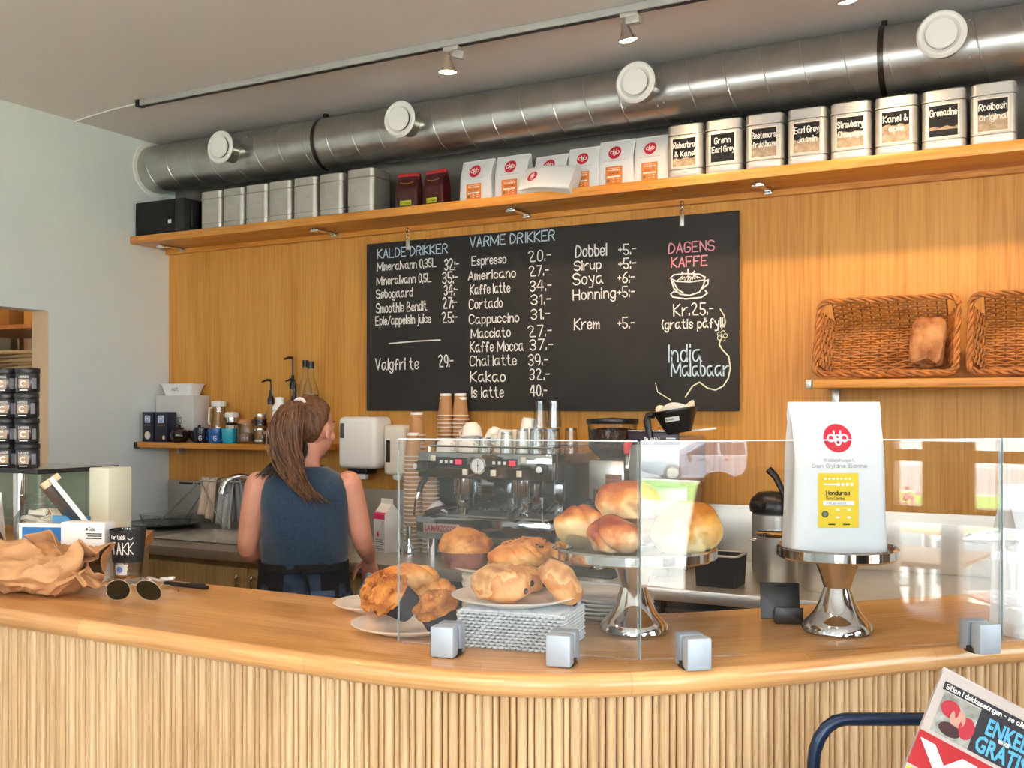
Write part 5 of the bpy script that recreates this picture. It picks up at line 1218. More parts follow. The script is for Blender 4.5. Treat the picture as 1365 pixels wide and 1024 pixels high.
choc_bread((-.875, 1.80, ZT+.10), .55, 'flaky chocolate pastry leaning at the right of the plate', 5, ry=.85, s=.95)
choc_bread((-.96, 1.86, ZT+.083), .3, 'flaky chocolate pastry at the back of the woven box plate', 9, s=.85)
for k in range(5): plate((-.885, 2.10, ZT+.0085*k), .105, f'white plate in the stack beside the steel cake stand, {["lowest", "second from the bottom", "in the middle", "second from the top", "topmost"][k]}', 'stacked white plates beside the cake stand', h=.016)

# ---------------------------------------------------------------- cake stands
def cake_stand(loc, R, label):
    t = thing('cake_stand', label, 'cake stand', loc, 0, 'steel cake stands')
    b = B(); b.lathe([(.001, .0), (.066, 0), (.07, .004), (.069, .012), (.062, .022), (.058, .026), (.046, .04), (.036, .06), (.029, .082), (.026, .09), (.028, .094), (.034, .115), (.044, .14), (.05, .152)], n=44); b.build('pedestal', M_CHROME, t)
    b = B(); b.lathe([(.001, .152), (R-.012, .154), (R-.002, .15), (R+.002, .154), (R+.002, .17), (R-.002, .174), (R-.006, .17), (R-.01, .164), (.001, .163)], n=60); b.build('plate', M_CHROME, t)
    return t
cake_stand((-.775, 1.985, ZT), .165, 'polished steel cake stand carrying four bread rolls')
cake_stand((-.41, 2.175, ZT), .118, 'polished steel cake stand carrying the large white coffee bag')
def roll(loc, r, label, seed, rz=0, m=None, cut=False, rx=0, ry=0):
    t = thing('bread_roll', label, 'bread roll', loc, rz, 'bread rolls on the cake stand', rx=rx, ry=ry)
    b = B(); b.ball((0, 0, 0), r, 72, .16, 6, seed=seed, flatz=-r[2]*.72, fn=lambda d: 1+.06*max(0, d.z)-.15*math.exp(-((d.x*.85+d.z*.45-.12+.1*math.sin(seed))/.10)**2)*min(1, max(0, .35-d.y))); b.build('crust', m or M_BUN, t, ang=80)
    if cut:
        c = B(); c.ball((0, -r[1]*.12, -r[2]*.12), (r[0]*.97, r[1]*.93, r[2]*.52), 26, .12, 7, seed=seed+3); c.build('pale_side', M_BUNPALE, t, ang=80)
    return t
ZP = ZT+.164
roll((-.872, 1.96, ZP+.04), (.062, .05, .044), 'bread roll at the left of the cake stand, pale underside showing', 1, .5, ry=.25, rx=-.5)
roll((-.785, 1.905, ZP+.034), (.056, .052, .038), 'reddish glazed roll at the front middle of the cake stand', 2, -.2, m=bake('glazed_crust', '#8a2f10', '#c06a2b', '#eabb84', .2, 30, 22, .25, .036), cut=False)
roll((-.785, 1.975, ZP+.098), (.064, .055, .042), 'bread roll lying on top of the other rolls', 3, .2)
roll((-.665, 1.99, ZP+.042), (.068, .06, .056), 'big pale split bread roll at the right of the cake stand', 6, .6, m=bake('split_crust', '#b06a20', '#d49a48', '#ead3a0', .2, 40, 16, .4, .045), cut=False)
roll((-.80, 2.06, ZP+.034), (.056, .05, .042), 'bread roll at the back of the cake stand, mostly hidden', 7, .2)
coffee_bag((-.415, 2.165, ZP+.001), .50, .196, .30, .1, 'large white coffee bag with a yellow label standing on the right cake stand', M_YELLOW, None, seed=31, big=True)
coffee_bag((-.045, 2.36, ZT), .75, .19, .30, .1, 'white coffee bag with a yellow label behind the pane at the right picture edge', M_YELLOW, None, seed=33, big=True)
t = thing('card_holder', 'black plastic card holder standing on the counter left of the right cake stand', 'card holder', (-.535, 2.225, ZT), .35)
b = B(); b.box((0, 0, .04), (.082, .006, .078), .002, M=TR(0, .012, 0, 0, -.25)); b.build('back_panel', M_BLACK, t)
b = B(); b.box((.012, -.02, .012), (.058, .03, .024), .003); b.box((.012, -.034, .02), (.058, .004, .03), .001); b.build('front_tray', M_BLACK, t)

# ---------------------------------------------------------------- left end of the counter
t = thing('sunglasses', 'dark sunglasses with clear rims lying on the counter in front of the glass', 'sunglasses', (-1.925, 1.74, ZT), .42); t.scale = (1.08, 1, 1.12)
M_LENS = mat('dark_lens', '#16180f', .12)
for sx in (-1, 1):
    pts = [(sx*.034+.027*math.copysign(abs(math.cos(a))**.85, math.cos(a)), .024+.023*math.sin(a)-.004*math.cos(a)*sx) for a in [2*PI*i/22 for i in range(22)]]
    M = TR(0, 0, .002, 0, .35)
    b = B(); b.loft([[(x, 0.0, z) for x, z in pts], [(x, .002, z) for x, z in pts]], M=M); b.build('lens', M_LENS, t)
    b = B(); b.tube([(x, .001, z) for x, z in pts], .0012, 6, closed=True, M=M); b.build('rim', mat('clear_rim', '#9c8a70', .15), t)
    b = B(); b.tube([(sx*.061, -.008, .035), (sx*.064, .03, .03), (sx*.06, .09, .012), (sx*.056, .115, .004)], .0016, 6); b.build('temple', MATS['clear_rim'], t)
b = B(); b.tube([(-.01, -.006, .034), (0, -.008, .037), (.01, -.006, .034)], .0016, 6); b.build('bridge', MATS['clear_rim'], t)
t = thing('ballpoint_pen', 'black ballpoint pen lying on the counter', 'pen', (-1.965, 1.935, ZT+.0062), -.0); t.scale = (1.3, 1, 1)
b = B(); b.tube([(-.052, 0, 0), (-.04, 0, 0), (.05, 0, 0), (.06, 0, 0)], [.0045, .0058, .0062, .005], 12); b.build('barrel', M_BLACK, t)
b = B(); b.tube([(-.068, 0, 0), (-.052, 0, 0)], [.001, .0044], 10); b.build('tip', M_STEEL, t)
b = B(); b.box((.035, 0, .0075), (.04, .004, .002), .0008); b.build('clip', M_BLACK, t)
t = thing('tip_glass', 'tall tip glass with a black chalked band reading TAKK', 'tip jar', (-2.155, 1.925, ZT))
r = .04
b = B(); b.lathe([(.001, 0), (.031, 0), (.033, .006), (.045, .138), (.0425, .138), (.031, .014), (.001, .012)], n=32); b.build('glass_wall', M_GLASS, t)
b = B(); b.lathe([(.038, .055), (.0458, .139), (.0455, .139), (.0375, .055)], n=32, cap=False); band = b.build('black_band', M_MATTBLACK, t)
q = B(); cw = lambda x, z: ((.0355+.0605*(z+.0)*1.0+.0055)*math.sin(x/.041+.42), -(.0355+.0605*z+.0055)*math.cos(x/.041+.42), z)
write(q, 'TAKK', -.021, .078, .03, .05, cw, .0022, jit=.02); write(q, 'for takk', -.022, .117, .011, .034, cw, .0014); ribbon(q, circ(.022, .121, .005, 9, PI, 2*PI), .0014, cw); q.build('chalk_words', M_CHALK, t)
b = B(); b.lathe([(.001, .013), (.029, .013), (.030, .02), (.001, .022)], n=20); b.build('coins', mat('coins', '#b98f5c', .35, .9, var=.3, vscale=120), t)
b = B(); cy = lambda x, z: ((.034+.04*z)*math.sin(x/.034+.3), -(.034+.04*z)*math.cos(x/.034+.3), z); patch(b, -.016, .016, .024, .05, cy, 0, 4, 1); disc(b, -.002, .038, .008, .008, lambda x, z: (cy(x, z)[0]*1.02, cy(x, z)[1]*1.02, z), 1, 10, 1); b.build('small_sticker', [M_PAPER, mat('sticker_blue', '#6f8fd0', .6)], t)
b = B(); pts = [(.0, .0, .004), (.05, .03, .004), (.09, .06, .02), (.11, .1, .006), (.16, .07, .004), (.2, .14, .004)]
solo('white_cable', B().tube([(.07*math.sin(i*.28)+.03*i/20, .02*math.cos(i*.4), .0045+.012*max(0, math.sin(i*.28))) for i in range(21)], .0035, 8), M_WHITE, 'white cable looping on the counter behind the tip glass', 'cable', (-2.1, 1.965, ZT))
# white leaflet box and blue folder
t = thing('card_box', 'white carton with small black print standing behind the paper bag', 'box', (-2.275, 1.90, ZT), .32)
B().box((0, 0, .077), (.125, .05, .154), .002).build('carton', M_PAPER, t)
q = B(); fw = lambda x, z: (x, -.0256, z); disc(q, .012, .137, .004, .004, fw, 0, 10, 1); write(q, 'Gaia', .018, .133, .009, .018, fw, .0014)
for k in range(3): patch(q, .01+.004*(k % 2), .055, .124-.006*k, .127-.006*k, fw, 0, 1, 1)
q.build('print', M_INK, t)
t = thing('leaflet_holder', 'white leaflet holder with a blue panel beside the jar of matchboxes', 'leaflet holder', (-2.49, 1.97, ZT), .36)
B().box((0, 0, .066), (.2, .03, .132), .002).build('holder', M_PAPER, t)
q = B(); fw = lambda x, z: (x, -.0156, z); q.add([fw(-.09, .02), fw(.02, .02), fw(.075, .122), fw(-.09, .122)], [(0, 1, 2, 3)], 0); q.add([fw(.0, .05), fw(.03, .08), fw(.075, .122), fw(.05, .122)], [(0, 1, 2, 3)], 1); q.build('blue_panel', [mat('panel_blue', '#1f6fb5', .5), mat('panel_grey', '#9fb4c9', .5)], t, smooth=False)
B().box((.03, .03, .075), (.11, .012, .15), .002).build('back_card', mat('blue_card', '#4a8bb8', .5), t)
# crumpled brown paper bag
M_KRAFT = mat('kraft_paper', '#bd8f63', .75, var=.12, vscale=14, bump=.35, bscale=35)
t = thing('paper_bag', 'crumpled brown paper bag lying at the left end of the counter', 'paper bag', (-2.245, 1.72, ZT), .12)
b = B(); nu, nv = 44, 22
def crum(p, s): 
    v, _ = None, None
    return noise.cell(p*s) if False else abs(noise.noise(p*s))
def ridge(p, f, s): return (1-min(1, abs(noise.noise(Vector((p.x*f*.55, p.y*f, p.z*f+s)))*2.6)))**2
def bagfn(u, v):
    a = 2*PI*u
    x = (v-.5)*.36; e = math.sin(PI*min(max(v*.9+.03, .03), .97))**.5
    y = .118*e*math.cos(a)*(1+.12*math.sin(v*7+1)); z = .07*e*math.sin(a)*(1+.25*math.sin(v*5+2.2))
    p = Vector((x, y, z)); n_ = Vector((.15*math.sin(v*20), math.cos(a), math.sin(a)))
    k = .020*ridge(p, 13, 0)+.011*ridge(p, 27, 3)+.016*noise.noise(p*9)-.012
    p += n_*k
    if v > .82: p.z += (v-.82)*.3*(.6+.5*math.sin(a*3+1)); p.x += .016*math.sin(a*5)*(v-.82)*5
    p.z = max(p.z+.058, 0.0)
    return p
b.grid(96, 70, bagfn); o = b.build('bag_body', M_KRAFT, t, ang=60)
o.modifiers.new('thick', 'SOLIDIFY').thickness = .001
b = B()
def flap(u, v):
    x = -.02+.17*u; p = Vector((x, .05-.06*v, .1+.085*v))
    y = .05-.06*v+.02*math.sin(u*6); z = .088+.085*v*(1-.9*abs(u-.4)**1.3*1.6)-.055*u*v
    k = .012*ridge(p, 17, 8)+.012*noise.noise(p*14)
    return Vector((x, y-k, max(z+k*.6, .002)))
b.grid(40, 24, flap); o = b.build('open_flap', M_KRAFT, t, ang=60); o.modifiers.new('thick', 'SOLIDIFY').thickness = .001
b = B()
def torn(u, v):
    p = Vector((.11+.1*u, .05-.1*v, .1)); k = .014*ridge(p, 19, 5)+.012*noise.noise(p*16)
    return Vector((.11+.095*u, .05-.1*v-k, max(.003, .125*(1-u*.8)*(.35+.65*v)+k)))
b.grid(30, 24, torn); o = b.build('torn_edge', M_KRAFT, t, ang=60); o.modifiers.new('thick', 'SOLIDIFY').thickness = .001
t = thing('paper_pouch', 'dark brown paper pouch at the left picture edge beside the matchbox jar', 'paper bag', (-2.72, 1.90, ZT), .3)
b, f = bag_geo(.12, .12, .09, seed=41); b.build('pouch', mat('dark_kraft', '#5f4332', .8, bump=.5, bscale=30), t, ang=50)
b = B(); b.grid(10, 10, lambda u, v: Vector(((u-.5)*.1, (v-.5)*.06, .112+.03*noise.noise(Vector((u*5, v*5, 2)))))); o = b.build('tissue', M_PAPER, t); o.modifiers.new('thick', 'SOLIDIFY').thickness = .001
t = thing('tent_card', 'white folded card standing at the left picture edge', 'card', (-2.87, 2.02, ZT), .6)
b = B(); b.loft([[(x, -.05, 0), (x, -.046, 0), (x, 0, .188), (x, .046, 0), (x, .05, 0), (x, 0, .2)] for x in (-.05, .05)]); b.build('card', M_PAPER, t, smooth=False)
# jar of matchboxes
JX, JY = -2.80, 2.18
t = thing('matchbox_jar', 'round glass jar filled with small white matchboxes on the side counter', 'jar', (JX, JY, ZT))
b = B(); b.lathe([(.001, 0), (.06, 0), (.085, .03), (.095, .075), (.09, .115), (.068, .15), (.062, .16), (.066, .178), (.07, .185), (.064, .185), (.058, .165), (.063, .15), (.084, .115), (.089, .075), (.08, .034), (.055, .008), (.001, .008)], n=36); b.build('jar_glass', M_GLASS, t)
MB_ = None; random.seed(11); k = 0
M_MATCH = mat('matchbox_paper', '#ece6da', .6); M_MATCHSIDE = mat('matchbox_side', '#b38a63', .8)
spots = []
for z in (.022, .04, .058, .076, .094, .112, .128):
    nr_ = 4 if z < .12 else 3
    for j in range(nr_):
        a = 2*PI*j/nr_+z*37; r_ = .046 if z not in (.022,) else .034
        if z > .12: r_ = .03
        spots.append((r_*math.cos(a), r_*math.sin(a), z))
places = ['bottom', 'lower', 'lower middle', 'middle', 'upper middle', 'upper', 'top']
for k, (x, y, z) in enumerate(spots):
    loc = (JX+x, JY+y, ZT+z); rot = (random.uniform(-.45, .45), random.uniform(-.35, .35), random.uniform(0, 6.3))
    lab = 'small white matchbox with a dark printed frame lying in the round glass jar'
    if MB_ is None:
        MB_ = thing('matchbox', lab, 'matchbox', loc, 0, 'matchboxes in the glass jar'); MB_.rotation_euler = rot
        B().box((0, 0, 0), (.05, .034, .0135), .001).build('sleeve', M_MATCH, MB_)
        q = B(); fz = lambda x_, z_: (x_, z_, .0071); ribbon(q, [(-.02, -.013), (.02, -.013), (.02, .013), (-.02, .013), (-.02, -.013)], .0018, fz); font_text(q, 'KAFFE', 0, -.004, .008, .026, fz, 0, True); q.build('print', M_INK, MB_)
        B().box((0, .0172, 0), (.048, .0005, .011)).build('striking_strip', M_MATCHSIDE, MB_)
    else: dup(MB_, loc, rot, lab)
# leaning display panel (screen seen edge on)
t = thing('leaning_panel', 'thin dark panel with a white edge leaning behind the leaflet holder', 'panel', (-2.292, 2.045, ZT))
RL, VL = Vector((.656, .754, 0)), Vector((-.754, .656, 0)); Lz = (RL*-.59+Vector((0, 0, 1))*.81).normalized(); Sy = RL*.42-Vector((0, 0, 1))*.12-VL*.9; Sy = (Sy-Lz*Sy.dot(Lz)).normalized(); Nx = Sy.cross(Lz)
M = Matrix((Nx, Sy, Lz)).transposed().to_4x4() @ Matrix.Translation((0, -.08, .165))
B().box((0, -.003, 0), (.012, .15, .325), .002, M=M).build('panel', M_DKSTEEL, t)
B().box((0, .0745, 0), (.013, .005, .325), .001, M=M).build('white_edge', M_PAPER, t)
B().box((0, .05, .155), (.05, .03, .018), .002, M=M).build('tag', M_CREAM, t)
# glass display case with stacked jars
t = thing('display_case', 'glass topped display case with a green steel frame at the left picture edge', 'display case', (-3.22, 2.42, ZT), 0); t.scale = (1, 1, 1.09)
M_GREEN = mat('green_metal', '#7f8b78', .35, .5)
for x in (-.5, .245):
    for y in (-.12, .17): B().box((x, y, .11), (.02, .02, .22), .002).build('corner_post', M_GREEN, t)

B().box((-.128, .175, .11), (.745, .01, .2), .002).build('back_panel', M_GREEN, t)
B().box((-.128, .02, .225), (.775, .32, .01), .003).build('glass_top', M_PANE, t)
b = B(); b.box((-.128, -.142, .225), (.785, .012, .014), .002); b.box((.261, .02, .225), (.012, .32, .014), .002); b.build('top_edge', M_BLACK, t)
b = B(); b.cyl((.06, -.06, 0), (.06, -.06, .22), .024, 20); b.build('support_tube', M_CHROME, t)
B().box((-.128, .04, .07), (.72, .24, .006), .002).build('glass_shelf', M_PANE, t)
B().box((.315, .1, .115), (.095, .1, .23), .004).build('cream_end', mat('cream_panel', '#e4e6cf', .5), t)
# jars with the letter C stacked on the case
JAR = None
M_JARBODY = mat('jar_dark', '#20222b', .25, coat=.3); M_JLAB = mat('jar_label_tan', '#a58a70', .6)
def cjar(loc, lab):
    global JAR
    if JAR is None:
        JAR = thing('spread_jar', lab, 'jar', loc, .55, 'dark jars with the letter C stacked on the display case'); r = .0385
        b = B(); b.lathe([(.001, 0), (.034, 0), (r, .006), (r, .062), (.035, .068), (.001, .068)], n=28); b.build('jar_body', M_JARBODY, JAR)
        b = B(); b.lathe([(.001, .066), (.0385, .066), (.0395, .069), (.0395, .082), (.038, .084), (.001, .084)], n=28); b.build('black_lid', M_BLACK, JAR)
        f1 = lambda x, z: ((r+.0006)*math.sin(x/r), -(r+.0006)*math.cos(x/r), z); f2_ = lambda x, z: ((r+.0012)*math.sin(x/r), -(r+.0012)*math.cos(x/r), z)
        q = B(); patch(q, -.017, .017, .016, .046, f1, 0, 4, 1); ribbon(q, circ(0, .031, .0085, 14, .9, 5.4), .0042, f2_, 1)
        font_text(q, 'LAKRIDS', 0, .05, .008, .032, f1, 1, True); patch(q, -.013, .013, .008, .011, f1, 1, 2, 1); patch(q, .026, .042, .014, .05, f1, 2, 2, 1); patch(q, -.042, -.026, .014, .05, f1, 2, 2, 1)
        q.build('label', [M_JLAB, M_PAPER, M_INKGREY], JAR)
    else: dup(JAR, loc, .55+random.uniform(-.1, .1), lab)
cols = [('right column', -3.085, 2.33), ('middle column', -3.175, 2.32), ('left column', -3.265, 2.31)]
for cn, x, y in cols:
    for k in range(4): cjar((x+random.uniform(-.003, .003), y, ZT+.2515+k*.0845), f'dark C jar, {["lowest", "second lowest", "second highest", "topmost"][k]} in the {cn} on the display case')

# ---------------------------------------------------------------- newspaper on a tube stand in the foreground
Rv, Uv, Fv = Vector((.8829, .4695, 0)), Vector((0, 0, 1)), Vector((-.4695, .8829, 0))
ex = (Rv*.846-Uv*.418-Fv*.33).normalized(); ed = Rv*-.536-Uv*.67-Fv*.515; ed = (ed-ex*ed.dot(ex)).normalized(); en = ex.cross(-ed).normalized()
if en.dot(Fv) > 0: en = -en
t = thing('newspaper', 'folded tabloid newspaper with a red masthead leaning in the lower right corner', 'newspaper', (-.161, 1.67, 1.163))
bend = lambda x, y: .05*max(0, x-.2)**1.5+.012*math.sin(y*9)*x
def pg(x, y, h=0): return ex*x+ed*y+en*(h-bend(x, y)*.4)
M_NEWS = mat('newsprint', '#b3aba6', .85, var=.03, vscale=30)
b = B(); ring = lambda y: [pg(x, y, 0) for x in [.29*i/14 for i in range(15)]]+[pg(x, y, -.007-.004*math.sin(x*20)) for x in [.29*(14-i)/14 for i in range(15)]]
b.loft([ring(y) for y in [.0+.39*i/16 for i in range(17)]]); b.build('folded_pages', M_NEWS, t)
b = B(); b.loft([[pg(x, y, h) for x, h in ((.0, -.012), (.29, -.02), (.29, -.026), (.0, -.018))] for y in (-.012, .38)]); b.build('inner_pages', mat('newsprint_inner', '#bdb7b9', .85), t)
L1 = lambda x, z: pg(x, -z, .0006); L2 = lambda x, z: pg(x, -z, .0012); L3 = lambda x, z: pg(x, -z, .0018)
q = B(); patch(q, .008, .162, -.03, -.016, L1, 0, 6, 1); write(q, 'Stian i dekksesongen - se alle tipsene', .012, -.0275, .008, .145, L2, .0011, 1)
patch(q, .066, .158, -.1, -.03, L1, 0, 4, 3)
font_text(q, 'ENKELT', .08, -.064, .026, .07, L2, 2, bold=.03); font_text(q, 'GRATIS', .073, -.095, .026, .072, L2, 2, bold=.03); patch(q, .1, .115, -.068, -.062, L2, 1, 1, 1); write(q, 'OG', .103, -.0675, .004, .008, L3, .0008, 0)
font_text(q, 'OSLO', .168, -.075, .022, .06, L1, 0, bold=.03)
for k in range(5): patch(q, .17, .27, -.09-.01*k, -.087-.01*k, L1, 3, 1, 1)
for k in range(5): patch(q, .165, .28, -.02-.006*k, -.0185-.006*k, L1, 3, 1, 1)
q.build('top_story', [M_INK, M_PAPER, mat('news_cyan', '#4f9fc9', .7), M_INKGREY], t, smooth=False)
q = B(); patch(q, .012, .066, -.1, -.032, L1, 0, 3, 3); disc(q, .028, -.055, .014, .014, L2, 1, 14, 1); disc(q, .056, -.072, .011, .018, L2, 1, 14, 1); disc(q, .041, -.064, .011, .015, L2, 2, 14, 1); disc(q, .036, -.086, .016, .011, L2, 3, 14, 1)
q.build('photograph', [mat('news_photo_grey', '#8f938c', .8, var=.4, vscale=60), mat('news_photo_red', '#a12a38', .8), mat('news_photo_skin', '#b58d7d', .8), mat('news_photo_dark', '#3a2226', .8)], t, smooth=False)
q = B(); patch(q, 0, .288, -.162, -.106, L1, 0, 8, 2); font_text(q, 'VG', .004, -.159, .042, .155, L2, 1, bold=.045)
patch(q, .19, .26, -.15, -.12, L2, 1, 1, 1); q.build('masthead', [mat('masthead_red', '#a01c24', .75), M_PAPER], t, smooth=False)
q = B(); patch(q, .002, .16, -.205, -.166, L1, 0, 6, 2); font_text(q, 'TEK SIKKERHET', .008, -.182, .012, .14, L2, 1, bold=.03); font_text(q, 'HVER DAG', .008, -.2, .012, .1, L2, 1, bold=.03); q.build('yellow_strip', [mat('news_yellow', '#d5bb2c', .8), M_INK], t, smooth=False)
t = thing('newspaper_stand', 'dark blue tubular stand holding the newspaper in front of the counter', 'stand', (-.353, 1.68, 0), math.atan2(.4695, .8829))
b = B(); P = [(0, 0, .012), (0, 0, .96)]+[(.05*(1-math.cos(a)), 0, .99+.05*math.sin(a)*1.4) for a in [PI/2*i/5 for i in range(6)]]+[(.38, 0, 1.06)]+[(.38+.05*math.sin(a), 0, .99+.05*math.cos(a)*1.4) for a in [PI/2*i/5 for i in range(6)]]+[(.43, 0, .012)]
b.tube(P, .0105, 12); b.build('tube_frame', mat('blue_tube', '#1a2a45', .25, .4), t)
b = B(); b.tube([(0, 0, .012), (0, -.34, .012), (.43, -.34, .012), (.43, 0, .012)], .0105, 10); b.build('foot', MATS['blue_tube'], t)
b = B()
for x in (0, .43): b.tube([(x, 0, .74), (x, -.36, .74), (x, -.37, .80)], .008, 8)
b.tube([(0, -.37, .80), (.43, -.37, .80)], .008, 8); b.tube([(0, -.2, .74), (.43, -.2, .74)], .008, 8); b.build('holder_ledge', MATS['blue_tube'], t)

# ---------------------------------------------------------------- people
M_SKIN = mat('skin', '#d0937a', .5, var=.07, vscale=14, subs=.1)
M_HAIR = mat('brown_hair', '#2e1b10', .38, vscale=30, col2='#8a5c38', stretch=(5, 5, .45), bump=.5, bscale=120, detail=5)
M_TANK = mat('tank_top', '#22394f', .95, var=.25, vscale=120, bump=.3, bscale=220, sheen=.3)
M_JEAN = mat('jeans', '#27384f', .9, var=.35, vscale=22, bump=.3, bscale=200)
M_APRON = mat('apron', '#14161d', .9)
def ell(c, rx, ry, n=28, X=Vector((1, 0, 0)), Y=Vector((0, 1, 0)), p=2.3):
    c = Vector(c); e = 2/p; r = []
    for j in range(n):
        a = 2*PI*j/n; ca, sa = math.cos(a), math.sin(a)
        r.append(tuple(c+X*rx*math.copysign(abs(ca)**e, ca)+Y*ry*math.copysign(abs(sa)**e, sa)))
    return r
def limb(b, pts, rad, n=16):
    """tapering limb with rounded joints: straight between joints, slight muscle swell"""
    P = [Vector(p) for p in pts]; pp = []; rr_ = []
    for i in range(len(P)-1):
        for k in range(8):
            u = k/8; pp.append(P[i].lerp(P[i+1], u)); rr_.append((rad[i]*(1-u)+rad[i+1]*u)*(1+.09*math.sin(PI*u)))
    pp.append(P[-1]); rr_.append(rad[-1])
    for it in range(2): pp = [pp[0]]+[(pp[i-1]+2*pp[i]+pp[i+1])/4 for i in range(1, len(pp)-1)]+[pp[-1]]
    b.tube(pp, rr_, n); b.ball(tuple(P[0]), rad[0], 14); b.ball(tuple(P[-1]), rad[-1], 12)
def hand(b, w, d, nrm, curl=.5, s=1.0, thumb=1):
    """palm and five fingers; d = direction of the fingers, nrm = back of the hand, thumb = +1/-1 side"""
    w, d = Vector(w), Vector(d).normalized(); nrm = (Vector(nrm)-d*Vector(nrm).dot(d)).normalized(); sd = d.cross(nrm)*thumb
    rings = []
    for u, rx, ry in ((-.1, .024, .017), (.15, .028, .016), (.5, .037, .015), (.85, .041, .0135), (1.0, .038, .011)):
        rings.append(ell(w+d*.085*u*s, rx*s, ry*s, 18, sd, nrm))
    b.loft(rings)
    for k, (off, ln) in enumerate(((.029, .9), (.0098, 1.0), (-.0095, .94), (-.0275, .74))):
        p = w+d*.078*s+sd*off*s; a = -.12; pts = [tuple(p)]; q = p
        for j, seg in enumerate((.044, .028, .022)):
            a += curl*(.55+.25*j)+.06*k*curl; v = d*math.cos(a)-nrm*math.sin(a)+sd*off*1.2
            q = q+v.normalized()*seg*ln*s; pts.append(tuple(q))
        b.tube(pts, [.0095*s, .0088*s, .008*s, .0065*s], 10); b.ball(pts[-1], .0065*s, 8)
    p = w+d*.02*s+sd*.022*s; q1 = p+(d*.6+sd*.75-nrm*.25).normalized()*.04*s; q2 = q1+(d*.85+sd*.3-nrm*.45*curl*2).normalized()*.032*s; q3 = q2+(d*.9-nrm*.5*curl*2).normalized()*.024*s
    b.tube([tuple(p), tuple(q1), tuple(q2), tuple(q3)], [.0125*s, .011*s, .0095*s, .0075*s], 10); b.ball(tuple(q3), .0075*s, 8)
def head(b, c, yaw, pitch=0, s=1.0):
    M = Matrix.Translation(c) @ Matrix.Rotation(yaw, 4, 'Z') @ Matrix.Rotation(pitch, 4, 'X') @ Matrix.Scale(s, 4)
    b.ball((0, -.008, .018), (.073, .09, .092), 24, M=M); b.ball((0, .03, -.045), (.054, .058, .062), 20, M=M); b.ball((0, .052, -.088), (.026, .024, .02), 14, M=M)
    b.ball((0, .06, .0), (.05, .03, .05), 16, M=M)
    b.tube([(0, .083, .012), (0, .096, -.012), (0, .104, -.03)], [.007, .009, .0125], 10, M=M); b.ball((0, .094, -.034), (.014, .012, .009), 10, M=M)
    b.ball((0, .079, -.058), (.022, .012, .009), 12, M=M)
    for sx in (-1, 1):
        b.ball((sx*.074, -.004, -.014), (.009, .02, .031), 14, M=M @ Matrix.Rotation(sx*.25, 4, 'Z')); b.ball((sx*.028, .082, .022), (.016, .008, .006), 10, M=M); b.ball((sx*.035, .066, -.028), (.022, .018, .022), 12, M=M)
    return M
def skin_mesh(b, name, m, parent, voxel=.005, smooth=4):
    o = b.build(name, m, parent)
    r = o.modifiers.new('skin_surface', 'REMESH'); r.mode = 'VOXEL'; r.voxel_size = voxel; r.use_smooth_shade = True
    k = o.modifiers.new('soften', 'SMOOTH'); k.iterations = smooth; k.factor = .5
    return o
def face_parts(M, parent, hair=True):
    for sx in (-1, 1):
        b = B(); b.ball((sx*.028, .076, .012), (.0115, .01, .0085), 14, M=M); e = b.build('eye', M_PORC, parent)
        b = B(); b.ball((sx*.028, .0845, .012), (.0052, .0025, .0052), 10, M=M); b.build('iris', mat('iris', '#3a2a1c', .2), e)
        b = B(); b.tube([(sx*.015, .088, .03), (sx*.028, .09, .034), (sx*.043, .078, .03)], [.002, .003, .0015], 6, M=M); b.build('eyebrow', mat('eyebrow', '#3a261a', .7), parent)
    b = B(); b.tube([(-.02, .084, -.058), (-.007, .092, -.0555), (0, .0915, -.0565), (.007, .092, -.0555), (.02, .084, -.058)], [.0015, .004, .0035, .004, .0015], 8, M=M); b.tube([(-.018, .084, -.06), (0, .091, -.064), (.018, .084, -.06)], [.0015, .005, .0015], 8, M=M); b.build('mouth', mat('lips', '#a65a52', .5), parent)
# barista, seen from behind; local frame: y forward, x to her right
PW = thing('person', 'barista with a brown ponytail in a navy sleeveless top standing with her back turned', 'person', (-2.52, 3.08, 0), math.radians(36))
b = B()
b.loft([ell((0, 0, z), rx, ry) for z, rx, ry in ((.80, .158, .112), (.88, .162, .112), (.94, .148, .104), (1.0, .128, .092), (1.06, .128, .092), (1.14, .138, .096), (1.22, .148, .094), (1.275, .15, .08), (1.305, .12, .062), (1.325, .075, .055), (1.345, .05, .05))])
b.tube([(0, 0, 1.31), (.008, .008, 1.36), (.022, .02, 1.42)], [.056, .05, .05], 18)
HM = head(b, (.028, .03, 1.482), math.radians(-42), -.12)
limb(b, [(.165, 0, 1.27), (.222, .0, 1.035), (.243, .2, .965)], [.05, .036, .026]); limb(b, [(-.165, 0, 1.27), (-.212, .0, 1.015), (-.09, .2, .99)], [.05, .036, .026])
hand(b, (.244, .212, .958), (.05, .42, -.85), (.35, .8, .45), .55, .95, -1); hand(b, (-.085, .21, .99), (.6, .75, -.25), (0, .2, 1), .45, .95, 1)
for sx in (-1, 1): limb(b, [(sx*.085, 0, .84), (sx*.09, .02, .46), (sx*.095, -.01, .09)], [.088, .056, .036]); b.tube([(sx*.095, -.03, .045), (sx*.097, .06, .035), (sx*.1, .13, .03)], [.036, .036, .024], 12)
skin_mesh(b, 'body', M_SKIN, PW)
face_parts(HM, PW)
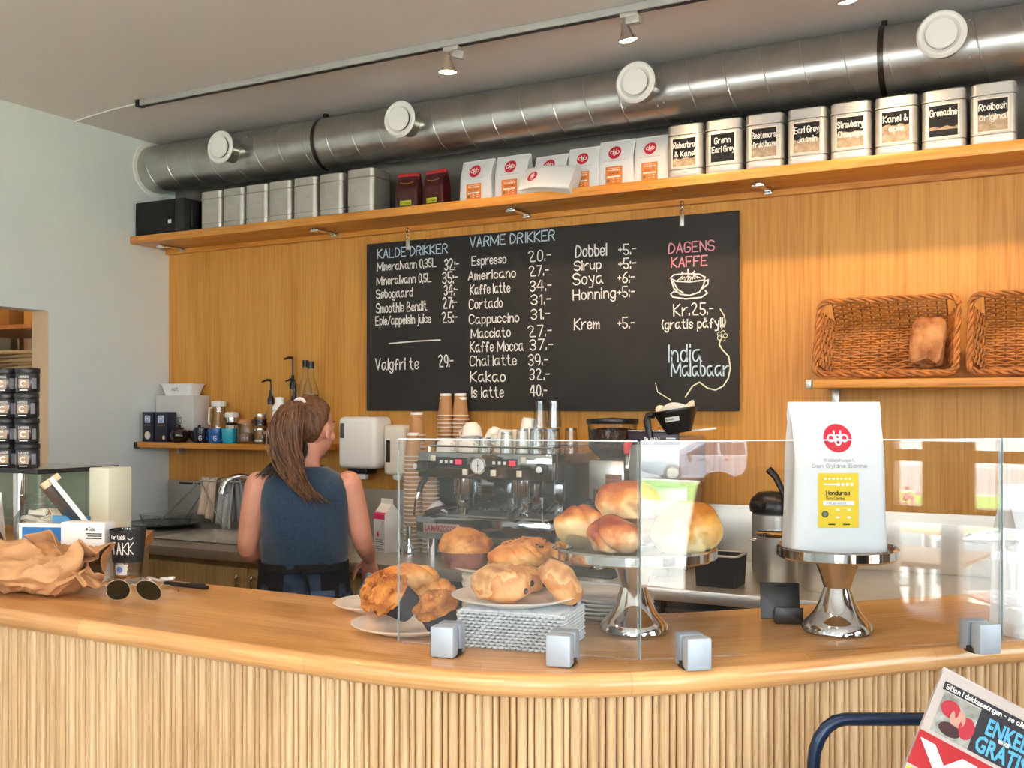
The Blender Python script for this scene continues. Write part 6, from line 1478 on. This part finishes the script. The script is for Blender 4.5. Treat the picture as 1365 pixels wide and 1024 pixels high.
# sleeveless top with loose folds
b = B(); rings = []
for z, rx, ry, w in ((.965, .152, .112, .8), (.975, .158, .118, .9), (1.02, .162, .122, 1), (1.08, .163, .12, 1), (1.14, .164, .119, .8), (1.2, .166, .116, .6), (1.25, .163, .105, .4), (1.285, .153, .092, .25), (1.31, .128, .078, .15), (1.327, .098, .069, .1), (1.338, .078, .064, .1)):
    r_ = ell((0.004, 0, z), rx, ry, 64); rings.append([(x*(1+.022*w*noise.noise(Vector((x*14, y*14, z*3)))), y*(1+.09*w*noise.noise(Vector((x*22+2+z*6, y*6, z*3.5))))+(.009*w*math.sin(x*44+math.sin(z*11)*1.6+z*8) if y < 0 else 0), z+.01*math.sin(x*11)*(z < 1.0)) for x, y, z in r_])
rings = rings+[[(x*.96, y*.95, z) for x, y, z in r_] for r_ in rings[::-1]]
b.loft(rings, cap=False, close=True); b.build('sleeveless_top', M_TANK, PW, ang=80)
b = B(); b.loft([ell((0, 0, z), rx, ry, 40) for z, rx, ry in ((.74, .176, .125), (.84, .172, .124), (.90, .166, .12), (.95, .156, .112), (.985, .145, .104))])
for sx in (-1, 1): limb(b, [(sx*.088, 0, .83), (sx*.092, .02, .46), (sx*.096, -.01, .1)], [.098, .068, .056])
j = b.build('jeans', M_JEAN, PW, ang=80)
for sx in (-1, 1): b = B(); b.grid(6, 6, lambda u, v: (sx*.068+(u-.5)*.1, -.1275+.012*((sx*.068+(u-.5)*.1)/.17)**2*1.4-.0035*(v < .99), .79+.1*v)); o = b.build('back_pocket', mat('jeans_pocket', '#3c5270', .9, var=.2, vscale=40), j); o.modifiers.new('thick', 'SOLIDIFY').thickness = .002
b = B(); rings = []
for z, k in ((.46, 1.2), (.6, 1.16), (.74, 1.08), (.86, 1.03), (.93, .99), (.985, .965)):
    n = 48; out = []; inn = []
    for i in range(n+1):
        a = -PI/2+.42+(2*PI-.84)*i/n
        rx, ry = .17*k, .126*k
        out.append((rx*math.cos(a), ry*math.sin(a)+.004*math.sin(a*9)*(z < .9), z)); inn.append((rx*.97*math.cos(a), ry*.965*math.sin(a), z))
    rings.append(out+inn[::-1])
b.loft(rings); b.build('apron', M_APRON, PW, ang=80)
b = B(); b.loft([ell((0, 0, .955), .168, .126, 40), ell((0, 0, .985), .166, .124, 40), ell((0, 0, .985), .15, .114, 40), ell((0, 0, .955), .155, .117, 40)], close=True, cap=False); b.tube([(0, -.13, .97), (.02, -.135, .93), (.03, -.132, .87)], [.01, .012, .008], 8, flat=.3); b.build('apron_tie', M_APRON, PW)
# hair: cap gathered into a high ponytail
b = B()
def capfn(d):
    k = 1
    if d.y > .15: k -= .30*min(1, (d.y-.15)*2.2)*min(1, max(0, (.62-d.z)*2.2))
    if d.y > -.12 and d.z < .1: k -= .2*min(1, (d.y+.12)*4)*min(1, (.1-d.z)*3)
    if d.z < -.8: k -= .5*(-.8-d.z)
    return k+.012*math.sin(14*math.atan2(d.x, d.y+.0001))*(1-abs(d.z))
b.ball((0, -.016, .022), (.084, .1, .1), 48, fn=capfn, M=HM); cap = b.build('hair', M_HAIR, PW, ang=80)
KN = Vector((-.012, -.055, 1.572))
b = B(); b.tube([tuple(KN+Vector((.018*math.cos(a), .004, .018*math.sin(a)))) for a in [2*PI*i/12 for i in range(12)]], .007, 8, closed=True); b.build('hair_tie', mat('hair_tie', '#e8ddd8', .6), cap)
random.seed(21); b = B()
main = [KN, Vector((-.04, -.10, 1.56)), Vector((-.062, -.125, 1.49)), Vector((-.062, -.125, 1.41)), Vector((-.042, -.128, 1.33)), Vector((-.012, -.13, 1.265)), Vector((.03, -.13, 1.225))]
def along(u):
    i = min(int(u*(len(main)-1)), len(main)-2); return main[i].lerp(main[i+1], u*(len(main)-1)-i)
b.tube([tuple(along(i/14)) for i in range(13)], [.014, .024, .033, .039, .042, .043, .042, .04, .037, .033, .028, .022, .012], 18, flat=.75)
for s in range(150):
    a = random.uniform(0, 2*PI); q = math.sqrt(random.uniform(.3, 1)); ph = random.uniform(0, 6); end = random.uniform(.72, 1.06); wx = random.uniform(-.03, .03)+.03*(random.random() < .3)
    pts = []
    for i in range(13):
        u = i/12*end; p = along(min(u, 1)); R = (.010+.05*math.sin(PI*min(1, u*1.15+.05))**.7)*q*(1+.5*max(0, u-.7)*2)
        if u > 1: p = p+Vector((.03*(u-1)*8, 0, -.05*(u-1)*8))
        pts.append((p.x+R*math.cos(a+u*1.2)+wx*u*u+.006*math.sin(u*9+ph), p.y+R*.62*math.sin(a+u*1.2)-.004, p.z+.004*math.sin(u*7+ph)))
    b.tube(pts, [.002]+[.0036]*9+[.0028, .002, .0008], 5)
b.build('ponytail', M_HAIR, cap, ang=80)
b = B()
for s in range(40):
    x0 = random.uniform(-.06, .035); pts = []
    for i in range(8):
        u = i/7; pts.append((x0-.02+(-.05+.6*x0)*u*u+.004*math.sin(u*8+s), -.066-.052*u+random.uniform(-.003, .003), 1.43-.13*u*random.uniform(.85, 1.05)))
    b.tube(pts, [.005, .006, .006, .005, .005, .004, .003, .001], 5)
b.build('nape_hair', mat('dark_hair', '#24150e', .5), cap, ang=80)
# cloth in her right hand
b = B(); b.grid(14, 16, lambda u, v: (.045*math.cos(u*5.5+v)*(.5+.8*v)+.012*math.sin(v*9), .045*math.sin(u*5.5+v)*(.5+.8*v), -.16*v+.02*math.sin(u*9)))
Mw = Matrix.Translation((-2.52, 3.08, 0)) @ Matrix.Rotation(math.radians(36), 4, 'Z')
o = solo('cleaning_cloth', b, mat('cloth_blue', '#3f8fc0', .9, col2='#e9ecef', vscale=22, bump=.3, bscale=80), 'blue and white cloth hanging from the right hand of the barista', 'cloth', tuple(Mw @ Vector((.245, .262, .90))))
o.modifiers.new('thick', 'SOLIDIFY').thickness = .003

def customer(name, label, loc, rz, seated, top, hairm, bow=0.0, scale=1.0):
    P_ = thing(name, label, 'person', loc, rz); P_.scale = (scale,)*3
    b = B(); dz = -.42 if seated else 0
    T = lambda x, y, z: (x, y+bow*max(0, z-.95)*.9, z+dz-bow*max(0, z-.95)*.35)
    b.loft([ell(T(0, 0, z), rx, ry) for z, rx, ry in ((.86, .165, .12), (.95, .155, .115), (1.05, .15, .11), (1.2, .175, .115), (1.34, .185, .1), (1.4, .16, .08), (1.44, .08, .06))])
    nb = Vector(T(0, 0, 1.42)); hc = Vector(T(0, .05, 1.61)); b.tube([tuple(nb), tuple(nb.lerp(hc, .6))], [.06, .055], 16)
    M = head(b, hc, 0, -bow*.9, 1.05)
    for sx in (-1, 1):
        s0 = Vector(T(sx*.2, 0, 1.37))
        if seated: pts = [s0, s0+Vector((sx*.04, .1, -.26)), s0+Vector((-sx*.06, .32, -.28))]
        else: pts = [s0, s0+Vector((sx*.05, -.02, -.29)), s0+Vector((sx*.03, .12, -.5))]
        limb(b, pts, [.058, .045, .03]); hand(b, tuple(pts[2]), (0, .9, -.2) if seated else (0, .3, -1), (0, 0, 1) if seated else (sx, .2, 0), .5, 1, -sx)
        if seated: leg = [(sx*.1, 0, .45), (sx*.12, .42, .45), (sx*.12, .40, .09)]
        else: leg = [(sx*.1, 0, .88), (sx*.11, .01, .48), (sx*.115, -.02, .09)]
        limb(b, leg, [.09, .062, .042]); f = Vector(leg[2]); b.tube([tuple(f+Vector((0, -.03, -.045))), tuple(f+Vector((0, .15, -.055)))], [.04, .03], 12)
    skin_mesh(b, 'body', M_SKIN, P_, .008); face_parts(M, P_)
    c = B(); c.loft([ell(T(0, 0, z), rx, ry, 36) for z, rx, ry in ((.84, .19, .14), (.95, .185, .138), (1.1, .185, .135), (1.25, .2, .135), (1.36, .2, .115), (1.42, .15, .09), (1.455, .085, .07))])
    for sx in (-1, 1):
        s0 = Vector(T(sx*.2, 0, 1.37)); limb(c, [s0, s0+Vector((sx*.04, .1, -.26)), s0+Vector((-sx*.05, .29, -.278))] if seated else [s0, s0+Vector((sx*.05, -.02, -.29)), s0+Vector((sx*.035, .1, -.47))], [.07, .058, .046])
    skin_mesh(c, 'jacket', top, P_, .009)
    c = B()
    for sx in (-1, 1): limb(c, [(sx*.1, 0, .47), (sx*.12, .42, .46), (sx*.12, .40, .14)] if seated else [(sx*.1, 0, .9), (sx*.11, .01, .48), (sx*.115, -.02, .12)], [.11, .078, .06])
    c.ball((0, 0, .48 if seated else .88), (.19, .14, .1), 20); skin_mesh(c, 'trousers', M_JEAN, P_, .009)
    c = B(); c.ball((0, -.02, .03), (.086, .1, .1), 30, .06, 14, M=M, fn=lambda d: 1-.28*min(1, max(0, d.y)*2.2)*min(1, max(0, (.6-d.z)*2))-.2*max(0, -.45-d.z)); c.build('hair', hairm, P_, ang=80)
M_DKHAIR = mat('very_dark_hair', '#1d1512', .5, bump=.4, bscale=120)
customer('person', 'customer in a dark jacket standing at the window side, mirrored in the glass pane', (.70, 1.37, 0), math.radians(60), False, mat('dark_jacket', '#26242c', .9), M_DKHAIR, 0, .95)
customer('person', 'seated customer with short dark hair bent over a table, mirrored in the glass pane', (2.22, .98, 0), math.radians(75), True, mat('grey_jumper', '#5d4a45', .9), M_DKHAIR, .75, .95)
# ---------------------------------------------------------------- store room behind the opening
t = thing('storage_shelf', 'wooden storage shelf seen through the opening in the white wall', 'shelf', (-5.75, 4.55, 0))
for x in (-.7, .7):
    for y in (-.3, .3): B().box((x, y, 1.15), (.05, .05, 2.3)).build('post', M_FRAMEWOOD, t)
for z in (.5, 1.05, 1.5, 1.78, 2.06): B().box((0, 0, z), (1.5, .66, .025)).build('shelf_board', M_FRAMEWOOD, t)
M_CARD = mat('brown_carton', '#b58a48', .8, var=.08)
for x, y, z, d, lab, m in ((-5.45, 4.4, 2.0735, (.42, .3, .22), 'yellowish brown carton on the top storage shelf nearest the opening', M_CARD), (-6.0, 4.4, 2.0735, (.4, .3, .27), 'darker brown carton at the back of the top storage shelf', mat('dark_carton', '#8a6330', .8)), (-5.4, 4.42, 1.5135, (.4, .35, .1), 'reddish brown parcel on the middle storage shelf', mat('red_carton', '#8b5a45', .8)), (-5.9, 4.42, 1.5135, (.45, .35, .16), 'grey green crate on the middle storage shelf', mat('grey_green', '#6b7a74', .6))):
    tt = thing('storage_box', lab, 'box', (x, y, z)); B().box((0, 0, d[2]/2), d, .004).build('carton', m, tt); B().box((0, 0, d[2]+.0005), (.05, d[1], .001)).build('tape', M_CREAM, tt)
for k in range(5):
    solo('cardboard_sheet', B().box((0, 0, .012), (.7-.03*k, .5, .022), .002), mat('card_sheet_%d' % (k % 2), ('#a8977a', '#8d7d66')[k % 2], .9), f'flat folded carton in the pile on the second storage shelf, {["lowest", "second from below", "middle", "second from top", "topmost"][k]}', 'cardboard', (-5.6, 4.45, 1.7935+.0235*k), .05*k, 'flat cartons in the store room')
t = thing('store_lamp', 'round ceiling lamp in the store room', 'ceiling lamp', (-5.6, 3.6, 2.95))
b = B(); b.lathe([(.001, -.08), (.09, -.07), (.13, -.03), (.14, 0), (.001, .0)], n=28); b.build('lamp_shade', mat('lamp_globe', '#ffe7c4', .4, emit=3), t)
lamp('store_light', 'POINT', (-5.6, 3.6, 2.8), 30, (1, .74, .45), shadow_soft_size=.1)
# unseen globe lamps, added to brighten the ceiling and the fronts of things
for k, (x, y, lab) in enumerate(((-2.6, -1.3, 'unseen white globe lamp added as fill light at the wall side'), (-.6, -1.3, 'unseen white globe lamp added as fill light behind the viewer'), (1.3, -1.3, 'unseen white globe lamp added as fill light at the window side'))):
    t = thing('fill_globe_lamp', lab, 'fill lamp', (x, y, 2.35), 0, 'globe lamps added as fill light')
    b = B(); b.ball((0, 0, 0), .16, 28); b.build('globe', mat('fill_globe_glass', '#fff1dd', .3, emit=5), t)
    b = B(); b.cyl((0, 0, .15), (0, 0, .7), .004, 8); b.build('cord', M_BLACK, t)
    b = B(); b.lathe([(.001, .19), (.03, .19), (.04, .15), (.001, .14)], n=18); b.build('cap', M_STEEL, t)
    lamp('fill_globe_light', 'POINT', (x, y, 2.35), FILL_LAMP, (1, .85, .68), shadow_soft_size=.17)

# ---------------------------------------------------------------- seats by the window, terrace and street (mirrored in the glass)
t = thing('coat_rack', 'dark wooden coat rack with two black hooks fixed in front of the window transom', 'coat rack', (2.74, 1.275, 1.07))
B().box((0, 0, .17), (.03, .23, .33), .003).build('board', M_DARKWOOD, t)
B().box((-.018, .05, .27), (.02, .62, .055), .003).build('rail', M_SHELF, t)
for y in (-.05, .06): b = B(); b.tube([(-.025, y, .27), (-.06, y, .265), (-.075, y, .285)], .008, 8); b.ball((-.075, y, .29), .013, 10); b.build('hook', M_BLACK, t)
def cafe_table(loc, r, h, label, top, rz=0, square=False):
    t = thing('cafe_table', label, 'table', loc, rz, 'cafe tables')
    b = B()
    if square: b.box((0, 0, h-.015), (2*r, 2*r, .03), .004)
    else: b.lathe([(.001, h-.03), (r-.01, h-.03), (r, h-.02), (r, h-.005), (r-.01, h), (.001, h)], n=36)
    b.build('table_top', top, t)
    b = B(); b.cyl((0, 0, .02), (0, 0, h-.03), .028, 14); b.build('column', M_STEEL, t)
    b = B(); b.lathe([(.001, 0), (.21, 0), (.21, .012), (.04, .03), (.001, .03)], n=28); b.build('foot', M_STEEL, t)
def chair(loc, rz, label, m, seatm, outdoor=True):
    t = thing('cafe_chair', label, 'chair', loc, rz, 'white terrace chairs' if outdoor else 'cafe chairs')
    b = B()
    for k in range(5): b.box((0, -.17+.085*k, .45), (.4, .07, .016), .003)
    b.build('seat', seatm, t)
    b = B()
    for k in range(3): b.box((0, -.21, .62+.1*k), (.4, .014, .06), .003)
    b.build('backrest', seatm, t)
    for sx in (-1, 1):
        b = B(); b.tube([(sx*.19, .19, 0), (sx*.19, .19, .44)], .012, 8); b.build('leg', m, t)
        b = B(); b.tube([(sx*.19, -.2, 0), (sx*.19, -.2, .45), (sx*.19, -.215, .88)], .012, 8); b.build('leg', m, t)
cafe_table((2.38, 1.42, 0), .26, .70, 'dark wooden cafe table in front of the seated customer', M_DARKWOOD, .3, True)
chair((2.20, .92, 0), math.radians(-15), 'dark wooden chair under the seated customer', M_MATTBLACK, M_DARKWOOD, False)
cafe_table((3.95, .75, 0), .34, .72, 'terrace table with an oak top close to the window', M_SHELF, 0, True)
cafe_table((5.6, .35, 0), .34, .72, 'terrace table with an oak top farther out on the paving', M_SHELF, .2, True)
for x, y, rz, lab in ((4.35, 1.2, 2.4, 'white slatted terrace chair nearest the window mullion'), (4.55, .35, .9, 'white slatted terrace chair behind the near terrace table'), (6.2, .75, 2.0, 'white slatted terrace chair at the far terrace table'), (5.3, -.35, -.3, 'white slatted terrace chair on the street side of the far table')):
    chair((x, y, 0), rz, lab, M_WHITE, M_WHITE)
M_LEAF = mat('plant_leaf', '#3f6b2f', .7, var=.4, vscale=30)
def planter(loc, rz, w, label, flowers):
    t = thing('flower_planter', label, 'planter', loc, rz, 'flower planters on the terrace')
    b = B(); b.box((0, 0, .2), (w, .3, .4), .01); b.build('trough', mat('planter_grey', '#6f7478', .7), t)
    for k in range(4): B().box((0, -.152, .06+.1*k), (w-.02, .008, .05)).build('slat', mat('planter_slat', '#8b8f92', .7), t)
    b = B(); random.seed(int(w*100))
    for k in range(90):
        x, y, z = random.uniform(-w/2, w/2)*.95, random.gauss(0, .09), .42+abs(random.gauss(0, .12)); a = random.uniform(0, 6.3); r = random.uniform(.04, .08)
        b.add([(x, y, z), (x+r*math.cos(a), y+r*math.sin(a), z+.02), (x+1.9*r*math.cos(a+.2), y+1.9*r*math.sin(a+.2), z-.01), (x+r*math.cos(a+.6), y+r*math.sin(a+.6), z+.015)], [(0, 1, 2, 3)])
    b.build('foliage', M_LEAF, t)['kind'] = 'stuff'
    b = B()
    for k in range(46): b.ball((random.uniform(-w/2, w/2)*.95, random.gauss(0, .1), .52+abs(random.gauss(0, .1))), random.uniform(.018, .032), 7)
    b.build('blossoms', flowers, t)['kind'] = 'stuff'
planter((7.7, .35, -.02), .9, 1.0, 'grey slatted planter with white flowers at the edge of the terrace', M_WHITE)
planter((9.2, -1.2, -.02), 1.0, .8, 'small planter with pink flowers farther along the terrace', mat('pink_bloom', '#d98aa0', .7))
# estate car parked on the road
t = thing('estate_car', 'silver estate car parked on the street beyond the lawn', 'car', (31.9, -15.0, -1.0), math.atan2(-2.74, -2.14))
M_CAR = mat('silver_paint', '#6c7788', .45, .2); M_CARGL = mat('car_glass', '#1d2f44', .35, spec=.2)
def sec(x, hw, z0, z1): return [(x, -hw*.97, z0), (x, -hw, z0+(z1-z0)*.35), (x, -hw*.97, z1-.04), (x, -hw*.9, z1), (x, hw*.9, z1), (x, hw*.97, z1-.04), (x, hw, z0+(z1-z0)*.35), (x, hw*.97, z0)]
b = B(); b.loft([sec(x, hw, z0, z1) for x, hw, z0, z1 in ((-2.35, .72, .35, .80), (-2.25, .84, .25, .92), (-1.2, .9, .2, .95), (.8, .9, .2, .94), (1.0, .9, .2, .92), (1.9, .87, .22, .80), (2.25, .78, .28, .66), (2.33, .65, .35, .55))]); b.build('body', M_CAR, t)
b = B(); b.loft([[(x, -hw, z), (x, hw, z)]+[(x2, hw2, z2), (x2, -hw2, z2)] for x, hw, z, x2, hw2, z2 in ((-2.25, .8, .9, -1.95, .62, 1.42), (1.15, .82, .9, .25, .62, 1.44))]); b.build('cabin', M_CAR, t)
for s in (-1, 1):
    for x0, x1, u0, u1, nm in ((-2.02, -1.3, -1.86, -1.25, 'rear_window'), (-1.18, -.3, -1.15, -.3, 'side_window'), (-.2, .95, -.2, .2, 'front_window')):
        b = B(); b.loft([[(x0, s*.815, .95), (x1, s*.815, .95), (u1, s*.655, 1.38), (u0, s*.655, 1.38)], [(x0, s*.80, .95), (x1, s*.80, .95), (u1, s*.64, 1.38), (u0, s*.64, 1.38)]]); b.build(nm, M_CARGL, t)
    for x in (-1.42, 1.42):
        b = B(); b.cyl((x, s*.72, -.0+.31), (x, s*.915, .31), .31, 28); w_ = b.build('wheel', M_MATTBLACK, t); b = B(); b.cyl((x, s*.9, .31), (x, s*.925, .31), .2, 20); b.build('hub', M_STEEL, w_)
    b = B(); b.ball((.85, s*1.0, .98), (.07, .1, .07), 12); b.build('mirror', M_BLACK, t)
    for x in (-.35, .55): B().box((x-.15, s*.9, .78), (.16, .03, .03), .008).build('door_handle', M_BLACK, t)
    for x in (-1.2, -.25, .95): B().box((x, s*.899, .55), (.012, .012, .6)).build('door_seam', M_DKSTEEL, t)
t = thing('building', 'long white rendered building across the street', 'building', (50, 5, -1))
B().box((0, 0, 4), (8, 70, 8)).build('facade', mat('white_render', '#d3d6d9', .9), t)
B().box((-4.06, 0, 2.6), (.1, 70, .35)).build('grey_band', mat('grey_render', '#8b9096', .8), t)
for k in range(9):
    f = B().box((-4.05, -28+7*k, 4.8), (.12, 2.2, 1.6)).build('window_frame', M_WHITE, t); B().box((-4.1, -28+7*k, 4.8), (.06, 2.0, 1.4)).build('window_pane', M_CARGL, f)
